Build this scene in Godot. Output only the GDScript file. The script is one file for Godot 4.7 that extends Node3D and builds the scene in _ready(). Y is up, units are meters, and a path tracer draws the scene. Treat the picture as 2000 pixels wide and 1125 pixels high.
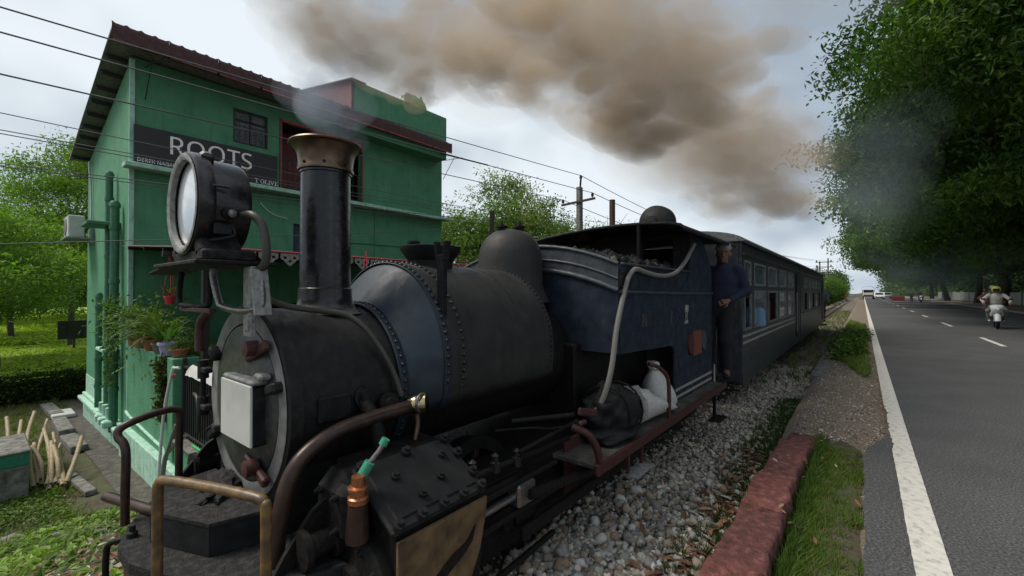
extends Node3D

const CX := -2.3
var rng := RandomNumberGenerator.new()
var M := {}
var org := Vector3.ZERO

# ---------------------------------------------------------------- mesh collector
class MB:
	var v := PackedVector3Array()
	var n := PackedVector3Array()
	var c := PackedColorArray()
	var col := Color.WHITE
	var colored := false
	var xf := Transform3D.IDENTITY

	func tri(a: Vector3, b: Vector3, d: Vector3, na: Vector3, nb: Vector3, nd: Vector3) -> void:
		var f := (b - a).cross(d - a)
		if f.length_squared() < 1e-16:
			return
		if f.dot(na + nb + nd) > 0.0:
			var t := b
			b = d
			d = t
			t = nb
			nb = nd
			nd = t
		v.push_back(xf * a)
		v.push_back(xf * b)
		v.push_back(xf * d)
		n.push_back((xf.basis * na).normalized())
		n.push_back((xf.basis * nb).normalized())
		n.push_back((xf.basis * nd).normalized())
		c.push_back(col)
		c.push_back(col)
		c.push_back(col)

	func quad(a: Vector3, b: Vector3, d: Vector3, e: Vector3, out := Vector3.ZERO) -> void:
		var f := (b - a).cross(d - a)
		if f.length_squared() < 1e-16:
			f = (d - a).cross(e - a)
		f = f.normalized()
		if out != Vector3.ZERO and f.dot(out) < 0.0:
			f = -f
		tri(a, b, d, f, f, f)
		tri(a, d, e, f, f, f)

	func quad_n(a: Vector3, b: Vector3, d: Vector3, e: Vector3, na: Vector3, nb: Vector3, nd: Vector3, ne: Vector3) -> void:
		tri(a, b, d, na, nb, nd)
		tri(a, d, e, na, nd, ne)

	func box(at: Vector3, size: Vector3, bev := 0.0, turn := Basis.IDENTITY) -> void:
		var h := size * 0.5
		var b := minf(bev, minf(h.x, minf(h.y, h.z)) * 0.9)
		var ax := [Vector3.RIGHT, Vector3.UP, Vector3.BACK]
		for i in 3:
			var j := (i + 1) % 3
			var k := (i + 2) % 3
			for s in [-1.0, 1.0]:
				var o: Vector3 = ax[i] * (s * h[i])
				var p: Vector3 = ax[j] * (h[j] - b)
				var q: Vector3 = ax[k] * (h[k] - b)
				quad(at + turn * (o - p - q), at + turn * (o + p - q), at + turn * (o + p + q), at + turn * (o - p + q), turn * (ax[i] * s))
		if b <= 0.0:
			return
		for i in 3:
			var j := (i + 1) % 3
			var k := (i + 2) % 3
			for s in [-1.0, 1.0]:
				for t in [-1.0, 1.0]:
					var e1: Vector3 = ax[i] * (s * h[i]) + ax[j] * (t * (h[j] - b))
					var e2: Vector3 = ax[i] * (s * (h[i] - b)) + ax[j] * (t * h[j])
					var q: Vector3 = ax[k] * (h[k] - b)
					quad(at + turn * (e1 - q), at + turn * (e1 + q), at + turn * (e2 + q), at + turn * (e2 - q), turn * (ax[i] * s + ax[j] * t))
		for s in [-1.0, 1.0]:
			for t in [-1.0, 1.0]:
				for u in [-1.0, 1.0]:
					var nn: Vector3 = (turn * Vector3(s, t, u)).normalized()
					tri(at + turn * Vector3(s * h.x, t * (h.y - b), u * (h.z - b)), at + turn * Vector3(s * (h.x - b), t * h.y, u * (h.z - b)), at + turn * Vector3(s * (h.x - b), t * (h.y - b), u * h.z), nn, nn, nn)

	# a swept tube; r a number or an Array of numbers
	func tube(pts: Array, r, sides := 10, caps := true) -> void:
		var m := pts.size()
		var rings := []
		var norms := []
		var prev := Vector3.ZERO
		for i in m:
			var t: Vector3 = ((pts[mini(i + 1, m - 1)] as Vector3) - (pts[maxi(i - 1, 0)] as Vector3)).normalized()
			if prev == Vector3.ZERO:
				prev = Vector3.UP if absf(t.y) < 0.9 else Vector3.RIGHT
			var x := (prev - t * prev.dot(t)).normalized()
			if x.length() < 0.5:
				x = t.cross(Vector3.RIGHT).normalized()
			prev = x
			var y := t.cross(x)
			var rr: float = r[i] if r is Array else r
			var ring := PackedVector3Array()
			var nr := PackedVector3Array()
			for k in sides + 1:
				var a := TAU * k / sides
				var d := x * cos(a) + y * sin(a)
				nr.push_back(d)
				ring.push_back((pts[i] as Vector3) + d * rr)
			rings.push_back(ring)
			norms.push_back(nr)
		for i in m - 1:
			for k in sides:
				quad_n(rings[i][k], rings[i][k + 1], rings[i + 1][k + 1], rings[i + 1][k], norms[i][k], norms[i][k + 1], norms[i + 1][k + 1], norms[i + 1][k])
		if caps:
			for e in [0, m - 1]:
				var t: Vector3 = ((pts[1] as Vector3) - (pts[0] as Vector3)) if e == 0 else ((pts[m - 2] as Vector3) - (pts[m - 1] as Vector3))
				t = -t.normalized()
				for k in sides:
					tri(pts[e], rings[e][k], rings[e][k + 1], t, t, t)

	# profile: Vector2(radius, height) along local +Y of place
	func lathe(profile: Array, sides: int, place := Transform3D.IDENTITY, a0 := 0.0, a1 := TAU) -> void:
		var m := profile.size()
		var sn := []
		for i in m - 1:
			var d: Vector2 = (profile[i + 1] as Vector2) - (profile[i] as Vector2)
			sn.push_back(Vector2(d.y, -d.x).normalized())
		for i in m - 1:
			var p: Vector2 = profile[i]
			var q: Vector2 = profile[i + 1]
			var np: Vector2 = sn[i]
			var nq: Vector2 = sn[i]
			if i > 0 and (sn[i - 1] as Vector2).dot(sn[i]) > 0.72:
				np = (np + (sn[i - 1] as Vector2)).normalized()
			if i < m - 2 and (sn[i + 1] as Vector2).dot(sn[i]) > 0.72:
				nq = (nq + (sn[i + 1] as Vector2)).normalized()
			for k in sides:
				var a := a0 + (a1 - a0) * k / sides
				var b := a0 + (a1 - a0) * (k + 1) / sides
				var da := Vector3(cos(a), 0, sin(a))
				var db := Vector3(cos(b), 0, sin(b))
				var P := func(d: Vector3, w: Vector2) -> Vector3: return place * (d * w.x + Vector3(0, w.y, 0))
				var N := func(d: Vector3, w: Vector2) -> Vector3: return place.basis * (d * w.x + Vector3(0, w.y, 0))
				quad_n(P.call(da, p), P.call(db, p), P.call(db, q), P.call(da, q), N.call(da, np), N.call(db, np), N.call(db, nq), N.call(da, nq))

	# polygon in local xy of place, thick along local z (0 .. depth)
	func prism(poly: Array, depth: float, place := Transform3D.IDENTITY, sides := true) -> void:
		var pv := PackedVector2Array(poly)
		var t := Geometry2D.triangulate_polygon(pv)
		var nz := place.basis.z.normalized()
		for i in range(0, t.size(), 3):
			for s in 2:
				var z := depth * s
				var nn := nz * (1.0 if (s == 1) == (depth > 0) else -1.0)
				var a := pv[t[i]]
				var b := pv[t[i + 1]]
				var d := pv[t[i + 2]]
				tri(place * Vector3(a.x, a.y, z), place * Vector3(b.x, b.y, z), place * Vector3(d.x, d.y, z), nn, nn, nn)
		if not sides:
			return
		var cw := Geometry2D.is_polygon_clockwise(pv)
		for i in pv.size():
			var a := pv[i]
			var b := pv[(i + 1) % pv.size()]
			var e := b - a
			var o := Vector2(e.y, -e.x) * (-1.0 if cw else 1.0)
			quad(place * Vector3(a.x, a.y, 0), place * Vector3(b.x, b.y, 0), place * Vector3(b.x, b.y, depth), place * Vector3(a.x, a.y, depth), place.basis * Vector3(o.x, o.y, 0))

	# rows of points joined as a smooth sheet
	func sheet(rows: Array, hint: Vector3, closed := false) -> void:
		var m := rows.size()
		var w: int = rows[0].size()
		var nr := []
		for i in m:
			var a := PackedVector3Array()
			for k in w:
				var k0 := (k - 1 + w) % w if closed else maxi(k - 1, 0)
				var k1 := (k + 1) % w if closed else mini(k + 1, w - 1)
				var du: Vector3 = rows[i][k1] - rows[i][k0]
				var dv: Vector3 = rows[mini(i + 1, m - 1)][k] - rows[maxi(i - 1, 0)][k]
				var x := du.cross(dv).normalized()
				a.push_back(x)
			nr.push_back(a)
		# one sign for the whole sheet
		var s := 0.0
		for i in m:
			for k in w:
				if hint == Vector3.ZERO:
					break
				s += (nr[i][k] as Vector3).dot(hint)
		var g := -1.0 if s < 0.0 else 1.0
		for i in m - 1:
			for k in (w if closed else w - 1):
				var k1 := (k + 1) % w
				quad_n(rows[i][k], rows[i][k1], rows[i + 1][k1], rows[i + 1][k], nr[i][k] * g, nr[i][k1] * g, nr[i + 1][k1] * g, nr[i + 1][k] * g)

	# lumpy ellipsoid
	func blob(at: Vector3, r: Vector3, rough: float, nz: FastNoiseLite, seg := 12, turn := Basis.IDENTITY) -> void:
		var rows := []
		for i in seg + 1:
			var th := PI * i / seg
			var row := PackedVector3Array()
			for k in seg * 2:
				var ph := TAU * k / (seg * 2)
				var d := Vector3(sin(th) * cos(ph), cos(th), sin(th) * sin(ph))
				var q := 1.0 + rough * nz.get_noise_3dv(d * 10.0 + at * 37.0)
				row.push_back(at + turn * (d * r * q))
			rows.push_back(row)
		var nr := []
		for i in seg + 1:
			var a := PackedVector3Array()
			for k in seg * 2:
				var du: Vector3 = rows[i][(k + 1) % (seg * 2)] - rows[i][(k - 1 + seg * 2) % (seg * 2)]
				var dv: Vector3 = rows[mini(i + 1, seg)][k] - rows[maxi(i - 1, 0)][k]
				var x := du.cross(dv).normalized()
				var o: Vector3 = rows[i][k] - at
				if x.length() < 0.5:
					x = o.normalized()
				if x.dot(o) < 0.0:
					x = -x
				a.push_back(x)
			nr.push_back(a)
		for i in seg:
			for k in seg * 2:
				var k1 := (k + 1) % (seg * 2)
				quad_n(rows[i][k], rows[i][k1], rows[i + 1][k1], rows[i + 1][k], nr[i][k], nr[i][k1], nr[i + 1][k1], nr[i + 1][k])

	func mesh() -> ArrayMesh:
		var am := ArrayMesh.new()
		if v.size() == 0:
			return am
		var a := []
		a.resize(Mesh.ARRAY_MAX)
		a[Mesh.ARRAY_VERTEX] = v
		a[Mesh.ARRAY_NORMAL] = n
		if colored:
			a[Mesh.ARRAY_COLOR] = c
		am.add_surface_from_arrays(Mesh.PRIMITIVE_TRIANGLES, a)
		return am

# ---------------------------------------------------------------- small helpers
func P(x: float, y: float, d: float) -> Vector3:
	return Vector3(x, y, -d)

func mb() -> MB:
	var b := MB.new()
	b.xf = Transform3D(Basis.IDENTITY, -org)
	return b

func lin(r: float, g: float, b: float) -> Color:
	return Color(r, g, b).linear_to_srgb()

func obj(called: String, b, mat: Material, parent: Node = null) -> MeshInstance3D:
	var o := MeshInstance3D.new()
	o.name = called
	o.mesh = b.mesh() if b is MB else b
	o.material_override = mat
	if parent == null:
		o.position = org
		add_child(o, true)
		number(o, called)
	else:
		parent.add_child(o, true)
		number(o, called)
	return o

var taken := {}
func number(o: Node, called: String) -> void:
	var key := str(o.get_parent().get_instance_id()) + "/" + called
	var k: int = taken.get(key, 0)
	taken[key] = k + 1
	o.name = called if k == 0 else "%s_%03d" % [called, k]

func tag(o: Node, label: String, category: String, group := "") -> Node:
	o.set_meta("label", label)
	o.set_meta("category", category)
	if group != "":
		o.set_meta("group", group)
	return o

func struct(o: Node, label := "") -> Node:
	o.set_meta("kind", "structure")
	if label != "":
		o.set_meta("label", label)
	return o

func stuff(o: Node, label := "", category := "") -> Node:
	o.set_meta("kind", "stuff")
	if label != "":
		o.set_meta("label", label)
	if category != "":
		o.set_meta("category", category)
	return o

func thing(called: String, label: String, category: String, at := Vector3.ZERO, group := "") -> Node3D:
	var o := Node3D.new()
	o.name = called
	add_child(o, true)
	number(o, called)
	o.position = at
	org = at
	tag(o, label, category, group)
	return o

func copy(o: Node3D, label: String, at: Vector3, turn := 0.0, group := "") -> Node3D:
	var r: Node3D = o.duplicate()
	add_child(r, true)
	number(r, str(o.name).rstrip("0123456789").rstrip("_"))
	r.position = at
	r.rotation.y = turn
	r.set_meta("label", label)
	if group != "":
		r.set_meta("group", group)
	return r

func curve(pts: Array, steps := 6) -> Array:
	var out := []
	var m := pts.size()
	for i in m - 1:
		var a: Vector3 = pts[maxi(i - 1, 0)]
		var b: Vector3 = pts[i]
		var d: Vector3 = pts[i + 1]
		var e: Vector3 = pts[mini(i + 2, m - 1)]
		for k in steps:
			out.push_back(b.cubic_interpolate(d, a, e, float(k) / steps))
	out.push_back(pts[m - 1])
	return out

func axis_place(at: Vector3, dir: Vector3) -> Transform3D:   # local +Y along dir
	var y := dir.normalized()
	var x := y.cross(Vector3.UP if absf(y.y) < 0.9 else Vector3.RIGHT).normalized()
	return Transform3D(Basis(x, y, x.cross(y)), at)

func bolt(at: Vector3, dir: Vector3, r: float, h: float, sides := 6) -> MB:
	var b := mb()
	b.lathe([Vector2(r, 0), Vector2(r, h * 0.6), Vector2(r * 0.6, h * 0.65), Vector2(r * 0.55, h), Vector2(0, h)], sides, axis_place(at, dir))
	return b

func gnoise(sd: int, fr: float, oct := 4) -> FastNoiseLite:
	var n := FastNoiseLite.new()
	n.seed = sd
	n.frequency = fr
	n.fractal_octaves = oct
	return n

func ntex(sd: int, fr: float, oct: int, stops: Array, size := 384, normal := 0.0, type := FastNoiseLite.TYPE_SIMPLEX_SMOOTH) -> NoiseTexture2D:
	var t := NoiseTexture2D.new()
	t.width = size
	t.height = size
	t.seamless = true
	var n := gnoise(sd, fr, oct)
	n.noise_type = type
	t.noise = n
	if normal > 0.0:
		t.as_normal_map = true
		t.bump_strength = normal
	else:
		var g := Gradient.new()
		var of := PackedFloat32Array()
		var co := PackedColorArray()
		for s in stops:
			of.push_back(s[0])
			co.push_back((s[1] as Color).linear_to_srgb())
		g.offsets = of
		g.colors = co
		t.color_ramp = g
	return t

func plain(r: float, g: float, b: float, rough := 0.7, metal := 0.0) -> StandardMaterial3D:
	var m := StandardMaterial3D.new()
	m.albedo_color = lin(r, g, b)
	m.roughness = rough
	m.metallic = metal
	return m

# a surface whose colour wanders between stops over the given metres, with fine relief
func worn(sd: int, metres: float, fr: float, stops: Array, rough: float, bump := 0.0, bump_tex: Texture2D = null, metal := 0.0) -> StandardMaterial3D:
	var m := StandardMaterial3D.new()
	m.albedo_texture = ntex(sd, fr, 5, stops)
	m.uv1_triplanar = true
	m.uv1_world_triplanar = true
	m.uv1_scale = Vector3.ONE / metres
	m.roughness = rough
	m.metallic = metal
	if bump > 0.0:
		m.normal_enabled = true
		m.normal_scale = bump
		m.normal_texture = bump_tex if bump_tex else M.relief
	return m

# ---------------------------------------------------------------- bodies: tapered capsules joined smoothly, meshed as surface nets
func flesh(b: MB, bones: Array, cell: float, k: float, place := Transform3D.IDENTITY) -> void:
	var lo := Vector3(1e9, 1e9, 1e9)
	var hi := -lo
	for e in bones:
		var r: float = maxf(e[2], e[3]) + cell * 3.0
		for j in 2:
			lo = lo.min((e[j] as Vector3) - Vector3(r, r, r))
			hi = hi.max((e[j] as Vector3) + Vector3(r, r, r))
	var nx := int((hi.x - lo.x) / cell) + 2
	var ny := int((hi.y - lo.y) / cell) + 2
	var nz := int((hi.z - lo.z) / cell) + 2
	var f := PackedFloat32Array()
	f.resize(nx * ny * nz)
	f.fill(1000.0)
	for e in bones:
		var a: Vector3 = e[0]
		var d: Vector3 = (e[1] as Vector3) - a
		var ra: float = e[2]
		var rb: float = e[3]
		var fl: Vector3 = e[4] if e.size() > 4 else Vector3.ONE   # squash: distances divided by this along x,y,z
		var dd := maxf((d / fl).length_squared(), 1e-9)
		var ex := maxf(ra, rb) * maxf(fl.x, maxf(fl.y, fl.z)) + k + cell * 2.0
		var p0 := a.min(e[1]) - Vector3(ex, ex, ex) - lo
		var p1 := a.max(e[1]) + Vector3(ex, ex, ex) - lo
		for z in range(maxi(0, int(p0.z / cell)), mini(nz - 1, int(p1.z / cell) + 1) + 1):
			for y in range(maxi(0, int(p0.y / cell)), mini(ny - 1, int(p1.y / cell) + 1) + 1):
				var row := (z * ny + y) * nx
				for x in range(maxi(0, int(p0.x / cell)), mini(nx - 1, int(p1.x / cell) + 1) + 1):
					var q := (lo + Vector3(x, y, z) * cell - a) / fl
					var t := clampf(q.dot(d / fl) / dd, 0.0, 1.0)
					var s := (q - d / fl * t).length() - (ra + (rb - ra) * t)
					var o := f[row + x]
					var h := maxf(k - absf(o - s), 0.0) / k
					f[row + x] = minf(o, s) - h * h * k * 0.25
	var at := {}
	var corner := [0, 1, nx, nx + 1, nx * ny, nx * ny + 1, nx * ny + nx, nx * ny + nx + 1]
	var off := [Vector3(0, 0, 0), Vector3(1, 0, 0), Vector3(0, 1, 0), Vector3(1, 1, 0), Vector3(0, 0, 1), Vector3(1, 0, 1), Vector3(0, 1, 1), Vector3(1, 1, 1)]
	var edges := [[0, 1], [2, 3], [4, 5], [6, 7], [0, 2], [1, 3], [4, 6], [5, 7], [0, 4], [1, 5], [2, 6], [3, 7]]
	var pos := {}
	var nor := {}
	for z in nz - 1:
		for y in ny - 1:
			for x in nx - 1:
				var i := (z * ny + y) * nx + x
				var v0 := f[i]
				if absf(v0) > cell * 2.5:
					continue
				var inside := 0
				for q in 8:
					if f[i + corner[q]] < 0.0:
						inside += 1
				if inside == 0 or inside == 8:
					continue
				var sum := Vector3.ZERO
				var cnt := 0
				for e in edges:
					var fa := f[i + corner[e[0]]]
					var fb := f[i + corner[e[1]]]
					if (fa < 0.0) != (fb < 0.0):
						sum += (off[e[0]] as Vector3).lerp(off[e[1]], fa / (fa - fb))
						cnt += 1
				pos[i] = place * (lo + (Vector3(x, y, z) + sum / cnt) * cell)
				var g := Vector3.ZERO
				for q in 8:
					g += ((off[q] as Vector3) - Vector3(0.5, 0.5, 0.5)) * f[i + corner[q]]
				nor[i] = (place.basis * g).normalized()
	var st := [1, nx, nx * ny]
	for i in pos:
		for ax in 3:
			var j: int = i + st[ax]
			if (f[i] < 0.0) == (f[j] < 0.0):
				continue
			var u: int = st[(ax + 1) % 3]
			var w: int = st[(ax + 2) % 3]
			if pos.has(i - u) and pos.has(i - w) and pos.has(i - u - w):
				b.quad_n(pos[i], pos[i - u], pos[i - u - w], pos[i - w], nor[i], nor[i - u], nor[i - u - w], nor[i - w])

# ---------------------------------------------------------------- materials
func make_materials() -> void:
	M.relief = ntex(11, 0.03, 5, [], 384, 3.0)
	M.relief_fine = ntex(12, 0.09, 4, [], 384, 5.0)
	M.relief_cell = ntex(13, 0.05, 3, [], 384, 5.0, FastNoiseLite.TYPE_CELLULAR)
	var k := func(a: float, b: float, d: float) -> Color: return Color(a, b, d)
	M.black = worn(21, 0.9, 0.02, [[0, k.call(0.006, 0.006, 0.0065)], [0.5, k.call(0.011, 0.011, 0.012)], [0.8, k.call(0.017, 0.0165, 0.0165)], [1, k.call(0.03, 0.028, 0.026)]], 0.5, 0.25)
	M.black_gloss = worn(22, 0.6, 0.02, [[0.0, k.call(0.005, 0.005, 0.006)], [0.7, k.call(0.012, 0.012, 0.014)], [1.0, k.call(0.03, 0.03, 0.032)]], 0.22, 0.18)
	M.soot = worn(23, 0.5, 0.03, [[0, k.call(0.009, 0.009, 0.009)], [0.5, k.call(0.02, 0.0195, 0.019)], [1, k.call(0.048, 0.044, 0.04)]], 0.85, 0.5, M.relief_fine)
	M.grime = worn(24, 0.4, 0.03, [[0, k.call(0.004, 0.0035, 0.0035)], [0.55, k.call(0.008, 0.007, 0.0065)], [0.85, k.call(0.016, 0.012, 0.01)], [1, k.call(0.035, 0.022, 0.016)]], 0.6, 0.45)
	M.tank = worn(25, 1.6, 0.018, [[0, k.call(0.024, 0.024, 0.024)], [0.5, k.call(0.032, 0.032, 0.031)], [0.85, k.call(0.039, 0.038, 0.036)], [1, k.call(0.055, 0.052, 0.047)]], 0.55, 0.12)
	M.smokebox = worn(26, 0.8, 0.025, [[0, k.call(0.009, 0.009, 0.009)], [0.5, k.call(0.016, 0.0155, 0.015)], [0.85, k.call(0.024, 0.023, 0.022)], [1, k.call(0.05, 0.046, 0.042)]], 0.45, 0.3)
	M.blue = worn(27, 1.1, 0.02, [[0, k.call(0.01, 0.018, 0.027)], [0.5, k.call(0.0155, 0.0265, 0.04)], [0.85, k.call(0.02, 0.033, 0.048)], [1, k.call(0.035, 0.04, 0.043)]], 0.36, 0.14)
	M.navy = worn(28, 1.3, 0.02, [[0, k.call(0.012, 0.018, 0.028)], [0.5, k.call(0.019, 0.028, 0.045)], [0.85, k.call(0.027, 0.037, 0.054)], [1, k.call(0.055, 0.05, 0.045)]], 0.46, 0.14)
	M.slate = worn(29, 1.0, 0.02, [[0, k.call(0.028, 0.035, 0.043)], [0.5, k.call(0.046, 0.056, 0.068)], [1, k.call(0.07, 0.075, 0.08)]], 0.45, 0.14)
	M.oxide = worn(30, 0.5, 0.03, [[0, k.call(0.018, 0.006, 0.0055)], [0.5, k.call(0.055, 0.014, 0.012)], [0.85, k.call(0.085, 0.022, 0.018)], [1, k.call(0.07, 0.042, 0.032)]], 0.6, 0.35)
	M.rust_rail = worn(31, 0.3, 0.04, [[0.0, k.call(0.03, 0.014, 0.009)], [0.45, k.call(0.07, 0.035, 0.022)], [0.75, k.call(0.16, 0.11, 0.08)], [1.0, k.call(0.26, 0.22, 0.18)]], 0.38, 0.3, null, 0.45)
	M.pipe_brown = worn(80, 0.8, 0.02, [[0.0, k.call(0.02, 0.012, 0.010)], [0.5, k.call(0.045, 0.025, 0.018)], [1.0, k.call(0.085, 0.055, 0.04)]], 0.36, 0.15, null, 0.3)
	M.yellow_rust = worn(32, 0.5, 0.02, [[0, k.call(0.04, 0.026, 0.016)], [0.4, k.call(0.085, 0.052, 0.026)], [0.7, k.call(0.16, 0.095, 0.03)], [1, k.call(0.22, 0.13, 0.035)]], 0.4, 0.3)
	M.ochre = worn(33, 1.1, 0.02, [[0, k.call(0.04, 0.025, 0.014)], [0.3, k.call(0.085, 0.052, 0.024)], [0.55, k.call(0.13, 0.082, 0.036)], [0.8, k.call(0.165, 0.105, 0.045)], [1, k.call(0.09, 0.055, 0.03)]], 0.65, 0.3)
	M.copper = worn(34, 0.12, 0.04, [[0.0, k.call(0.12, 0.045, 0.02)], [0.5, k.call(0.42, 0.17, 0.08)], [1.0, k.call(0.6, 0.28, 0.15)]], 0.38, 0.2, null, 0.8)
	M.copper_old = worn(35, 0.7, 0.02, [[0, k.call(0.06, 0.042, 0.03)], [0.5, k.call(0.13, 0.09, 0.062)], [1, k.call(0.22, 0.16, 0.11)]], 0.38, 0.08, null, 0.9)
	M.brass = plain(0.5, 0.42, 0.24, 0.2, 1.0)
	M.steel = worn(36, 0.2, 0.03, [[0.0, k.call(0.1, 0.095, 0.09)], [1.0, k.call(0.34, 0.33, 0.31)]], 0.35, 0.2, null, 0.8)
	M.grey_paint = worn(37, 0.5, 0.03, [[0.0, k.call(0.08, 0.082, 0.08)], [0.4, k.call(0.2, 0.2, 0.19)], [1.0, k.call(0.33, 0.33, 0.31)]], 0.5, 0.15)
	M.door_grey = worn(38, 0.5, 0.03, [[0, k.call(0.018, 0.0185, 0.018)], [0.5, k.call(0.042, 0.0425, 0.041)], [1, k.call(0.075, 0.075, 0.07)]], 0.42, 0.2)
	M.white_paint = worn(39, 1.6, 0.02, [[0, k.call(0.42, 0.42, 0.4)], [0.5, k.call(0.5, 0.5, 0.475)], [1, k.call(0.54, 0.54, 0.515)]], 0.55)
	M.cream = worn(40, 0.7, 0.03, [[0.0, k.call(0.18, 0.17, 0.15)], [1.0, k.call(0.42, 0.4, 0.35)]], 0.6)
	M.hose_grey = worn(41, 0.15, 0.05, [[0.0, k.call(0.1, 0.095, 0.085)], [1.0, k.call(0.3, 0.285, 0.26)]], 0.6, 0.2)
	M.hose_dark = worn(42, 0.1, 0.05, [[0.0, k.call(0.02, 0.02, 0.017)], [1.0, k.call(0.09, 0.085, 0.065)]], 0.5, 0.3)
	for nm in ["black", "grime", "soot", "smokebox", "tank", "navy"]:
		M[nm].metallic_specular = 0.34
	M.coal = plain(0.014, 0.014, 0.016, 0.32)
	M.lens = StandardMaterial3D.new()
	M.lens.albedo_color = lin(0.74, 0.76, 0.78)
	M.lens.metallic = 0.55
	M.lens.roughness = 0.12
	M.lens.clearcoat_enabled = true
	M.pane = StandardMaterial3D.new()
	M.pane.albedo_color = Color(0.5, 0.56, 0.58, 0.22)
	M.pane.transparency = BaseMaterial3D.TRANSPARENCY_ALPHA
	M.pane.roughness = 0.04
	# the house
	M.green = worn(50, 3.2, 0.012, [[0, k.call(0.06, 0.2, 0.105)], [0.35, k.call(0.072, 0.245, 0.13)], [0.7, k.call(0.078, 0.262, 0.14)], [1, k.call(0.1, 0.285, 0.165)]], 0.75, 0.14, M.relief_fine)
	M.green_pipe = worn(51, 1.5, 0.02, [[0, k.call(0.03, 0.12, 0.062)], [0.6, k.call(0.042, 0.16, 0.085)], [1, k.call(0.07, 0.21, 0.125)]], 0.5, 0.1)
	M.mint = worn(52, 2.0, 0.02, [[0.0, k.call(0.2, 0.36, 0.28)], [0.4, k.call(0.34, 0.56, 0.44)], [1.0, k.call(0.42, 0.64, 0.52)]], 0.75, 0.14, M.relief_fine)
	M.roof_red = worn(53, 1.2, 0.02, [[0, k.call(0.03, 0.009, 0.009)], [0.5, k.call(0.062, 0.015, 0.015)], [1, k.call(0.095, 0.026, 0.025)]], 0.6, 0.15)
	M.red_trim = plain(0.42, 0.06, 0.075, 0.5)
	M.zinc = worn(54, 0.9, 0.02, [[0.0, k.call(0.1, 0.1, 0.098)], [0.5, k.call(0.17, 0.17, 0.165)], [1.0, k.call(0.24, 0.235, 0.22)]], 0.55, 0.1)
	M.iron = worn(55, 0.5, 0.03, [[0.0, k.call(0.008, 0.008, 0.009)], [1.0, k.call(0.03, 0.028, 0.027)]], 0.5, 0.1)
	M.sign = plain(0.022, 0.021, 0.023, 0.55)
	M.sign_white = plain(0.88, 0.87, 0.84, 0.5)
	M.pink_wall = worn(56, 1.4, 0.02, [[0.0, k.call(0.13, 0.035, 0.04)], [1.0, k.call(0.24, 0.075, 0.075)]], 0.7, 0.1)
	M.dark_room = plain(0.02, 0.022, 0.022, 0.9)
	M.door_blue = worn(57, 0.8, 0.02, [[0.0, k.call(0.012, 0.022, 0.05)], [1.0, k.call(0.028, 0.05, 0.1)]], 0.5)
	M.concrete = worn(58, 1.5, 0.02, [[0.0, k.call(0.07, 0.066, 0.058)], [0.5, k.call(0.16, 0.152, 0.138)], [1.0, k.call(0.27, 0.26, 0.24)]], 0.9, 0.5, M.relief_fine)
	M.wet_concrete = worn(59, 1.8, 0.02, [[0.0, k.call(0.025, 0.022, 0.018)], [0.5, k.call(0.06, 0.052, 0.044)], [1.0, k.call(0.12, 0.108, 0.09)]], 0.75, 0.4, M.relief_fine)
	M.terracotta = worn(60, 0.3, 0.03, [[0.0, k.call(0.2, 0.07, 0.035)], [1.0, k.call(0.4, 0.17, 0.09)]], 0.85, 0.2)
	M.bamboo = worn(61, 0.5, 0.03, [[0.0, k.call(0.12, 0.085, 0.05)], [0.5, k.call(0.34, 0.26, 0.16)], [1.0, k.call(0.5, 0.41, 0.27)]], 0.65, 0.25)
	# ground
	M.earth = worn(70, 2.4, 0.015, [[0.0, k.call(0.035, 0.026, 0.018)], [0.35, k.call(0.075, 0.058, 0.04)], [0.6, k.call(0.06, 0.075, 0.028)], [1.0, k.call(0.11, 0.095, 0.06)]], 0.95, 0.7, M.relief_fine)
	M.dirt = worn(71, 0.6, 0.06, [[0.0, k.call(0.08, 0.06, 0.045)], [0.5, k.call(0.17, 0.135, 0.1)], [1.0, k.call(0.29, 0.245, 0.195)]], 0.95, 0.8, M.relief_fine)
	M.asphalt = worn(72, 0.9, 0.11, [[0.0, k.call(0.02, 0.02, 0.021)], [0.38, k.call(0.062, 0.062, 0.064)], [0.6, k.call(0.09, 0.09, 0.091)], [0.78, k.call(0.14, 0.139, 0.136)], [1.0, k.call(0.34, 0.335, 0.32)]], 0.85, 0.5, M.relief_fine)
	M.asphalt.detail_enabled = true
	M.asphalt.detail_albedo = ntex(73, 0.012, 4, [[0.0, Color(0.72, 0.72, 0.72)], [0.5, Color(0.88, 0.88, 0.88)], [1.0, Color(1, 1, 1)]], 512)
	M.asphalt.uv2_triplanar = true
	M.asphalt.uv2_world_triplanar = true
	M.asphalt.uv2_scale = Vector3.ONE / 7.0
	M.asphalt.detail_blend_mode = BaseMaterial3D.BLEND_MODE_MUL
	M.asphalt.detail_uv_layer = BaseMaterial3D.DETAIL_UV_2
	M.line = worn(74, 0.9, 0.03, [[0, k.call(0.2, 0.19, 0.17)], [0.22, k.call(0.4, 0.385, 0.35)], [0.4, k.call(0.53, 0.51, 0.465)], [1, k.call(0.62, 0.6, 0.55)]], 0.85, 0.25, M.relief_fine)
	M.kerb = worn(75, 0.9, 0.028, [[0.0, k.call(0.075, 0.032, 0.026)], [0.35, k.call(0.135, 0.047, 0.04)], [0.65, k.call(0.19, 0.064, 0.055)], [0.85, k.call(0.25, 0.1, 0.085)], [1.0, k.call(0.36, 0.24, 0.2)]], 0.9, 0.9, M.relief_fine)
	M.ballast = worn(76, 0.45, 0.09, [[0.0, k.call(0.03, 0.026, 0.021)], [0.5, k.call(0.14, 0.122, 0.1)], [1.0, k.call(0.3, 0.27, 0.225)]], 0.95, 1.2, M.relief_cell)
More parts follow.
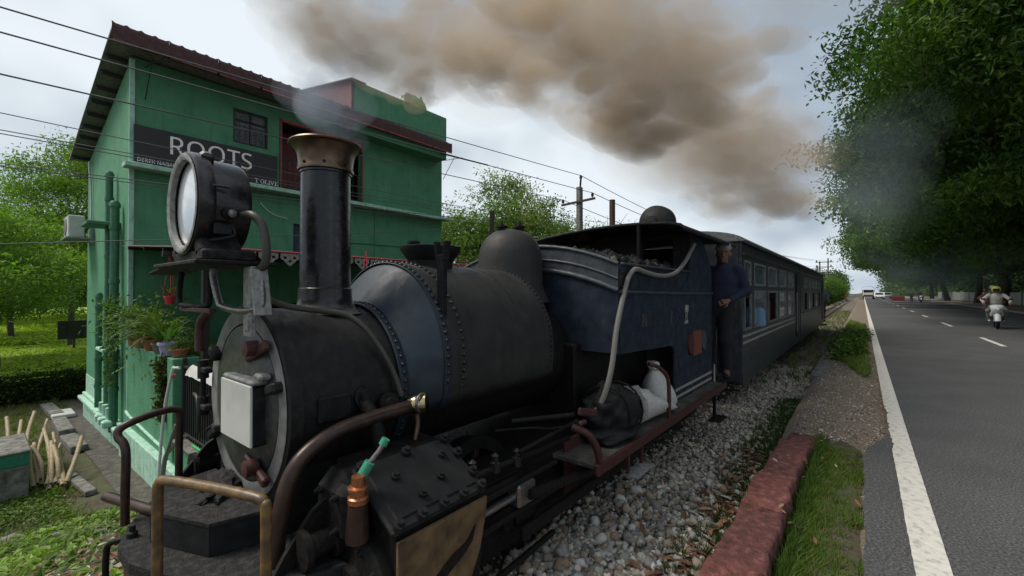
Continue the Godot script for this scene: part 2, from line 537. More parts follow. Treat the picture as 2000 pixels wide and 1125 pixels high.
	M.timber = worn(77, 0.6, 0.03, [[0.0, k.call(0.03, 0.022, 0.017)], [1.0, k.call(0.1, 0.075, 0.058)]], 0.9, 0.5)
	M.bark = worn(78, 0.5, 0.03, [[0.0, k.call(0.025, 0.02, 0.016)], [0.6, k.call(0.075, 0.063, 0.05)], [1.0, k.call(0.16, 0.145, 0.12)]], 0.95, 0.9, M.relief_fine)
	# uneven sheen: soot, oil and rubbed metal
	var sheen := ntex(83, 0.03, 5, [[0.0, Color(0.22, 0.22, 0.22)], [0.4, Color(0.45, 0.45, 0.45)], [0.7, Color(0.8, 0.8, 0.8)], [1.0, Color(1, 1, 1)]], 384)
	for nm in ["black", "grime", "smokebox", "tank", "navy", "blue", "black_gloss", "slate"]:
		M[nm].roughness_texture = sheen
		M[nm].roughness = 0.36 if nm == "black_gloss" else (0.7 if nm in ["tank", "blue", "slate", "smokebox"] else 0.85)
	# rain streaks and dust runs over painted walls and steel
	var runs := ntex(81, 0.03, 4, [[0.0, Color(0.62, 0.62, 0.6)], [0.25, Color(0.88, 0.88, 0.87)], [0.5, Color(1, 1, 1)], [1.0, Color(1, 1, 1)]], 512)
	var faint := ntex(84, 0.025, 4, [[0.0, Color(0.74, 0.76, 0.74)], [0.3, Color(0.93, 0.94, 0.93)], [0.5, Color(1, 1, 1)], [1.0, Color(1, 1, 1)]], 512)
	var blots := ntex(82, 0.02, 5, [[0.0, Color(0.55, 0.53, 0.5)], [0.35, Color(0.9, 0.9, 0.89)], [0.6, Color(1, 1, 1)], [1.0, Color(1, 1, 1)]], 512)
	for nm in ["green", "mint", "green_pipe", "concrete", "grey_paint", "tank", "navy", "blue", "smokebox", "slate", "zinc", "kerb", "ochre", "pink_wall"]:
		var m: StandardMaterial3D = M[nm]
		m.detail_enabled = true
		m.detail_albedo = blots if nm == "kerb" else runs
		m.detail_blend_mode = BaseMaterial3D.BLEND_MODE_MUL
		m.detail_uv_layer = BaseMaterial3D.DETAIL_UV_2
		m.uv2_triplanar = true
		m.uv2_world_triplanar = true
		if nm == "green":
			m.detail_albedo = faint
		var w := 2.4 if nm in ["green", "mint", "concrete", "zinc", "pink_wall"] else 0.9
		m.uv2_scale = Vector3(1.0 / w, 1.0 / (w if nm == "kerb" else w * 6.0), 1.0 / w)
	for nm in ["leaf", "stone", "litter"]:
		var m := StandardMaterial3D.new()
		m.vertex_color_use_as_albedo = true
		m.roughness = 0.5 if nm == "leaf" else 0.85
		if nm == "leaf":
			m.backlight_enabled = true
			m.backlight = Color(0.8, 0.9, 0.4)
			m.metallic_specular = 0.35
		M[nm] = m

# ---------------------------------------------------------------- instanced clutter
func scatter(called: String, mesh: Mesh, mat: Material, xfs: Array, cols: Array, parent: Node = null) -> MultiMeshInstance3D:
	var mm := MultiMesh.new()
	mm.transform_format = MultiMesh.TRANSFORM_3D
	mm.use_colors = true
	mm.mesh = mesh
	mm.instance_count = xfs.size()
	var buf := PackedFloat32Array()
	buf.resize(xfs.size() * 16)
	for i in xfs.size():
		var t: Transform3D = xfs[i]
		var c: Color = cols[i]
		var k := i * 16
		var b := t.basis
		buf[k] = b.x.x
		buf[k + 1] = b.y.x
		buf[k + 2] = b.z.x
		buf[k + 3] = t.origin.x
		buf[k + 4] = b.x.y
		buf[k + 5] = b.y.y
		buf[k + 6] = b.z.y
		buf[k + 7] = t.origin.y
		buf[k + 8] = b.x.z
		buf[k + 9] = b.y.z
		buf[k + 10] = b.z.z
		buf[k + 11] = t.origin.z
		buf[k + 12] = c.r
		buf[k + 13] = c.g
		buf[k + 14] = c.b
		buf[k + 15] = 1.0
	mm.buffer = buf
	var o := MultiMeshInstance3D.new()
	o.multimesh = mm
	o.material_override = mat
	o.name = called
	if parent:
		parent.add_child(o, true)
	else:
		add_child(o, true)
	number(o, called)
	return o

func rot() -> Basis:
	return Basis.from_euler(Vector3(rng.randf() * TAU, rng.randf() * TAU, rng.randf() * TAU))

func near(c: Color, dv: float) -> Color:
	var f := 1.0 + rng.randf_range(-dv, dv)
	return Color(c.r * f * (1.0 + rng.randf_range(-0.08, 0.08)), c.g * f, c.b * f * (1.0 + rng.randf_range(-0.08, 0.08)))

# one clump of small leaves: count leaves of the given length within a radius
func leaf_clump(count: int, length: float, width: float, radius: float, droop := 0.3) -> ArrayMesh:
	var b := MB.new()
	b.colored = true
	for i in count:
		var at := Vector3(rng.randfn() * radius, rng.randfn() * radius * 0.7, rng.randfn() * radius)
		var d := Vector3(rng.randfn(), rng.randf_range(-0.9, 0.5) - droop, rng.randfn()).normalized()
		var s := d.cross(Vector3(rng.randfn() * 0.6, 1, rng.randfn() * 0.6)).normalized()
		var up := s.cross(d).normalized()
		var l := length * rng.randf_range(0.7, 1.25)
		var w := width * rng.randf_range(0.8, 1.2)
		var f := rng.randf_range(0.75, 1.2)
		b.col = Color(f, f, f)
		var m := at + d * l * 0.45
		var tip := at + d * l - up * l * 0.12
		b.quad(at, m + s * w * 0.5 + up * w * 0.12, tip, m, up)
		b.quad(at, m - s * w * 0.5 + up * w * 0.12, tip, m, up)
	return b.mesh()

func tuft(blades: int, h: float, spread: float, w := 0.006) -> ArrayMesh:
	var b := MB.new()
	b.colored = true
	for i in blades:
		var a := rng.randf() * TAU
		var r := spread * sqrt(rng.randf())
		var at := Vector3(cos(a) * r, 0, sin(a) * r)
		var hh := h * rng.randf_range(0.5, 1.15)
		var lean := Vector3(rng.randfn(), 0, rng.randfn()) * hh * 0.45
		var s := Vector3(cos(a + 1.3), 0, sin(a + 1.3)) * w
		var f := rng.randf_range(0.7, 1.2)
		b.col = Color(f, f, f)
		var mid := at + Vector3(0, hh * 0.6, 0) + lean * 0.4
		var tip := at + Vector3(0, hh, 0) + lean
		b.quad(at - s, at + s, mid + s * 0.7, mid - s * 0.7)
		var nn := (mid - at).cross(s).normalized()
		b.tri(mid - s * 0.7, mid + s * 0.7, tip, nn, nn, nn)
	return b.mesh()

# ---------------------------------------------------------------- ground
func gy(x: float, d: float) -> float:
	if x > -3.3:
		if x < -0.75:
			return -0.24
		if x < -0.35:
			return lerpf(-0.24, -0.1, (x + 0.75) / 0.4)
		if x < 8.8:
			return -0.08
		return -0.02
	if x > -9.6:
		return lerpf(-0.24, -2.12, (-3.3 - x) / 6.3)
	if x > -20.0:
		return lerpf(-2.12, -2.35, (-9.6 - x) / 10.4)
	return -2.35

func setting() -> void:
	org = Vector3.ZERO
	var nz := gnoise(5, 0.9, 4)
	var xs := [-900.0, -300.0, -120.0, -60.0, -40.0, -30.0, -24.0, -20.0, -17.0]
	var x := -15.0
	while x < -0.3:
		xs.push_back(x)
		x += 0.22
	for q in [-0.2, 1.0, 4.0, 8.8, 9.0, 12.0, 20.0, 40.0, 120.0, 400.0, 900.0]:
		xs.push_back(q)
	var ds := [-400.0, -60.0, -20.0, -8.0, -4.0]
	var d := -3.0
	while d < 9.0:
		ds.push_back(d)
		d += 0.22
	for q in [10.0, 11.5, 13.0, 15.0, 18.0, 22.0, 27.0, 35.0, 50.0, 80.0, 130.0, 220.0, 500.0, 1500.0]:
		ds.push_back(q)
	var rows := []
	for dd in ds:
		var row := PackedVector3Array()
		for xx in xs:
			var y := gy(xx, dd)
			if xx < -3.3 and xx > -30.0:
				y += 0.06 * nz.get_noise_2d(xx, dd) + 0.02 * nz.get_noise_2d(xx * 5.0, dd * 5.0)
			row.push_back(P(xx, y, dd))
		rows.push_back(row)
	var b := mb()
	b.sheet(rows, Vector3.UP)
	struct(obj("ground", b, M.earth))

	# ballast bed
	b = mb()
	rows = []
	d = -3.0
	while d < 190.0:
		var row := PackedVector3Array()
		for i in 27:
			var xx := -4.0 + i * 0.13
			var y := -0.205 + 0.018 * nz.get_noise_2d(xx * 6.0, d * 6.0)
			if xx < -3.3:
				y = gy(xx, d) - 0.02 + (xx + 4.0) * 0.06
			if xx > -0.78:
				y -= 0.04
			row.push_back(P(xx, y, d))
		rows.push_back(row)
		d += 0.15 if d < 9.0 else (1.0 if d < 30.0 else 8.0)
	b.sheet(rows, Vector3.UP)
	struct(obj("ballast_bed", b, M.ballast))
	# stones
	for variant in 3:
		var sb := MB.new()
		var q := gnoise(40 + variant, 0.12, 2)
		sb.blob(Vector3.ZERO, Vector3(1.0, 0.62 + 0.1 * variant, 0.8), 0.55, q, 5)
		var xf := []
		var co := []
		for i in 8200:
			var t := rng.randf()
			var dd := 0.9 + 11.0 * t * t
			var xx := rng.randf_range(-1.75, -0.55) if rng.randf() < 0.82 else rng.randf_range(-3.5, -1.7)
			var s := 0.0185 * exp(rng.randfn() * 0.33) * lerpf(1.0, 0.62, smoothstep(3.4, 5.6, dd))
			if rng.randf() < 0.06:
				s *= 1.6
			var dens := clampf(1.3 - (xx + 0.75) * 3.0, 0.2, 1.0)
			if rng.randf() > dens or (xx > -0.68 and dd < 6.3):
				continue
			xf.push_back(Transform3D(rot().scaled(Vector3(s, s, s)), P(xx, -0.197 + s * rng.randf_range(-0.1, 0.65), dd)))
			var c: Color = [Color(0.42, 0.38, 0.32), Color(0.31, 0.285, 0.25), Color(0.5, 0.46, 0.4), Color(0.36, 0.28, 0.2), Color(0.28, 0.205, 0.145), Color(0.58, 0.545, 0.485), Color(0.2, 0.19, 0.175)][rng.randi() % 7]
			if dd > 4.0:
				c = c.lerp(Color(0.43, 0.375, 0.3), 0.5)
			co.push_back(near(c, 0.25))
		stuff(scatter("ballast_stones", sb.mesh(), M.stone, xf, co), "rounded grey and tan ballast stones beside the rails", "gravel")
	# small chips on the dirt shoulder
	var chip := MB.new()
	chip.blob(Vector3.ZERO, Vector3(1.0, 0.6, 0.8), 0.5, gnoise(47, 0.12, 2), 4)
	var cx := []
	var cc := []
	for i in 3600:
		var dd := 4.6 + 8.0 * pow(rng.randf(), 1.3)
		var xx := rng.randf_range(-0.62, 0.2)
		if dd < 5.6 and xx < 0.0:
			continue
		var s := 0.008 * exp(rng.randfn() * 0.35)
		cx.push_back(Transform3D(rot().scaled(Vector3(s, s, s)), P(xx, -0.03, dd)))
		cc.push_back(near([Color(0.34, 0.3, 0.25), Color(0.2, 0.165, 0.13), Color(0.42, 0.4, 0.36), Color(0.13, 0.11, 0.09)][rng.randi() % 4], 0.25))
	stuff(scatter("shoulder_chips", chip.mesh(), M.stone, cx, cc), "small stone chips strewn on the brown dirt shoulder", "gravel")
	# rails and sleepers
	for sx in [-0.305, 0.305]:
		b = mb()
		var pr := [Vector2(-0.045, 0), Vector2(0.045, 0), Vector2(0.045, 0.012), Vector2(0.009, 0.02), Vector2(0.009, 0.075), Vector2(0.024, 0.08), Vector2(0.024, 0.1), Vector2(-0.024, 0.1), Vector2(-0.024, 0.08), Vector2(-0.009, 0.075), Vector2(-0.009, 0.02), Vector2(-0.045, 0.012)]
		b.prism(pr, -230.0, Transform3D(Basis.IDENTITY, P(CX + sx, -0.2, -3.0)))
		struct(obj("rail", b, M.rust_rail))
	var track := Node3D.new()
	track.name = "track"
	add_child(track)
	struct(track)
	b = mb()
	b.box(Vector3.ZERO, Vector3(1.25, 0.1, 0.2), 0.012)
	var sm := b.mesh()
	for i in 95:
		var dd := -1.0 + i * 0.66
		var o := obj("sleeper", sm, M.timber, track)
		o.position = P(CX + rng.randf_range(-0.02, 0.02), -0.235, dd)
		o.rotation.y = rng.randf_range(-0.03, 0.03)

	# road
	b = mb()
	rows = []
	d = -14.0
	while d < 420.0:
		var row := PackedVector3Array()
		var left := 0.0 if d < 5.2 else lerpf(0.0, 0.3, smoothstep(5.2, 6.6, d))
		left += 0.035 * nz.get_noise_2d(d * 2.2, 3.0)
		for i in 12:
			var t := i / 11.0
			row.push_back(P(lerpf(left, 8.75, t), -0.006 if i == 0 else 0.0 + 0.05 * sin(t * PI) * 0.4, d))
		rows.push_back(row)
		d += 0.12 if d < 9.0 else (1.5 if d < 40.0 else 14.0)
	b.sheet(rows, Vector3.UP)
	struct(obj("road", b, M.asphalt))
	# painted edge line, worn at its left edge
	b = mb()
	rows = []
	d = -3.0
	while d < 300.0:
		var l := 0.208 + 0.006 * nz.get_noise_2d(d * 9.0, 9.0)
		if d > 5.5 and d < 7.5:
			l += 0.05 * absf(nz.get_noise_2d(d * 7.0, 4.0))
		var y0 := 0.05 * sin(0.03 * PI) * 0.4 + 0.008
		rows.push_back(PackedVector3Array([P(l, y0, d), P(0.362 + 0.002 * nz.get_noise_2d(d * 9.0, 1.0), y0, d)]))
		d += 0.06 if d < 10.0 else (0.8 if d < 40.0 else 10.0)
	b.sheet(rows, Vector3.UP)
	struct(obj("edge_line", b, M.line))
	var lm := mb()
	lm.quad(Vector3(-0.06, 0, 0), Vector3(0.06, 0, 0), Vector3(0.06, 0, -3.0), Vector3(-0.06, 0, -3.0), Vector3.UP)
	var dash := lm.mesh()
	for i in 14:
		var o := obj("lane_dash", dash, M.line)
		o.position = P(3.0, 0.0245, 17.7 + i * 9.0)
		struct(o)
	# far side: kerb, footpath
	b = mb()
	b.box(P(8.9, 0.03, 200.0), Vector3(0.25, 0.2, 440.0), 0.02)
	struct(obj("far_kerb", b, M.concrete))
	b = mb()
	b.box(P(10.4, 0.02, 200.0), Vector3(2.7, 0.16, 440.0))
	struct(obj("footpath", b, M.dirt))
	# dirt shoulder
	b = mb()
	rows = []
	d = -2.0
	while d < 120.0:
		var row := PackedVector3Array()
		for i in 9:
			var xx := -0.72 + i * 0.125
			row.push_back(P(xx, -0.035 - 0.085 * smoothstep(0.12, -0.12, xx) * smoothstep(6.4, 5.2, d) + 0.02 * nz.get_noise_2d(xx * 4.0, d * 3.0) - (0.06 if i == 0 else 0.0) - (0.02 if i == 8 else 0.0), d))
		rows.push_back(row)
		d += 0.15 if d < 10.0 else 2.0
	b.sheet(rows, Vector3.UP)
	struct(obj("dirt_shoulder", b, M.dirt))
	# red kerb, slab after slab, broken at its end
	var kerb := Node3D.new()
	kerb.name = "red_kerb"
	add_child(kerb)
	struct(kerb)
	var pale_kerb: StandardMaterial3D = M.kerb.duplicate()
	pale_kerb.albedo_color = lin(1.0, 0.98, 0.95)
	var dull_kerb: StandardMaterial3D = M.kerb.duplicate()
	dull_kerb.albedo_color = lin(0.74, 0.76, 0.78)
	var kerb_looks := [pale_kerb, dull_kerb, pale_kerb, dull_kerb, dull_kerb, dull_kerb]
	var kn := 0
	for s in [[0.3, 2.62, 0.042, 0.0], [2.623, 3.42, 0.034, 0.003], [3.423, 4.12, 0.04, -0.004], [4.123, 4.66, 0.026, 0.006], [4.665, 5.2, 0.02, 0.015], [5.21, 5.75, -0.045, 0.04], [9.8, 11.6, -0.02, -0.1], [11.65, 14.2, -0.04, -0.11]]:
		b = mb()
		slab(b, -0.68 + s[3], -0.415 + s[3], s[0], s[1], s[2], -0.3, gnoise(int(s[0] * 100.0), 0.6, 4), 0.010)
		obj("kerb_slab", b, kerb_looks[kn] if s[0] < 9.0 else M.concrete, kerb)
		kn += 1

func slab(b: MB, x0: float, x1: float, d0: float, d1: float, top: float, bot: float, nz: FastNoiseLite, amp: float) -> void:
	var nd := maxi(4, int((d1 - d0) / 0.05))
	var rows := []
	for i in nd + 1:
		var d := lerpf(d0, d1, float(i) / nd)
		var row := PackedVector3Array()
		var el := nz.get_noise_2d(d * 5.0, 0.0) * amp * 2.2
		var er := nz.get_noise_2d(d * 5.0, 7.0) * amp * 3.0
		var inset := 0.02 if i == 0 or i == nd else 0.0
		row.push_back(P(x0 - 0.02, bot, d))
		row.push_back(P(x0 + el, top - 0.03, d))
		for k in 9:
			var t := k / 8.0
			var x := lerpf(x0 + el + 0.012, x1 + er - 0.012, t)
			row.push_back(P(x, top - inset + amp * nz.get_noise_2d(x * 9.0, d * 9.0) * 0.8, d))
		row.push_back(P(x1 + er, top - 0.03, d))
		row.push_back(P(x1 + 0.02, bot, d))
		rows.push_back(row)
	b.sheet(rows, Vector3.UP)
	for e in [0, nd]:
		for k in 12:
			b.quad(rows[e][k], rows[e][k + 1], Vector3(rows[e][k + 1].x, bot, rows[e][k + 1].z), Vector3(rows[e][k].x, bot, rows[e][k].z), Vector3(0, 0, 1 if e == 0 else -1))

# grass, weeds, litter
func ground_cover() -> void:
	org = Vector3.ZERO
	var g := tuft(9, 0.075, 0.03, 0.004)
	var ragged := gnoise(14, 1.0, 3)
	var xf := []
	var co := []
	for i in 8200:
		var x0 := rng.randf_range(-0.55, 0.08)
		var d := 1.6 + 5.2 * rng.randf()
		if i > 6800:
			d = 10.0 + 3.2 * absf(x0) * 2.0 + 16.0 * pow(rng.randf(), 1.5)
		var x := rng.randf_range(-0.36, -0.01) if d < 8.0 else x0
		var edge := smoothstep(0.0, -0.16, x + 0.16 * ragged.get_noise_2d(d * 1.6, 0.0)) * smoothstep(-0.62, -0.36, 0.9 * ragged.get_noise_2d(x * 4.0, d * 2.2))
		if d < 8.0 and rng.randf() > edge + 0.06:
			continue
		if d > 5.5 and d < 8.0:
			continue
		var s := rng.randf_range(0.5, 1.2) * (1.0 if d < 8.0 else 1.9)
		xf.push_back(Transform3D(Basis(Vector3.UP, rng.randf() * TAU).scaled(Vector3(s, s, s)), P(x, -0.04 - (0.085 * smoothstep(0.12, -0.12, x) if d < 6.0 else 0.0), d)))
		co.push_back(near(Color(0.15, 0.24, 0.045) if rng.randf() < 0.8 else Color(0.26, 0.25, 0.1), 0.35))
	# taller blades against the kerb's face
	for i in 900:
		var d := 1.6 + 4.2 * rng.randf()
		var s := rng.randf_range(0.9, 1.7)
		xf.push_back(Transform3D(Basis(Vector3.UP, rng.randf() * TAU).scaled(Vector3(s, s, s)), P(-0.375 + 0.04 * rng.randf(), -0.13, d)))
		co.push_back(near(Color(0.1, 0.165, 0.035), 0.35))
	# sparse tufts in the ballast
	for i in 1500:
		var d := 2.6 + 5.5 * rng.randf()
		var x := -0.72 - absf(rng.randfn()) * 0.17
		var s := rng.randf_range(0.4, 0.9)
		xf.push_back(Transform3D(Basis(Vector3.UP, rng.randf() * TAU).scaled(Vector3(s, s, s)), P(x, -0.19, d)))
		co.push_back(near(Color(0.07, 0.12, 0.03), 0.3))
	for i in 800:
		var d := 9.0 + 40.0 * rng.randf()
		var x := rng.randf_range(-1.7, -0.5)
		var s := rng.randf_range(1.0, 2.2)
		xf.push_back(Transform3D(Basis(Vector3.UP, rng.randf() * TAU).scaled(Vector3(s, s, s)), P(x, -0.18, d)))
		co.push_back(near([Color(0.2, 0.21, 0.075), Color(0.3, 0.26, 0.14), Color(0.12, 0.18, 0.05)][rng.randi() % 3], 0.3))
	stuff(scatter("grass", g, M.leaf, xf, co), "short green grass along the red kerb and road edge", "grass")
	# weeds on the bank and on the yard
	var wd := leaf_clump(7, 0.075, 0.045, 0.05, -0.3)
	xf = []
	co = []
	for i in 19000:
		var x := -3.4 - 11.5 * pow(rng.randf(), 0.8)
		var d := rng.randf_range(-3.6, 3.0)
		if (x < -9.0 and d > 1.0) or (x < -5.5 and d > 1.55):
			continue
		var bare := gnoise(3, 0.5, 2)
		if bare.get_noise_2d(x, d) < -0.12 and rng.randf() < 0.75:
			continue
		if x > -5.0 and rng.randf() < 0.6:
			continue
		var s := rng.randf_range(0.5, 1.35)
		xf.push_back(Transform3D(Basis(Vector3.UP, rng.randf() * TAU).scaled(Vector3(s, s, s)), P(x, gy(x, d) + 0.03, d)))
		co.push_back(near(Color(0.14, 0.215, 0.05) if bare.get_noise_2d(x * 1.7, d * 1.7 + 50.0) < 0.1 else Color(0.24, 0.36, 0.07), 0.35))
	stuff(scatter("weeds", wd, M.leaf, xf, co), "low green weeds covering the bank left of the engine", "weeds")
	var gr := tuft(8, 0.16, 0.07, 0.006)
	xf = []
	co = []
	for i in 9000:
		var x := rng.randf_range(-23.0, -8.0)
		var d := rng.randf_range(-8.0, 2.0)
		if x > -19.0 and d > 1.3:
			continue
		var s := rng.randf_range(0.6, 1.3)
		xf.push_back(Transform3D(Basis(Vector3.UP, rng.randf() * TAU).scaled(Vector3(s, s, s)), P(x, gy(x, d) - 0.02, d)))
		co.push_back(near(Color(0.17, 0.21, 0.055) if rng.randf() < 0.7 else Color(0.22, 0.19, 0.1), 0.3))
	stuff(scatter("yard_grass", gr, M.leaf, xf, co), "rough grass on the yard between the tea and the house", "grass")
	# fallen leaves
	var lf := MB.new()
	lf.colored = true
	for s in [-1.0, 1.0]:
		lf.quad(Vector3(0, 0, -0.5), Vector3(s * 0.2, 0.1, -0.12), Vector3(s * 0.16, 0.14, 0.22), Vector3(0, 0.02, 0.1), Vector3.UP)
		lf.quad(Vector3(0, 0.02, 0.1), Vector3(s * 0.16, 0.14, 0.22), Vector3(0, 0.1, 0.52), Vector3(0, 0.1, 0.52), Vector3.UP)
	xf = []
	co = []
	var brown := [Color(0.16, 0.075, 0.04), Color(0.22, 0.115, 0.055), Color(0.11, 0.055, 0.032), Color(0.27, 0.18, 0.115), Color(0.3, 0.27, 0.23), Color(0.18, 0.07, 0.045)]
	for i in 1830:
		var x: float
		var d: float
		var y: float
		var s := rng.randf_range(0.055, 0.12)
		if i < 1500:
			x = -3.5 - absf(rng.randfn()) * 1.6
			d = rng.randf_range(-1.5, 2.6)
			if i > 1100:
				x = rng.randf_range(-13.0, -4.0)
				d = rng.randf_range(-1.0, 1.3)
			y = gy(x, d) + 0.03
		elif i < 1800:
			x = -0.78 - absf(rng.randfn()) * 0.14
			d = rng.randf_range(1.5, 5.2)
			y = -0.175
		else:
			x = rng.randf_range(-0.6, 0.0)
			d = rng.randf_range(1.8, 7.0)
			y = -0.05 if x > -0.4 else 0.085
			s *= 0.6
		xf.push_back(Transform3D((Basis(Vector3.UP, rng.randf() * TAU) * Basis(Vector3.RIGHT, rng.randf_range(-0.5, 0.5))).scaled(Vector3(s, s, s)), P(x, y + rng.randf() * 0.02, d)))
		co.push_back(near(brown[rng.randi() % 6], 0.3))
	stuff(scatter("fallen_leaves", lf.mesh(), M.litter, xf, co), "dry brown leaves fallen beside the track and kerb", "leaf litter")

# ---------------------------------------------------------------- the steam engine
const FWD := Vector3(0, 0, 1)      # towards the engine's front (nearer the camera)
const BACKW := Vector3(0, 0, -1)

func pipe(called: String, pts: Array, r, mat: Material, parent: Node, sides := 10, smooth := 6) -> MeshInstance3D:
	var b := mb()
	b.tube(curve(pts, smooth) if smooth > 0 else pts, r, sides)
	return obj(called, b, mat, parent)

func arc_rivets(parent: Node, label: String, cx: float, cy: float, r: float, d: float, a0: float, a1: float, count: int, size: float, out_radial: bool, mat: Material) -> void:
	if size > 0.011:
		var one := MB.new()
		one.lathe([Vector2(size, -0.004), Vector2(size * 0.9, size * 0.45), Vector2(size * 0.5, size * 0.8), Vector2(0, size * 0.9)], 8)
		var rm := one.mesh()
		for i in count:
			var a := deg_to_rad(lerpf(a0, a1, i / float(count - 1)))
			var rad := Vector3(cos(a), sin(a), 0)
			obj("rivet", rm, mat, parent).transform = axis_place(P(cx, cy, d) + rad * r - org, rad)
		return
	var b := mb()
	for i in count:
		var a := deg_to_rad(lerpf(a0, a1, i / float(count - 1)))
		var rad := Vector3(cos(a), sin(a), 0)
		b.lathe([Vector2(size, -0.004), Vector2(size * 0.9, size * 0.45), Vector2(size * 0.5, size * 0.8), Vector2(0, size * 0.9)], 7, axis_place(P(cx, cy, d) + rad * r, rad if out_radial else FWD))
	stuff(obj("rivets", b, mat, parent), label)

func drum(b: MB, cx: float, cy: float, prof: Array, sides := 48) -> void:   # prof: Vector2(radius, D)
	b.lathe(prof, sides, Transform3D(Basis(Vector3.RIGHT, Vector3(0, 0, -1), Vector3.UP), Vector3(cx, cy, 0)))

func saddle_ring(cx: float, cy: float, r: float, low: float, d: float) -> PackedVector3Array:
	var row := PackedVector3Array()
	row.push_back(P(cx + r * 0.55, low - 0.02, d))
	row.push_back(P(cx + r * 0.9, low, d))
	row.push_back(P(cx + r * 0.985, lerpf(low, cy, 0.3), d))
	for i in 33:
		var a := deg_to_rad(-6.0 + 192.0 * i / 32.0)
		row.push_back(P(cx + r * cos(a), cy + r * sin(a), d))
	row.push_back(P(cx - r * 0.985, lerpf(low, cy, 0.3), d))
	row.push_back(P(cx - r * 0.9, low, d))
	row.push_back(P(cx - r * 0.55, low - 0.02, d))
	return row

func locomotive() -> void:
	var L := thing("steam_locomotive", "black and dark blue narrow gauge saddle tank steam engine at the head of the train", "steam locomotive", P(CX, -0.1, 3.0))
	var b: MB
	# frames
	for s in [-1.0, 1.0]:
		b = mb()
		b.box(P(CX + s * 0.66, 0.22, 3.2), Vector3(0.03, 0.42, 5.0), 0.004)
		obj("frame", b, M.grime, L)
	b = mb()
	b.box(P(CX, 0.3, 3.4), Vector3(1.28, 0.25, 4.4))
	obj("frame_bed", b, M.grime, L)
	# front platform: a plate with a curved red beam below
	var outline := [Vector2(-3.1, 0.92), Vector2(-2.98, 0.72), Vector2(-2.78, 0.56), Vector2(-2.58, 0.45), Vector2(-2.4, 0.385), Vector2(-2.22, 0.39), Vector2(-2.04, 0.45), Vector2(-1.84, 0.56), Vector2(-1.64, 0.70), Vector2(-1.56, 0.92)]
	var flat := Transform3D(Basis(Vector3.RIGHT, Vector3(0, 0, -1), Vector3.UP), Vector3.ZERO)   # local y runs along D, local z up
	var pl := flat
	pl.origin.y = 0.405
	b = mb()
	b.prism(outline, 0.045, pl)
	obj("front_platform", b, M.soot, L)
	var beam := []
	for p in outline:
		beam.push_back(Vector2(CX + (p.x - CX) * 0.965, 0.92 + (p.y - 0.92) * 0.965))
	pl.origin.y = 0.08
	b = mb()
	b.prism(beam, 0.322, pl)
	obj("buffer_beam", b, M.oxide, L)
	# sand box on the platform
	var sand := [Vector2(-2.33, 0.475), Vector2(-2.02, 0.595), Vector2(-1.96, 0.80), Vector2(-2.62, 0.80), Vector2(-2.58, 0.58)]
	pl.origin.y = 0.453
	b = mb()
	b.prism(sand, 0.118, pl)
	var sb := obj("sand_box", b, M.black, L)
	var lid := []
	for p in sand:
		lid.push_back(Vector2(-2.3 + (p.x + 2.3) * 1.02, 0.66 + (p.y - 0.66) * 1.02))
	pl.origin.y = 0.571
	b = mb()
	b.prism(lid, 0.014, pl)
	obj("lid", b, M.soot, sb)
	b = mb()
	var cl := gnoise(8, 3.0)
	b.blob(P(-2.36, 0.595, 0.74), Vector3(0.17, 0.03, 0.075), 0.8, cl, 9, Basis(Vector3.UP, -0.5))
	obj("sacking", b, M.soot, sb)
	# hand rails
	pipe("hand_rail", [P(-2.65, 0.43, 0.45), P(-2.65, 0.6, 0.45), P(-2.64, 0.74, 0.45), P(-2.655, 0.8, 0.445), P(-2.685, 0.83, 0.43), P(-2.70, 0.86, 0.435), P(-2.70, 0.885, 0.48), P(-2.74, 0.90, 0.58), P(-2.775, 0.895, 0.66), P(-2.785, 0.86, 0.685), P(-2.785, 0.7, 0.685), P(-2.785, 0.45, 0.685)], 0.0175, M.pipe_brown, L, 10, 5)
	pipe("hand_rail", [P(-1.885, 0.1, 0.405), P(-1.885, 0.5, 0.405), P(-1.885, 0.8, 0.405), P(-1.88, 0.845, 0.408), P(-1.85, 0.86, 0.42), P(-1.68, 0.865, 0.485), P(-1.475, 0.865, 0.555), P(-1.44, 0.85, 0.57), P(-1.43, 0.81, 0.572), P(-1.43, 0.5, 0.572), P(-1.43, 0.1, 0.572)], 0.0165, M.yellow_rust, L, 10, 5)
	pipe("lamp_iron", [P(-3.02, 0.455, 0.44), P(-2.4, 0.475, 0.6)], 0.024, M.pipe_brown, L, 10, 0)
	pipe("step_iron", [P(-2.62, 0.36, 0.52), P(-2.72, 0.34, 0.42), P(-2.74, 0.28, 0.40), P(-2.74, 0.1, 0.40)], 0.013, M.grime, L, 8, 5)
	b = mb()
	b.lathe([Vector2(0.02, 0), Vector2(0.02, 0.02), Vector2(0.012, 0.025), Vector2(0.012, 0.05), Vector2(0, 0.05)], 8, axis_place(P(-2.45, 0.45, 0.44), Vector3.UP))
	obj("platform_bolt", b, M.black, L)

	# smokebox
	b = mb()
	drum(b, CX, 0.98, [Vector2(0.0, 0.86), Vector2(0.44, 0.86), Vector2(0.44, 1.44)], 56)
	b.box(P(CX, 0.55, 1.12), Vector3(0.7, 0.35, 0.58), 0.01)
	var smoke := obj("smokebox", b, M.smokebox, L)
	b = mb()
	drum(b, CX, 0.98, [Vector2(0.35, 0.84), Vector2(0.44, 0.82), Vector2(0.462, 0.83), Vector2(0.462, 0.885), Vector2(0.44, 0.89)], 56)
	obj("front_ring", b, M.smokebox, smoke)
	b = mb()
	drum(b, CX, 0.98, [Vector2(0.372, 0.828), Vector2(0.37, 0.82), Vector2(0.44, 0.816), Vector2(0.446, 0.82)], 56)
	obj("painted_rim", b, M.zinc, smoke)
	# smokebox door
	b = mb()
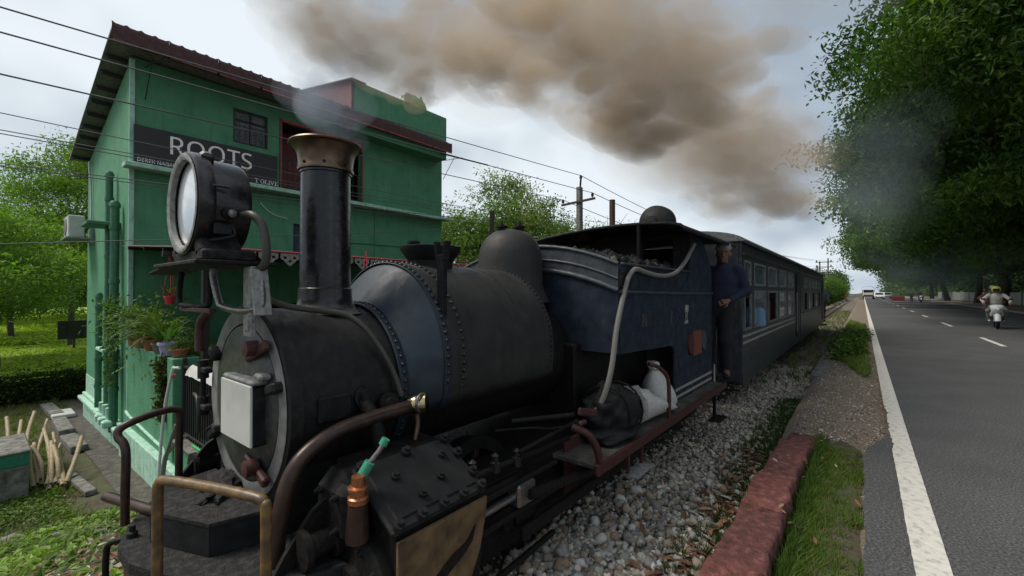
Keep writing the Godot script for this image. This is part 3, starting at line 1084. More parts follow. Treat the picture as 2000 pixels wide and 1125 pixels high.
	drum(b, CX, 0.98, [Vector2(0.0, 0.775), Vector2(0.12, 0.778), Vector2(0.24, 0.79), Vector2(0.33, 0.808), Vector2(0.362, 0.82), Vector2(0.37, 0.845)], 48)
	var door := obj("smokebox_door", b, M.door_grey, L)
	b = mb()
	b.box(P(-2.15, 0.965, 0.785), Vector3(0.27, 0.255, 0.075), 0.006)
	obj("lamp_box", b, M.black, door)
	b = mb()
	b.box(P(-2.185, 0.97, 0.745), Vector3(0.345, 0.262, 0.012), 0.004)
	obj("white_plate", b, M.white_paint, door)
	b = mb()
	b.box(P(-2.17, 1.113, 0.775), Vector3(0.34, 0.022, 0.07), 0.008)
	b.box(P(-2.02, 1.135, 0.79), Vector3(0.08, 0.03, 0.05), 0.01)
	obj("plate_top", b, M.grey_paint, door)
	for y in [0.72, 1.24]:
		b = mb()
		b.box(P(-2.08, y, 0.79), Vector3(0.22, 0.045, 0.03), 0.008, Basis(Vector3.BACK, 0.35 if y > 1.0 else -0.3))
		b.lathe([Vector2(0.035, 0), Vector2(0.035, 0.05), Vector2(0.0, 0.055)], 10, axis_place(P(-2.08, y + 0.015, 0.79), FWD))
		obj("hinge", b, M.oxide, door)
	for i in 3:
		var a: float = [0.3, 2.6, 3.7][i]
		b = mb()
		b.box(P(CX + 0.39 * cos(a), 0.98 + 0.39 * sin(a), 0.80), Vector3(0.09, 0.045, 0.05), 0.01, Basis(Vector3.BACK, a))
		obj("door_dog", b, M.black, door)
	# fittings left of the door
	pipe("steam_elbow", [P(-2.58, 1.40, 0.76), P(-2.63, 1.36, 0.74), P(-2.65, 1.30, 0.735), P(-2.65, 1.2, 0.735)], 0.022, M.oxide, L, 9, 5)
	for y in [0.88, 1.08]:
		b = mb()
		b.box(P(-2.78, y, 0.8), Vector3(0.1, 0.03, 0.04), 0.006)
		b.lathe([Vector2(0.028, -0.05), Vector2(0.028, 0.05), Vector2(0, 0.05)], 8, axis_place(P(-2.82, y, 0.8), Vector3.UP))
		obj("side_bracket", b, M.black, L)
	b = mb()
	b.tube([P(-2.82, 0.86, 0.8), P(-2.82, 1.1, 0.8)], 0.014, 8)
	obj("side_rod", b, M.black, L)

	# boiler, saddle tank
	b = mb()
	drum(b, CX, 0.98, [Vector2(0.43, 1.40), Vector2(0.43, 3.15)], 40)
	obj("boiler", b, M.grime, L)
	b = mb()
	drum(b, CX, 0.98, [Vector2(0.455, 1.38), Vector2(0.462, 1.385), Vector2(0.462, 1.43), Vector2(0.455, 1.44)], 56)
	obj("smokebox_band", b, M.blue, L)
	arc_rivets(L, "rivet row behind the smokebox", CX, 0.98, 0.462, 1.408, -40, 220, 50, 0.0115, true, M.black_gloss)
	b = mb()
	b.sheet([saddle_ring(CX, 1.0, 0.448, 0.8, 1.43), saddle_ring(CX, 1.06, 0.50, 0.84, 1.50), saddle_ring(CX, 1.10, 0.548, 0.86, 1.565), saddle_ring(CX, 1.115, 0.562, 0.87, 1.60)], FWD)
	obj("tank_front", b, M.blue, L)
	b = mb()
	var rows := []
	for d in [1.60, 1.85, 2.1, 2.35, 2.63]:
		rows.push_back(saddle_ring(CX, 1.115, 0.565, 0.87, d))
	b.sheet(rows, Vector3.UP)
	var back_ring := saddle_ring(CX, 1.115, 0.565, 0.87, 2.63)
	for i in back_ring.size() - 1:
		b.tri(back_ring[i], back_ring[i + 1], P(CX, 1.0, 2.63), BACKW, BACKW, BACKW)
	var tank := obj("saddle_tank", b, M.tank, L)
	for d in [1.585, 1.70]:
		b = mb()
		b.sheet([saddle_ring(CX, 1.115, 0.566, 0.87, d - 0.001), saddle_ring(CX, 1.115, 0.5705, 0.87, d), saddle_ring(CX, 1.115, 0.5705, 0.87, d + 0.045), saddle_ring(CX, 1.115, 0.566, 0.87, d + 0.046)], Vector3.UP)
		obj("tank_band", b, M.blue if d < 1.6 else M.tank, tank)
		arc_rivets(tank, "double row of rivets round the front of the tank" , CX, 1.115, 0.571, d + 0.022, -18, 198, 50, 0.0135, true, M.black_gloss)
	arc_rivets(tank, "row of rivets round the back of the tank", CX, 1.115, 0.566, 2.60, -18, 198, 60, 0.0105, true, M.black)
	# seam on the tank top
	b = mb()
	var seam := []
	for i in 12:
		var a := deg_to_rad(96.0 - 62.0 * i / 11.0)
		seam.push_back(P(CX + 0.566 * cos(a), 1.115 + 0.566 * sin(a), 2.28))
	b.tube(seam, 0.005, 6)
	obj("seam", b, M.black, tank)
	# filler
	b = mb()
	b.lathe([Vector2(0.15, 0.0), Vector2(0.15, 0.05), Vector2(0.16, 0.06), Vector2(0.205, 0.12), Vector2(0.21, 0.145), Vector2(0.19, 0.15), Vector2(0.0, 0.155)], 12, axis_place(P(CX + 0.01, 1.66, 1.96), Vector3.UP))
	var fil := obj("tank_filler", b, M.black, L)
	b = mb()
	b.lathe([Vector2(0.02, 0), Vector2(0.02, 0.02), Vector2(0.045, 0.025), Vector2(0.045, 0.04), Vector2(0, 0.045)], 10, axis_place(P(CX - 0.1, 1.81, 1.9), Vector3.UP))
	obj("filler_knob", b, M.black, fil)
	b = mb()
	b.box(P(-1.815, 1.46, 1.635), Vector3(0.05, 0.5, 0.04), 0.006)
	for s in [-1.0, 1.0]:
		b.box(P(-1.815 + s * 0.034, 1.73, 1.635), Vector3(0.02, 0.11, 0.045), 0.005, Basis(Vector3.BACK, -s * 0.18))
	b.box(P(-1.83, 1.235, 1.64), Vector3(0.07, 0.1, 0.05), 0.008)
	obj("tank_post", b, M.black, L)
	# dome
	b = mb()
	b.lathe([Vector2(0.33, 1.42), Vector2(0.29, 1.5), Vector2(0.272, 1.56), Vector2(0.27, 1.74), Vector2(0.262, 1.82), Vector2(0.24, 1.895), Vector2(0.2, 1.955), Vector2(0.14, 2.0), Vector2(0.07, 2.018), Vector2(0.0, 2.02)], 40, Transform3D(Basis.IDENTITY, P(CX, 0, 2.83)))
	var dome := obj("dome", b, M.tank, L)
	for s in [-0.05, 0.055]:
		b = mb()
		b.lathe([Vector2(0.035, 0), Vector2(0.035, 0.03), Vector2(0.05, 0.035), Vector2(0.05, 0.05), Vector2(0.015, 0.055), Vector2(0.012, 0.09), Vector2(0, 0.09)], 10, axis_place(P(CX + s, 2.005, 2.83 + s), Vector3.UP))
		obj("safety_valve", b, M.black, dome)

	# chimney
	b = mb()
	b.lathe([Vector2(0.21, 1.385), Vector2(0.165, 1.41), Vector2(0.142, 1.44), Vector2(0.138, 1.47), Vector2(0.138, 1.52), Vector2(0.131, 1.525), Vector2(0.127, 2.18)], 40, Transform3D(Basis.IDENTITY, P(CX, 0, 1.22)))
	var chim := obj("chimney", b, M.black_gloss, L)
	b = mb()
	b.lathe([Vector2(0.128, 2.155), Vector2(0.143, 2.157), Vector2(0.145, 2.17), Vector2(0.14, 2.18), Vector2(0.141, 2.21), Vector2(0.146, 2.245), Vector2(0.158, 2.275), Vector2(0.178, 2.295)], 48, Transform3D(Basis.IDENTITY, P(CX, 0, 1.22)))
	var cap := obj("chimney_cap", b, M.copper_old, chim)
	b = mb()
	b.lathe([Vector2(0.176, 2.291), Vector2(0.187, 2.294), Vector2(0.191, 2.301), Vector2(0.187, 2.309), Vector2(0.17, 2.311), Vector2(0.13, 2.295), Vector2(0.11, 2.2), Vector2(0.108, 1.9)], 48, Transform3D(Basis.IDENTITY, P(CX, 0, 1.22)))
	obj("chimney_rim", b, M.copper_old, chim)
	b = mb()
	b.lathe([Vector2(0.1285, 2.14), Vector2(0.134, 2.143), Vector2(0.134, 2.153), Vector2(0.1285, 2.156)], 40, Transform3D(Basis.IDENTITY, P(CX, 0, 1.22)))
	obj("chimney_band", b, M.black_gloss, chim)
	for i in 8:
		var a := TAU * (i + 0.3) / 8.0
		obj("cap_rivet", bolt(P(CX + 0.139 * cos(a), 2.185, 1.22 + 0.139 * sin(a)), Vector3(cos(a), 0, -sin(a)), 0.009, 0.009), M.black, chim)

	headlamp(L)
	pipework(L)
	cylinders(L)
	wheels(L)
	cab(L)

func headlamp(L: Node3D) -> void:
	var b := mb()
	var C := Vector2(CX, 1.885)
	drum(b, C.x, C.y, [Vector2(0.205, 0.60), Vector2(0.208, 0.61), Vector2(0.208, 0.755), Vector2(0.2, 0.775), Vector2(0.0, 0.785)], 44)
	var lamp := obj("headlamp", b, M.black_gloss, L)
	b = mb()
	drum(b, C.x, C.y, [Vector2(0.186, 0.592), Vector2(0.19, 0.575), Vector2(0.205, 0.566), Vector2(0.222, 0.572), Vector2(0.227, 0.585), Vector2(0.227, 0.622), Vector2(0.222, 0.632), Vector2(0.208, 0.636)], 44)
	obj("lamp_rim", b, M.black_gloss, lamp)
	b = mb()
	drum(b, C.x, C.y, [Vector2(0.186, 0.588), Vector2(0.189, 0.57), Vector2(0.206, 0.5625), Vector2(0.216, 0.566)], 44)
	obj("lamp_bezel", b, M.grey_paint, lamp)
	b = mb()
	drum(b, C.x, C.y, [Vector2(0.0, 0.586), Vector2(0.07, 0.587), Vector2(0.13, 0.591), Vector2(0.187, 0.598)], 40)
	obj("lamp_glass", b, M.lens, lamp)
	b = mb()
	b.lathe([Vector2(0.026, 0), Vector2(0.026, 0.02), Vector2(0.018, 0.025), Vector2(0.018, 0.045), Vector2(0.0, 0.05)], 12, axis_place(P(C.x + 0.2, C.y - 0.05, 0.68), Vector3(1, -0.1, 0)))
	var k := obj("side_boss", b, M.black, lamp)
	b = mb()
	b.lathe([Vector2(0.0165, 0), Vector2(0.0165, 0.012), Vector2(0, 0.016)], 10, axis_place(P(C.x + 0.244, C.y - 0.055, 0.68), Vector3(1, -0.1, 0)))
	obj("white_nut", b, M.steel, k)
	b = mb()
	b.box(P(C.x + 0.21, C.y - 0.12, 0.66), Vector3(0.02, 0.05, 0.07), 0.006)
	b.tube(curve([P(C.x + 0.215, C.y - 0.1, 0.69), P(C.x + 0.225, C.y - 0.14, 0.70), P(C.x + 0.22, C.y - 0.16, 0.66), P(C.x + 0.2, C.y - 0.17, 0.62)], 4), 0.008, 6)
	obj("clip", b, M.black, lamp)
	b = mb()
	b.box(P(C.x + 0.10, C.y + 0.19, 0.63), Vector3(0.05, 0.06, 0.05), 0.012, Basis(Vector3.BACK, -0.5))
	b.tube([P(C.x + 0.2, C.y + 0.06, 0.575), P(C.x + 0.235, C.y + 0.055, 0.68)], 0.006, 6)
	obj("catch", b, M.black_gloss, lamp)
	# cradle
	b = mb()
	b.box(P(C.x + 0.04, 1.655, 0.68), Vector3(0.40, 0.05, 0.2), 0.01)
	for s in [-1.0, 1.0]:
		b.box(P(C.x + s * 0.15, 1.695, 0.66), Vector3(0.06, 0.1, 0.16), 0.012, Basis(Vector3.BACK, s * 0.7))
	obj("cradle", b, M.soot, lamp)
	b = mb()
	b.box(P(C.x - 0.02, 1.622, 0.69), Vector3(0.62, 0.018, 0.3), 0.004)
	b.box(P(C.x - 0.47, 1.612, 0.66), Vector3(0.3, 0.012, 0.16), 0.003, Basis(Vector3.BACK, 0.1))
	obj("lamp_shelf", b, M.grime, lamp)
	# the bracket below it
	var br := Node3D.new()
	br.name = "lamp_bracket"
	L.add_child(br)
	b = mb()
	b.box(P(-2.04, 1.46, 0.745), Vector3(0.085, 0.30, 0.022), 0.004)
	b.box(P(-2.04, 1.36, 0.735), Vector3(0.05, 0.05, 0.012), 0.003)
	obj("post", b, M.grey_paint, br)
	b = mb()
	b.box(P(-1.965, 1.50, 0.76), Vector3(0.014, 0.2, 0.07), 0.003, Basis(Vector3.BACK, 0.25))
	obj("post_stay", b, M.grey_paint, br)
	b = mb()
	b.tube(curve([P(-2.34, 1.61, 0.70), P(-2.335, 1.56, 0.70), P(-2.30, 1.46, 0.71), P(-2.26, 1.435, 0.715), P(-2.1, 1.42, 0.73), P(-1.98, 1.43, 0.75), P(-1.955, 1.455, 0.76), P(-1.985, 1.55, 0.77)], 5), 0.0155, 9)
	obj("stay_tube", b, M.steel, br)
	b = mb()
	b.tube(curve([P(-2.66, 1.60, 0.66), P(-2.69, 1.52, 0.66), P(-2.69, 1.455, 0.66), P(-2.66, 1.435, 0.665), P(-2.42, 1.435, 0.69), P(-2.39, 1.46, 0.7), P(-2.385, 1.58, 0.7)], 5), 0.013, 9)
	obj("stay_tube", b, M.grime, br)
	b = mb()
	b.box(P(-2.5, 1.415, 0.68), Vector3(0.44, 0.022, 0.03), 0.004)
	obj("cross_bar", b, M.oxide, br)
	# flexible conduits
	pipe("conduit", [P(-2.07, 1.83, 0.73), P(-2.0, 1.825, 0.74), P(-1.965, 1.78, 0.765), P(-1.95, 1.68, 0.775), P(-1.965, 1.62, 0.775), P(-2.0, 1.60, 0.77)], 0.0175, M.hose_dark, L, 9, 6)

func pipework(L: Node3D) -> void:
	var pts := [P(-2.02, 1.60, 0.75), P(-1.995, 1.53, 0.77), P(-1.985, 1.47, 0.80), P(-2.0, 1.445, 0.86), P(-2.0, 1.425, 0.95), P(-2.0, 1.41, 1.06), P(-1.975, 1.385, 1.16), P(-1.92, 1.31, 1.235), P(-1.86, 1.18, 1.30), P(-1.83, 1.07, 1.34), P(-1.81, 0.98, 1.36)]
	pipe("conduit", pts, 0.0145, M.hose_dark, L, 9, 6)
	# the large bent pipe
	pipe("steam_pipe", [P(-1.77, 0.42, 0.74), P(-1.76, 0.55, 0.745), P(-1.75, 0.66, 0.755), P(-1.75, 0.77, 0.785), P(-1.75, 0.85, 0.85), P(-1.75, 0.905, 0.97), P(-1.75, 0.925, 1.12), P(-1.75, 0.935, 1.38)], 0.032, M.pipe_brown, L, 14, 7)
	var b := mb()
	b.lathe([Vector2(0.0, -0.04), Vector2(0.035, -0.035), Vector2(0.045, -0.01), Vector2(0.05, 0.01), Vector2(0.043, 0.03), Vector2(0.055, 0.034), Vector2(0.055, 0.06), Vector2(0.03, 0.065), Vector2(0, 0.07)], 14, axis_place(P(-1.745, 0.94, 1.395), Vector3(0.75, 0.1, -0.6)))
	var v := obj("brass_valve", b, M.brass, L)
	b = mb()
	var wheel := []
	for i in 17:
		var a := TAU * i / 16.0
		wheel.push_back(P(-1.70, 0.955, 1.40) + Vector3(0.012 * cos(a), 0.045 * sin(a), 0.045 * cos(a)))
	b.tube(wheel, 0.007, 6, false)
	obj("hand_wheel", b, M.steel, v)
	pipe("valve_drop", [P(-1.74, 0.9, 1.40), P(-1.735, 0.84, 1.40), P(-1.73, 0.76, 1.38)], 0.016, M.copper_old, L, 8, 4)
	for q in [[-1.84, 1.0, 1.18], [-1.80, 0.95, 1.29]]:
		b = mb()
		b.lathe([Vector2(0.055, 0), Vector2(0.055, 0.02), Vector2(0.035, 0.024), Vector2(0.032, 0.05), Vector2(0.0, 0.055)], 12, axis_place(P(q[0] - 0.02, q[1], q[2]), Vector3(1, 0.2, 0.1)))
		obj("wash_out_plug", b, M.grime, L)
	b = mb()
	b.box(P(-1.855, 0.98, 1.03), Vector3(0.03, 0.12, 0.16), 0.01)
	obj("side_plate", b, M.black, L)
	pipe("exhaust_pipe", [P(-1.84, 0.98, 1.17), P(-1.78, 0.93, 1.17), P(-1.74, 0.84, 1.18), P(-1.72, 0.68, 1.2)], 0.034, M.grime, L, 10, 5)
	# pale hose on the bunker side
	pipe("pale_hose", [P(-1.52, 0.62, 2.82), P(-1.46, 0.74, 2.86), P(-1.42, 0.95, 2.91), P(-1.42, 1.24, 3.0), P(-1.42, 1.5, 3.13), P(-1.415, 1.62, 3.2), P(-1.41, 1.675, 3.28), P(-1.41, 1.685, 3.36), P(-1.412, 1.665, 3.55), P(-1.412, 1.65, 3.78), P(-1.415, 1.655, 4.05), P(-1.415, 1.70, 4.32), P(-1.412, 1.80, 4.55), P(-1.41, 1.93, 4.75), P(-1.41, 2.02, 4.88)], 0.020, M.hose_grey, L, 10, 6)

func cylinders(L: Node3D) -> void:
	var b: MB
	for s in [1.0, -1.0]:
		var X := func(x: float) -> float: return CX + s * (x - CX)
		# block: sloping lid, ochre side sheet, front cover
		var lidp := Transform3D(Basis(Vector3.RIGHT, Vector3.UP, Vector3(0, 0, -1)), Vector3(0, 0, -1.0))
		b = mb()
		b.prism([Vector2(X.call(-1.78), 0.12), Vector2(X.call(-1.45), 0.06), Vector2(X.call(-1.375), 0.16), Vector2(X.call(-1.352), 0.35), Vector2(X.call(-1.365), 0.585), Vector2(X.call(-1.62), 0.765), Vector2(X.call(-1.78), 0.78)], 0.46, lidp)
		var cyl := obj("cylinder_block", b, M.grime, L)
		# lid plate
		var n := Vector3(s * 0.155, 0.255, 0).normalized()
		var u := Vector3(s * 0.255, -0.155, 0).normalized()
		var mid := P(X.call(-1.49), 0.685, 1.23)
		b = mb()
		var bas := Basis(u, n, u.cross(n))
		b.box(mid, Vector3(0.335, 0.03, 0.51), 0.01, bas)
		b.box(mid + n * 0.012, Vector3(0.26, 0.02, 0.44), 0.009, bas)
		var lid := obj("valve_chest_lid", b, M.black, cyl)
		for i in 5:
			for e in [-0.148, 0.148]:
				if e < 0.0 and i % 2 == 1:
					continue
				obj("bolt", bolt(mid + u * e + Vector3(0, 0, 1) * (-0.225 + 0.1125 * i) + n * 0.012, n, 0.024, 0.04), M.black, cyl)
		for q in [[-0.05, 0.12], [0.03, -0.07], [0.07, 0.06], [-0.07, -0.15]]:
			obj("bolt", bolt(mid + u * q[0] + Vector3(0, 0, 1) * q[1] + n * 0.02, n, 0.02, 0.03), M.black, cyl)
		for e in [-0.05, 0.07]:
			obj("bolt", bolt(mid + u * e + Vector3(0, 0, -0.235) + n * 0.012, n, 0.024, 0.04), M.black, cyl)
		# side sheet
		b = mb()
		var side := Transform3D(Basis(Vector3(0, 0, -1), Vector3.UP, Vector3(s, 0, 0)), Vector3(X.call(-1.347), 0, 0))
		b.prism([Vector2(0.99, 0.575), Vector2(1.475, 0.575), Vector2(1.468, 0.5), Vector2(1.43, 0.36), Vector2(1.36, 0.23), Vector2(1.26, 0.13), Vector2(1.1, 0.08), Vector2(0.99, 0.08)], 0.012, side)
		obj("side_sheet", b, M.ochre, cyl)
		if s > 0:
			b = mb()
			side.origin.x += 0.0145
			b.prism([Vector2(1.05, 0.30), Vector2(1.08, 0.34), Vector2(1.17, 0.365), Vector2(1.26, 0.41), Vector2(1.34, 0.43), Vector2(1.4, 0.485), Vector2(1.38, 0.42), Vector2(1.33, 0.385), Vector2(1.24, 0.345), Vector2(1.18, 0.30), Vector2(1.1, 0.285)], 0.002, side)
			obj("oil_stain", b, M.grime, cyl)
		# cylinder cover and piston gland
		b = mb()
		b.lathe([Vector2(0.19, -0.02), Vector2(0.19, 0.03), Vector2(0.17, 0.045), Vector2(0.09, 0.055), Vector2(0.085, 0.085), Vector2(0.0, 0.09)], 28, axis_place(P(X.call(-1.54), 0.36, 0.985), FWD))
		obj("cylinder_cover", b, M.grime, cyl)
		for i in 10:
			var a := TAU * i / 10.0
			obj("cover_bolt", bolt(P(X.call(-1.54) + 0.155 * cos(a), 0.36 + 0.155 * sin(a), 0.945), FWD, 0.014, 0.024), M.black, cyl)
		# lumps of fittings in front of the lid
		b = mb()
		b.box(P(X.call(-1.66), 0.63, 0.95), Vector3(0.24, 0.22, 0.10), 0.03)
		b.box(P(X.call(-1.70), 0.72, 0.99), Vector3(0.16, 0.1, 0.12), 0.03)
		b.lathe([Vector2(0.075, 0), Vector2(0.075, 0.03), Vector2(0.05, 0.034), Vector2(0.05, 0.12), Vector2(0.075, 0.124), Vector2(0.075, 0.15), Vector2(0, 0.155)], 14, axis_place(P(X.call(-1.66), 0.52, 0.93), FWD))
		obj("valve_gland", b, M.grime, cyl)
		for q in [[-1.72, 0.70, 0.9], [-1.60, 0.70, 0.9], [-1.72, 0.57, 0.9], [-1.60, 0.57, 0.9]]:
			obj("gland_bolt", bolt(P(X.call(q[0]), q[1], q[2]), FWD, 0.014, 0.03), M.black, cyl)
		pipe("drain_pipe", [P(X.call(-1.56), 0.36, 0.90), P(X.call(-1.62), 0.32, 0.78), P(X.call(-1.72), 0.29, 0.62)], 0.028, M.grime, cyl, 10, 4)
		b = mb()
		b.lathe([Vector2(0.055, 0), Vector2(0.055, 0.035), Vector2(0.035, 0.04), Vector2(0, 0.04)], 12, axis_place(P(X.call(-1.60), 0.335, 0.82), Vector3(-s * 0.5, -0.25, 0.8)))
		obj("pipe_flange", b, M.black, cyl)
		if s < 0:
			continue
		# copper relief valve, green taped cock
		b = mb()
		b.lathe([Vector2(0.03, -0.0), Vector2(0.032, 0.05), Vector2(0.04, 0.055), Vector2(0.04, 0.075), Vector2(0.034, 0.08), Vector2(0.034, 0.10), Vector2(0.041, 0.105), Vector2(0.041, 0.115), Vector2(0.026, 0.12), Vector2(0.026, 0.155), Vector2(0, 0.158)], 8, axis_place(P(-1.505, 0.645, 0.93), Vector3(0.02, 1, 0)))
		var cv := obj("copper_valve", b, M.copper, L)
		b = mb()
		b.lathe([Vector2(0.045, -0.09), Vector2(0.042, -0.03), Vector2(0.036, 0.05), Vector2(0.03, 0.052)], 10, axis_place(P(-1.505, 0.645, 0.93), Vector3(0.02, 1, 0)))
		obj("valve_base", b, M.pipe_brown, cv)
		b = mb()
		b.tube([P(-1.535, 0.74, 0.94), P(-1.515, 0.82, 0.975), P(-1.5, 0.87, 1.02), P(-1.49, 0.905, 1.04)], 0.011, 8)
		var cock := obj("drain_cock", b, M.steel, L)
		b = mb()
		b.tube([P(-1.528, 0.775, 0.955), P(-1.508, 0.835, 0.985)], 0.021, 10)
		b.tube([P(-1.494, 0.892, 1.032), P(-1.487, 0.915, 1.043)], 0.017, 10)
		obj("green_tape", b, plain(0.04, 0.27, 0.16, 0.55), cock)
	# skirt plate between the frame and the smokebox, with a curved edge
	for s in [1.0, -1.0]:
		b = mb()
		var side := Transform3D(Basis(Vector3(0, 0, -1), Vector3.UP, Vector3(s, 0, 0)), Vector3(CX + s * 0.60, 0, 0))
		b.prism([Vector2(0.66, 0.40), Vector2(0.74, 0.52), Vector2(0.84, 0.64), Vector2(0.95, 0.705), Vector2(1.12, 0.75), Vector2(1.3, 0.78), Vector2(1.3, 0.3), Vector2(0.66, 0.3)], 0.02, side)
		obj("frame_horn", b, M.grime, L)

func wheels(L: Node3D) -> void:
	var b: MB
	var rim := MB.new()
	rim.lathe([Vector2(0.26, -0.05), Vector2(0.33, -0.05), Vector2(0.33, 0.045), Vector2(0.35, 0.05), Vector2(0.35, 0.065), Vector2(0.27, 0.07), Vector2(0.26, 0.02), Vector2(0.26, -0.05)], 36)
	var rim_m := rim.mesh()
	var spk := MB.new()
	spk.lathe([Vector2(0, -0.06), Vector2(0.075, -0.06), Vector2(0.08, 0.05), Vector2(0, 0.05)], 18)
	for i in 9:
		var a := TAU * i / 9.0
		spk.box(Vector3(cos(a), 0, sin(a)) * 0.165, Vector3(0.2, 0.035, 0.045), 0.005, Basis(Vector3.UP, -a))
	var spk_m := spk.mesh()
	for d in [2.0, 3.55]:
		for s in [1.0, -1.0]:
			var w := obj("wheel", rim_m, M.grime, L)
			w.transform = Transform3D(Basis(Vector3(0, -s, 0), Vector3(s, 0, 0), Vector3.BACK), P(CX + s * 0.315, 0.235, d) - org)
			obj("spokes", spk_m, M.oxide, w)
			b = mb()
			b.box(P(CX + s * 0.74, 0.225, d), Vector3(0.06, 0.13, 0.30), 0.02)
			b.lathe([Vector2(0.09, 0), Vector2(0.09, 0.07), Vector2(0.05, 0.08), Vector2(0, 0.08)], 16, axis_place(P(CX + s * 0.72, 0.235, d), Vector3(s, 0, 0)))
			obj("crank", b, M.grime, L)
		b = mb()
		b.tube([P(CX - 0.75, 0.235, d), P(CX + 0.75, 0.235, d)], 0.05, 12)
		obj("axle", b, M.grime, L)
	for s in [1.0, -1.0]:
		b = mb()
		b.box(P(CX + s * 0.83, 0.17, 2.78), Vector3(0.035, 0.075, 1.75), 0.008)
		obj("coupling_rod", b, M.steel if s < 0 else M.grime, L)
		b = mb()
		b.tube([P(CX + s * 0.80, 0.38, 1.45), P(CX + s * 0.80, 0.38, 1.95)], 0.022, 10)
		b.box(P(CX + s * 0.80, 0.38, 1.95), Vector3(0.09, 0.13, 0.16), 0.015)
		obj("piston_rod", b, M.steel, L)
		b = mb()
		b.box(P(CX + s * 0.80, 0.46, 1.86), Vector3(0.07, 0.03, 0.82), 0.006)
		b.box(P(CX + s * 0.80, 0.30, 1.86), Vector3(0.07, 0.03, 0.82), 0.006)
		obj("slide_bar", b, M.grime, L)
		b = mb()
		b.tube([P(CX + s * 0.86, 0.38, 1.95), P(CX + s * 0.87, 0.20, 3.5)], [0.03, 0.036], 8)
		obj("connecting_rod", b, M.grime, L)
		b = mb()
		b.tube([P(CX + s * 0.78, 0.58, 1.5), P(CX + s * 0.80, 0.55, 2.45)], 0.016, 8)
		b.tube([P(CX + s * 0.82, 0.62, 1.9), P(CX + s * 0.84, 0.66, 2.5)], 0.012, 8)
		obj("valve_rod", b, M.grime, L)
		for d in [1.55, 1.72, 1.9]:
			b = mb()
			b.lathe([Vector2(0.03, 0), Vector2(0.03, 0.05), Vector2(0.018, 0.055), Vector2(0.018, 0.08), Vector2(0.024, 0.085), Vector2(0, 0.1)], 10, axis_place(P(CX + s * 0.80, 0.56 + 0.02 * sin(d * 9.0), d), Vector3.UP))
			obj("oil_cup", b, M.black_gloss, L)
		b = mb()
		b.box(P(CX + s * 0.72, 0.32, 2.62), Vector3(0.02, 0.36, 0.2), 0.004)
		obj("bracket_plate", b, M.oxide, L)
		b = mb()
		b.tube([P(CX + s * 0.8, -0.02, 1.3), P(CX + s * 0.78, 0.0, 2.3)], 0.018, 8)
		b.tube([P(CX + s * 0.8, 0.36, 1.6), P(CX + s * 0.8, -0.01, 1.36)], 0.012, 8)
		obj("brake_rod", b, M.grime, L)
	# lever and red crank by the running board
	b = mb()
	b.tube([P(-1.62, 0.74, 2.0), P(-1.42, 0.73, 2.38)], 0.015, 8)
	b.tube(curve([P(-1.7, 0.68, 1.95), P(-1.55, 0.69, 2.1), P(-1.5, 0.66, 2.25), P(-1.4, 0.67, 2.4)], 4), 0.009, 6)
	obj("reach_rod", b, M.grime, L)
	b = mb()
	b.box(P(-1.37, 0.735, 2.47), Vector3(0.022, 0.05, 0.24), 0.01, Basis(Vector3.RIGHT, -0.25))
	b.box(P(-1.345, 0.70, 2.36), Vector3(0.03, 0.03, 0.07), 0.01)
	obj("red_lever", b, M.oxide, L)

func letters(text: String, size: float, mat: Material, at: Vector3, turn: Basis, parent: Node, depth := 0.003, font := "Droid Sans", called := "lettering") -> MeshInstance3D:
	var t := TextMesh.new()
	t.text = text
	var f := SystemFont.new()
	f.font_names = PackedStringArray([font])
	t.font = f
	t.font_size = 64
	t.pixel_size = size / 64.0
	t.depth = depth
	var o := MeshInstance3D.new()
	o.mesh = t
	o.material_override = mat
	o.transform = Transform3D(turn, at - org)
	parent.add_child(o, true)
	number(o, called)
	return o

func roof_profile() -> Array:
	return [Vector2(-3.30, 2.045), Vector2(-3.22, 2.075), Vector2(-2.9, 2.135), Vector2(-2.6, 2.17), Vector2(-2.3, 2.19), Vector2(-2.0, 2.2), Vector2(-1.7, 2.195), Vector2(-1.45, 2.175), Vector2(-1.34, 2.15), Vector2(-1.29, 2.11)]

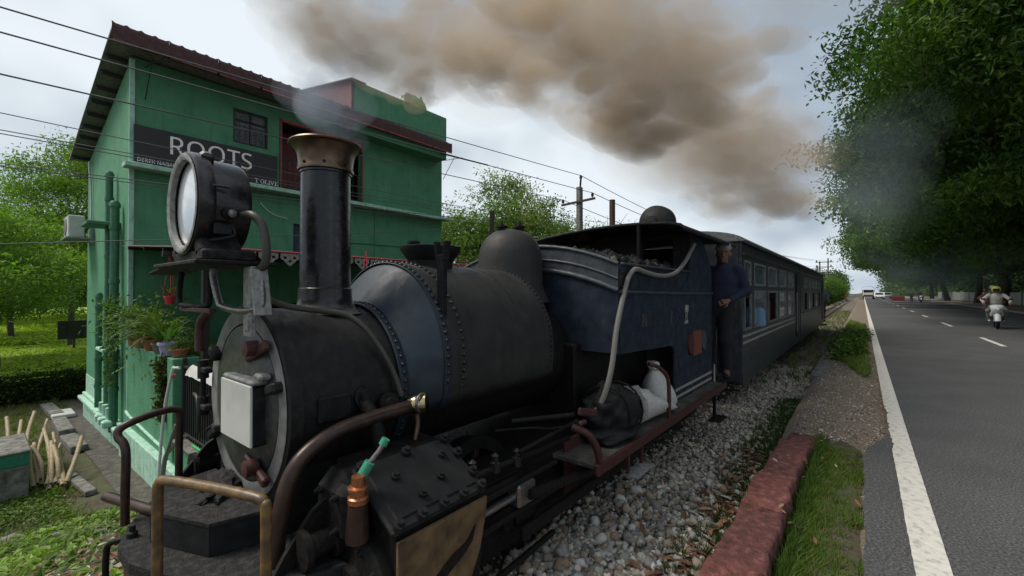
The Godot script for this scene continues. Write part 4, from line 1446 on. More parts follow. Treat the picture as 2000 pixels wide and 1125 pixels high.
func cab(L: Node3D) -> void:
	var b: MB
	var XR := -1.44
	var XL := -3.16
	var dz := Transform3D(Basis(Vector3.RIGHT, Vector3.UP, Vector3(0, 0, -1)), Vector3.ZERO)     # xy polygon pushed along D
	# bunker front plate: cambered top
	var top := []
	for i in 13:
		var t := i / 12.0
		var x := lerpf(XR - 0.01, XL + 0.01, t)
		var u := (x - CX) / 0.86
		top.push_back(Vector2(x, 1.90 - 0.185 * u * u))
	var poly := [Vector2(XL + 0.01, 1.04), Vector2(XR - 0.01, 1.03)]
	poly.append_array(top)
	dz.origin = P(0, 0, 3.09)
	b = mb()
	b.prism(poly, 0.02, dz)
	obj("bunker_front", b, M.navy, L)
	# upper slate strip and beadings follow the camber
	for q in [[0.0, 0.022, M.slate], [-0.115, 0.016, M.slate], [-0.205, 0.03, M.slate]]:
		b = mb()
		var pts := []
		for p in top:
			pts.push_back(P(p.x, p.y + q[0] + 0.0, 3.085))
		b.tube(pts, q[1] * 0.75, 8)
		obj("beading", b, q[2], L)
	b = mb()
	var st := []
	for p in top:
		st.push_back(p + Vector2(0, -0.008))
	for i in range(top.size() - 1, -1, -1):
		st.push_back(top[i] + Vector2(0, -0.195))
	dz.origin = P(0, 0, 3.088)
	b.prism(st, -0.004, dz)
	obj("front_strip", b, M.slate, L)
	# side sheets
	for s in [1.0, -1.0]:
		var X: float = XR if s > 0 else XL
		var sd := Transform3D(Basis(Vector3(0, 0, -1), Vector3.UP, Vector3(1, 0, 0)), Vector3(X - (0.02 if s > 0 else 0.0), 0, 0))
		b = mb()
		var sheet := [Vector2(3.10, 1.03), Vector2(4.22, 0.985), Vector2(4.30, 0.96), Vector2(4.34, 0.9), Vector2(4.345, 0.42), Vector2(5.68, 0.42), Vector2(5.68, 1.72), Vector2(5.6, 1.86), Vector2(5.48, 1.98), Vector2(5.3, 2.08), Vector2(5.1, 2.13), Vector2(4.86, 2.15), Vector2(4.84, 1.70), Vector2(4.7, 1.6), Vector2(4.5, 1.52), Vector2(3.10, 1.52)]
		b.prism(sheet, 0.02, sd)
		var sh := obj("side_sheet", b, M.navy, L)
		b = mb()
		b.tube([P(X + s * 0.004, 1.505, 3.09), P(X + s * 0.004, 1.49, 4.4), P(X + s * 0.004, 1.485, 5.68)], 0.014, 8)
		obj("beading", b, M.slate, sh)
		var rv := mb()
		for i in 34:
			rv.lathe([Vector2(0.007, 0), Vector2(0.005, 0.004), Vector2(0, 0.005)], 6, axis_place(P(X, 1.465 - 0.0008 * i, 3.2 + i * 0.07), Vector3(s, 0, 0)))
		for i in 22:
			rv.lathe([Vector2(0.007, 0), Vector2(0.005, 0.004), Vector2(0, 0.005)], 6, axis_place(P(X, 1.2, 3.16 + i * 0.05), Vector3(s, 0, 0)))
		for i in 20:
			rv.lathe([Vector2(0.007, 0), Vector2(0.005, 0.004), Vector2(0, 0.005)], 6, axis_place(P(X, 0.5 + i * 0.045, 4.42), Vector3(s, 0, 0)))
		stuff(obj("rivets", rv, M.navy, sh), "small rivets on the side sheet")
		# bunker top, set in a little
		b = mb()
		b.box(P(X - s * 0.02, 1.615, 4.0), Vector3(0.02, 0.21, 1.7), 0.004)
		obj("bunker_side", b, M.navy, L)
		b = mb()
		b.box(P(X - s * 0.005, 1.722, 4.0), Vector3(0.03, 0.02, 1.72), 0.005)
		obj("coping", b, M.slate, L)
		for y in [0.462, 0.535]:
			b = mb()
			b.box(P(X + s * 0.003, y, 5.0), Vector3(0.006, 0.026, 1.3))
			obj("cream_stripe", b, M.cream, sh)
		if s > 0:
			b = mb()
			b.box(P(X - 0.008, 1.6, 3.2), Vector3(0.012, 0.12, 0.22))
			obj("side_hatch", b, M.coal, sh)
			var tn := Basis(Vector3(0, 0, -1), Vector3.UP, Vector3(1, 0, 0))
			for q in [["N", 3.57], ["F", 4.24]]:
				letters(q[0], 0.15, plain(0.085, 0.075, 0.065, 0.6), P(X + 0.002, 1.26, q[1]), tn, sh)
			letters("R", 0.16, M.cream, P(X + 0.002, 1.26, 4.70), tn, sh)
			b = mb()
			b.box(P(X + 0.003, 1.33, 4.70), Vector3(0.005, 0.075, 0.1))
			b.box(P(X + 0.003, 1.19, 4.69), Vector3(0.005, 0.03, 0.1))
			obj("paint_daub", b, M.cream, sh)
			b = mb()
			b.box(P(X + 0.008, 0.945, 5.05), Vector3(0.016, 0.27, 0.3), 0.004)
			obj("red_plate", b, plain(0.17, 0.042, 0.025, 0.5), sh)
			for d in [4.82, 5.3]:
				b = mb()
				var el := axis_place(P(X, 0.95, d), Vector3(1, 0, 0))
				el.basis = Basis(Vector3(0, 0, 0.1), Vector3(0.016, 0, 0), Vector3(0, 0.12, 0))
				b.lathe([Vector2(1.0, 0.0), Vector2(1.0, 0.8), Vector2(0.9, 1.0), Vector2(0.0, 1.0)], 20, el)
				obj("oval_plate", b, M.oxide if d < 5.0 else M.slate, sh)
	# cab front wall with two windows
	for q in [[-1.45, -1.63], [-1.96, -2.64], [-2.97, -3.15]]:
		b = mb()
		b.box(P((q[0] + q[1]) * 0.5, 1.7, 4.86), Vector3(absf(q[0] - q[1]), 0.86, 0.03))
		obj("cab_wall", b, M.grime, L)
	for q in [[-1.63, -1.96], [-2.64, -2.97]]:
		b = mb()
		b.box(P((q[0] + q[1]) * 0.5, 1.53, 4.862), Vector3(0.33, 0.5, 0.03))
		b.box(P((q[0] + q[1]) * 0.5, 2.115, 4.862), Vector3(0.33, 0.06, 0.03))
		obj("cab_wall", b, M.grime, L)
	b = mb()
	b.tube([P(-1.75, 1.72, 4.2), P(-1.75, 2.18, 4.2)], 0.02, 8)
	obj("roof_stay", b, M.grime, L)
	# floor and back wall
	b = mb()
	b.box(P(CX, 0.38, 5.45), Vector3(1.7, 0.05, 1.35))
	obj("cab_floor", b, M.grime, L)
	b = mb()
	b.box(P(-2.55, 1.25, 6.26), Vector3(1.2, 1.75, 0.03))
	obj("cab_back", b, M.grime, L)
	b = mb()
	b.box(P(XR - 0.04, 1.3, 6.26), Vector3(0.07, 1.75, 0.06), 0.01)
	obj("cab_post", b, M.navy, L)
	b = mb()
	drum(b, CX, 1.15, [Vector2(0.0, 4.95), Vector2(0.4, 4.95), Vector2(0.42, 4.88)], 24)
	obj("backhead", b, M.grime, L)
	# firebox and bunker bottom
	b = mb()
	b.box(P(CX, 0.72, 3.75), Vector3(1.05, 0.75, 1.5), 0.02)
	obj("firebox", b, M.grime, L)
	b = mb()
	b.box(P(CX, 1.35, 3.98), Vector3(1.66, 0.68, 1.74))
	obj("bunker_box", b, M.grime, L)
	# roof
	var pr := roof_profile()
	var rows := []
	for off in [0.0, -0.03]:
		for d in ([4.2, 6.3] if off == 0.0 else [6.3, 4.2]):
			var row := PackedVector3Array()
			for p in pr:
				row.push_back(P(p.x, p.y + off, d))
			rows.push_back(row)
	b = mb()
	b.sheet([rows[0], rows[1]], Vector3.UP)
	b.sheet([rows[2], rows[3]], Vector3.DOWN)
	for i in pr.size() - 1:
		b.quad(rows[0][i], rows[0][i + 1], rows[3][i + 1], rows[3][i], FWD)
		b.quad(rows[1][i], rows[1][i + 1], rows[2][i + 1], rows[2][i], BACKW)
	for i in [0, pr.size() - 1]:
		b.quad(rows[0][i], rows[1][i], rows[2][i], rows[3][i], Vector3(-1 if i == 0 else 1, 0, 0))
	var roof := obj("cab_roof", b, M.black, L)
	b = mb()
	var edge := []
	for p in pr:
		edge.push_back(P(p.x, p.y - 0.012, 4.195))
	b.tube(edge, 0.018, 8)
	obj("roof_lip", b, M.black, roof)
	# lamp on the roof, seen from behind
	b = mb()
	drum(b, -2.0, 2.37, [Vector2(0.0, 5.16), Vector2(0.06, 5.165), Vector2(0.065, 5.2), Vector2(0.1, 5.21), Vector2(0.17, 5.245), Vector2(0.205, 5.30), Vector2(0.212, 5.36), Vector2(0.212, 5.46), Vector2(0.2, 5.48)], 36)
	b.box(P(-2.0, 2.20, 5.36), Vector3(0.2, 0.08, 0.16), 0.01)
	var rl := obj("rear_lamp", b, M.tank, roof)
	b = mb()
	drum(b, -2.0, 2.37, [Vector2(0.2, 5.478), Vector2(0.1, 5.468), Vector2(0.0, 5.465)], 24)
	obj("rear_lamp_glass", b, M.lens, rl)
	# running boards
	for s in [1.0, -1.0]:
		var rb := Node3D.new()
		rb.name = "running_board"
		L.add_child(rb)
		number(rb, "running_board")
		b = mb()
		b.box(P(CX + s * 0.84, 0.405, 4.05), Vector3(0.36, 0.03, 3.2), 0.004)
		obj("deck", b, M.wet_concrete, rb)
		b = mb()
		b.box(P(CX + s * 1.015, 0.395, 4.05), Vector3(0.028, 0.07, 3.24), 0.005)
		obj("edge_angle", b, M.oxide, rb)
		b = mb()
		b.tube(curve([P(CX + s * 1.0, 0.40, 3.76), P(CX + s * 1.0, 0.65, 3.76), P(CX + s * 0.99, 0.78, 3.74), P(CX + s * 0.95, 0.87, 3.64), P(CX + s * 0.9, 0.90, 3.56)], 5), 0.0175, 8)
		obj("grab_iron", b, M.oxide, rb)
		b = mb()
		b.tube(curve([P(CX + s * 1.0, 0.40, 2.5), P(CX + s * 1.0, 0.52, 2.46), P(CX + s * 0.97, 0.62, 2.4), P(CX + s * 0.88, 0.66, 2.36)], 5), 0.024, 8)
		obj("front_bracket", b, M.oxide, rb)
		for d in [2.92, 3.16]:
			b = mb()
			b.box(P(CX + s * 1.0, 0.30, d), Vector3(0.022, 0.17, 0.028), 0.003)
			obj("step_hanger", b, M.oxide, rb)
		b = mb()
		b.box(P(CX + s * 1.03, 0.215, 3.04), Vector3(0.11, 0.016, 0.3), 0.003)
		obj("step_tread", b, M.grey_paint, rb)
		b = mb()
		b.box(P(CX + s * 0.98, 0.22, 5.3), Vector3(0.03, 0.34, 0.04), 0.003)
		b.box(P(CX + s * 1.0, 0.06, 5.35), Vector3(0.13, 0.016, 0.3), 0.003)
		obj("cab_step", b, M.grime, rb)
		b = mb()
		b.tube([P(CX + s * 0.9, 0.42, 5.62), P(CX + s * 0.88, 0.62, 5.70)], 0.012, 6)
		obj("hand_hold", b, M.grey_paint, rb)

# loads carried on the engine
func loads() -> void:
	var nz := gnoise(77, 0.16, 3)
	var o := thing("coal_heap", "heap of black coal lumps filling the bunker below the cab roof", "coal", P(CX, 1.7, 3.9))
	o.set_meta("kind", "stuff")
	var b := mb()
	var rows := []
	for i in 22:
		var row := PackedVector3Array()
		for k in 22:
			var x := lerpf(-3.12, -1.48, k / 21.0)
			var d := lerpf(3.12, 4.82, i / 21.0)
			var u := (x - CX) / 0.84
			row.push_back(P(x, 1.68 + 0.16 * (1.0 - u * u) * (1.0 - 0.5 * absf(d - 3.6)) + 0.05 * nz.get_noise_2d(x * 60.0, d * 60.0), d))
		rows.push_back(row)
	b.sheet(rows, Vector3.UP)
	obj("coal_bed", b, M.coal, o)
	var lump := MB.new()
	lump.blob(Vector3.ZERO, Vector3(1, 0.75, 0.85), 1.1, gnoise(6, 0.14, 2), 4)
	var xf := []
	var co := []
	for i in 560:
		var x := rng.randf_range(-3.08, -1.50)
		var d := rng.randf_range(3.12, 4.75)
		var u := (x - CX) / 0.84
		var s := rng.randf_range(0.025, 0.06)
		xf.push_back(Transform3D(rot().scaled(Vector3(s, s, s)), P(x, 1.70 + 0.16 * (1.0 - u * u) * (1.0 - 0.5 * absf(d - 3.6)) + rng.randf() * 0.035, d)))
		co.push_back(near(Color(0.016, 0.016, 0.018) if rng.randf() < 0.93 else Color(0.1, 0.09, 0.06), 0.5))
	var sm := plain(1, 1, 1, 0.65)
	sm.metallic_specular = 0.3
	sm.vertex_color_use_as_albedo = true
	var mmi := scatter("coal_lumps", lump.mesh(), sm, xf, co, o)
	mmi.position = -org
	stuff(mmi)
	var soft := gnoise(15, 0.11, 3)
	# dark bundle
	o = thing("tarpaulin_bundle", "round black tarpaulin bundle on the running board beside the white sacks", "bundle", P(-1.5, 0.42, 3.05))
	b = mb()
	b.blob(P(-1.50, 0.60, 3.08), Vector3(0.19, 0.19, 0.27), 0.34, soft, 20)
	b.blob(P(-1.46, 0.47, 3.0), Vector3(0.17, 0.06, 0.27), 0.4, soft, 12)
	obj("cover", b, M.black, o)
	b = mb()
	for dd in [2.98, 3.2]:
		var ring := []
		for i in 17:
			var a := TAU * i / 16.0
			ring.push_back(P(-1.5 + 0.196 * cos(a), 0.60 + 0.198 * sin(a), dd))
		b.tube(ring, 0.008, 5, false)
	obj("rope", b, M.grime, o)
	# two white sacks
	var wm := worn(63, 0.3, 0.03, [[0.0, Color(0.28, 0.265, 0.23)], [0.5, Color(0.5, 0.48, 0.44)], [1.0, Color(0.6, 0.58, 0.54)]], 0.8, 0.5)
	var sack1 := thing("white_sack", "slumped white woven sack lying between the black bundle and the red grab iron", "sack", P(-1.46, 0.42, 3.62), "white sacks on the running board")
	b = mb()
	rows = []
	for i in 11:
		var t := i / 10.0
		var row := PackedVector3Array()
		var cx := lerpf(3.36, 4.06, t)
		var h := 0.30 * pow(1.0 - t, 0.8) + 0.03
		var w := lerpf(0.15, 0.17, t) * (1.0 if i < 10 else 0.6)
		for k in 16:
			var a := TAU * k / 16.0
			var q := 1.0 + 0.22 * soft.get_noise_3d(cx * 30.0, cos(a) * 9.0, sin(a) * 9.0)
			row.push_back(P(-1.47 + w * cos(a) * q, 0.425 + h * (0.5 + 0.5 * sin(a)) * q, cx))
		rows.push_back(row)
	b.sheet(rows, Vector3.ZERO, true)
	for e in [0, 10]:
		for k in 16:
			b.tri(rows[e][k], rows[e][(k + 1) % 16], P(-1.47, 0.44 + (0.15 if e == 0 else 0.0), 3.36 if e == 0 else 4.07), FWD if e == 0 else BACKW, FWD if e == 0 else BACKW, FWD if e == 0 else BACKW)
	obj("cloth", b, wm, sack1)
	var sack2 := thing("white_sack", "upright white sack tied at its neck with string, behind the red grab iron", "sack", P(-1.52, 0.42, 4.15), "white sacks on the running board")
	b = mb()
	var prof := [[0.0, 0.17], [0.06, 0.2], [0.14, 0.185], [0.22, 0.15], [0.29, 0.1], [0.335, 0.055], [0.355, 0.036], [0.375, 0.05], [0.41, 0.066], [0.435, 0.055], [0.42, 0.03], [0.40, 0.002]]
	rows = []
	for p in prof:
		var row := PackedVector3Array()
		for k in 18:
			var a := TAU * k / 18.0
			var q: float = 1.0 + (0.12 if p[0] < 0.3 else 0.3) * soft.get_noise_3d(p[0] * 40.0, cos(a) * 12.0, sin(a) * 12.0) + (0.2 * sin(a * 5.0) if p[0] > 0.36 else 0.0)
			row.push_back(P(-1.53 + p[1] * cos(a) * q * 0.8 - p[0] * 0.03, 0.42 + p[0], 4.2 - p[0] * 0.45 + p[1] * sin(a) * q))
		rows.push_back(row)
	b.sheet(rows, Vector3.ZERO, true)
	obj("cloth", b, wm, sack2)
	b = mb()
	var tie := []
	for i in 13:
		var a := TAU * i / 12.0
		tie.push_back(P(-1.54 + 0.04 * cos(a), 0.42 + 0.355, 4.04 + 0.048 * sin(a)))
	b.tube(tie, 0.007, 5, false)
	obj("string", b, M.bamboo, sack2)

# ---------------------------------------------------------------- carriages
# a wall on the plane x, from d0 to d1 and y0 to y1, with rectangular holes [d0, d1, y0, y1]; thick goes towards -x when s > 0
func holed_wall(b: MB, x: float, thick: float, d0: float, d1: float, y0: float, y1: float, holes: Array, s := 1.0) -> void:
	var ds := [d0, d1]
	var ys := [y0, y1]
	for h in holes:
		ds.push_back(h[0])
		ds.push_back(h[1])
		ys.push_back(h[2])
		ys.push_back(h[3])
	ds.sort()
	ys.sort()
	var xo := x
	var xi := x - s * thick
	for i in ds.size() - 1:
		for k in ys.size() - 1:
			var a: float = ds[i]
			var e: float = ds[i + 1]
			var l: float = ys[k]
			var u: float = ys[k + 1]
			if e - a < 1e-5 or u - l < 1e-5:
				continue
			var hole := false
			for h in holes:
				if a >= h[0] - 1e-5 and e <= h[1] + 1e-5 and l >= h[2] - 1e-5 and u <= h[3] + 1e-5:
					hole = true
			if hole:
				continue
			b.quad(P(xo, l, a), P(xo, l, e), P(xo, u, e), P(xo, u, a), Vector3(s, 0, 0))
			b.quad(P(xi, l, a), P(xi, l, e), P(xi, u, e), P(xi, u, a), Vector3(-s, 0, 0))
	for h in holes:
		b.quad(P(xo, h[2], h[0]), P(xi, h[2], h[0]), P(xi, h[3], h[0]), P(xo, h[3], h[0]), BACKW)
		b.quad(P(xo, h[2], h[1]), P(xi, h[2], h[1]), P(xi, h[3], h[1]), P(xo, h[3], h[1]), FWD)
		b.quad(P(xo, h[2], h[0]), P(xi, h[2], h[0]), P(xi, h[2], h[1]), P(xo, h[2], h[1]), Vector3.UP)
		b.quad(P(xo, h[3], h[0]), P(xi, h[3], h[0]), P(xi, h[3], h[1]), P(xo, h[3], h[1]), Vector3.DOWN)
	b.quad(P(xo, y0, d0), P(xi, y0, d0), P(xi, y1, d0), P(xo, y1, d0), FWD)
	b.quad(P(xo, y0, d1), P(xi, y0, d1), P(xi, y1, d1), P(xo, y1, d1), BACKW)

func carriage(label: String, d0: float, d1: float, wins: Array, door: Array) -> void:
	var C := thing("railway_carriage", label, "railway carriage", P(CX, -0.1, (d0 + d1) * 0.5), "carriages behind the engine")
	var b: MB
	var body := worn(90 + int(d0), 1.3, 0.025, [[0.0, Color(0.016, 0.020, 0.024)], [0.5, Color(0.031, 0.038, 0.044)], [0.8, Color(0.05, 0.057, 0.061)], [0.92, Color(0.11, 0.11, 0.105)], [1.0, Color(0.24, 0.23, 0.21)]], 0.36, 0.12)
	var holes := []
	for w in wins:
		holes.push_back([w[0], w[1], 0.93, 1.53])
		holes.push_back([w[0], w[1], 1.60, 1.98])
	holes.push_back([door[0], door[1], 0.32, 2.0])
	for s in [1.0, -1.0]:
		var X: float = CX + s * 0.95
		b = mb()
		holed_wall(b, X, 0.04, d0, d1, 0.17, 2.24, holes, s)
		var side := obj("side_wall", b, body, C)
		for y in [0.86, 0.765]:
			b = mb()
			b.box(P(X + s * 0.003, y, (d0 + door[0]) * 0.5 if door[0] > d0 + 2.0 else (door[1] + d1) * 0.5), Vector3(0.006, 0.035, ((door[0] - d0) if door[0] > d0 + 2.0 else (d1 - door[1])) - 0.03))
			obj("cream_stripe", b, M.cream, side)
		b = mb()
		b.box(P(X + s * 0.012, 2.06, (d0 + d1) * 0.5), Vector3(0.03, 0.03, d1 - d0 - 0.02), 0.005)
		b.box(P(X + s * 0.012, 0.915, (d0 + d1) * 0.5), Vector3(0.025, 0.025, d1 - d0 - 0.02), 0.005)
		obj("moulding", b, body, side)
		for w in wins:
			for q in [[0.93, 1.53], [1.60, 1.98]]:
				var fr := mb()
				var a: float = w[0]
				var e: float = w[1]
				for z in [[a, a + 0.045, q[0], q[1]], [e - 0.045, e, q[0], q[1]], [a + 0.045, e - 0.045, q[0], q[0] + 0.04], [a + 0.045, e - 0.045, q[1] - 0.04, q[1]]]:
					fr.box(P(X - s * 0.012, (z[2] + z[3]) * 0.5, (z[0] + z[1]) * 0.5), Vector3(0.03, z[3] - z[2], z[1] - z[0]), 0.004)
				var wn := obj("window", fr, M.zinc, C)
				if q[0] > 1.5 or rng.randf() < 0.55:
					b = mb()
					b.box(P(X - s * 0.02, (q[0] + q[1]) * 0.5, (a + e) * 0.5), Vector3(0.005, q[1] - q[0] - 0.08, e - a - 0.09))
					obj("pane", b, M.pane, wn)
		if s > 0:
			b = mb()
			b.tube([P(X + 0.04, 0.5, door[0] - 0.08), P(X + 0.04, 1.5, door[0] - 0.08)], 0.014, 8)
			obj("door_rail", b, M.steel, C)
			b = mb()
			b.box(P(X + 0.06, 0.12, (door[0] + door[1]) * 0.5), Vector3(0.2, 0.025, 0.7), 0.004)
			obj("foot_step", b, M.grime, C)
	# ends
	for e in [d0, d1]:
		b = mb()
		var dz := Transform3D(Basis(Vector3.RIGHT, Vector3.UP, Vector3(0, 0, -1)), P(0, 0, e + (0.002 if e == d0 else -0.032)))
		var poly := [Vector2(CX - 0.905, 0.2), Vector2(CX + 0.905, 0.2), Vector2(CX + 0.905, 2.22)]
		for i in 9:
			var u := cos(PI * i / 8.0)
			poly.push_back(Vector2(CX + 0.905 * u, 2.225 + 0.17 * sqrt(maxf(0.0, 1.0 - u * u))))
		b.prism(poly, 0.03, dz)
		obj("end_wall", b, body, C)
	# roof
	b = mb()
	var rows := []
	for dd in [d0 - 0.1, (d0 + d1) * 0.5, d1 + 0.08]:
		var row := PackedVector3Array()
		for i in 19:
			var u := cos(PI * i / 18.0)
			row.push_back(P(CX + 1.0 * u, 2.235 + 0.2 * sqrt(maxf(0.0, 1.0 - u * u)), dd))
		rows.push_back(row)
	b.sheet(rows, Vector3.UP)
	for e in [0, 2]:
		for i in 18:
			b.tri(rows[e][i], rows[e][i + 1], P(CX, 2.235, d0 - 0.1 if e == 0 else d1 + 0.08), FWD if e == 0 else BACKW, FWD if e == 0 else BACKW, FWD if e == 0 else BACKW)
	b.quad(rows[0][0], rows[0][18], rows[2][18], rows[2][0], Vector3.DOWN)
	var rf := obj("roof", b, M.grey_paint, C)
	for s in [1.0, -1.0]:
		b = mb()
		b.box(P(CX + s * 0.995, 2.225, (d0 + d1) * 0.5), Vector3(0.03, 0.04, d1 - d0 + 0.16), 0.006)
		obj("gutter", b, M.slate, rf)
	for dd in [lerpf(d0, d1, 0.28), lerpf(d0, d1, 0.72)]:
		b = mb()
		b.lathe([Vector2(0.1, 2.4), Vector2(0.1, 2.45), Vector2(0.15, 2.46), Vector2(0.14, 2.5), Vector2(0.0, 2.53)], 14, Transform3D(Basis.IDENTITY, P(CX - 0.3, 0, dd)))
		obj("ventilator", b, M.grey_paint, rf)
	# floor, seats, underframe
	b = mb()
	b.box(P(CX, 0.42, (d0 + d1) * 0.5), Vector3(1.8, 0.06, d1 - d0 - 0.1))
	obj("floor", b, M.grime, C)
	for i in wins.size():
		for sx in [-0.5, 0.5]:
			b = mb()
			var dd: float = (wins[i][0] + wins[i][1]) * 0.5 + 0.35
			b.box(P(CX + sx, 0.72, dd - 0.25), Vector3(0.7, 0.12, 0.42), 0.03)
			b.box(P(CX + sx, 1.05, dd), Vector3(0.7, 0.6, 0.08), 0.03)
			obj("seat", b, M.oxide, C)
	b = mb()
	b.box(P(CX, 0.22, (d0 + d1) * 0.5), Vector3(1.1, 0.24, d1 - d0 - 0.4), 0.01)
	obj("underframe", b, M.grime, C)
	for dd in [d0 + 1.3, d1 - 1.3]:
		for k in [-0.45, 0.45]:
			for s in [1.0, -1.0]:
				b = mb()
				b.lathe([Vector2(0.0, -0.03), Vector2(0.2, -0.03), Vector2(0.2, 0.03), Vector2(0.225, 0.035), Vector2(0.225, 0.055), Vector2(0.0, 0.055)], 24, axis_place(P(CX + s * 0.315, 0.125, dd + k), Vector3(-s, 0, 0)))
				obj("wheel", b, M.grime, C)
		b = mb()
		for s in [1.0, -1.0]:
			b.box(P(CX + s * 0.45, 0.17, dd), Vector3(0.05, 0.12, 1.5), 0.01)
		obj("bogie_frame", b, M.grime, C)
	if d0 < 10.0:
		var tn := Basis(Vector3(0, 0, -1), Vector3.UP, Vector3(1, 0, 0))
		letters("N F", 0.24, M.slate, P(CX + 0.952, 0.55, 7.6), tn, C)

func train_cars() -> void:
	carriage("dark carriage coupled right behind the engine, with a passenger at its window", 6.95, 14.25, [[7.12, 7.62], [7.86, 8.92], [9.2, 10.26], [10.54, 11.6], [11.88, 12.94]], [13.3, 13.95])
	carriage("rear dark carriage at the end of the train, with a man at its back steps", 14.5, 23.7, [[15.55, 16.6], [16.88, 17.93], [18.2, 19.25], [19.53, 20.58], [20.86, 21.9]], [22.4, 23.2])

# ---------------------------------------------------------------- the green house
const FX := -13.0
const HD0 := 2.23
const HD1 := 11.68
const HB := -18.6

func roof_y(x: float) -> float:
	return lerpf(7.15, 5.6, (-12.3 - x) / 6.6)

func pitched_box(b: MB, x0: float, x1: float, d0: float, d1: float, below: float, thick: float, shift := 0.0) -> void:
	# a plate between two x, hung under the roof plane
	var y0 := roof_y(x0) - below
	var y1 := roof_y(x1) - below
	var p := [P(x0, y0, d0), P(x1, y1, d0 + shift), P(x1, y1, d1), P(x0, y0, d1)]
	var dn := Vector3(0, -thick, 0)
	b.quad(p[0], p[1], p[2], p[3], Vector3.UP)
	b.quad(p[0] + dn, p[1] + dn, p[2] + dn, p[3] + dn, Vector3.DOWN)
	b.quad(p[0], p[1], p[1] + dn, p[0] + dn, FWD)
	b.quad(p[3], p[2], p[2] + dn, p[3] + dn, BACKW)
	b.quad(p[0], p[3], p[3] + dn, p[0] + dn, Vector3.RIGHT)
	b.quad(p[1], p[2], p[2] + dn, p[1] + dn, Vector3.LEFT)

func grille(parent: Node, x: float, d0: float, d1: float, y0: float, y1: float, step: float) -> void:
	var n := int((d1 - d0) / step)
	for i in n + 1:
		var b := mb()
		b.box(P(x, (y0 + y1) * 0.5, lerpf(d0, d1, float(i) / n)), Vector3(0.018, y1 - y0, 0.018))
		obj("bar", b, M.iron, parent)
	for y in [y0, y1]:
		var b := mb()
		b.box(P(x, y, (d0 + d1) * 0.5), Vector3(0.03, 0.035, d1 - d0 + 0.03))
		obj("rail", b, M.iron, parent)

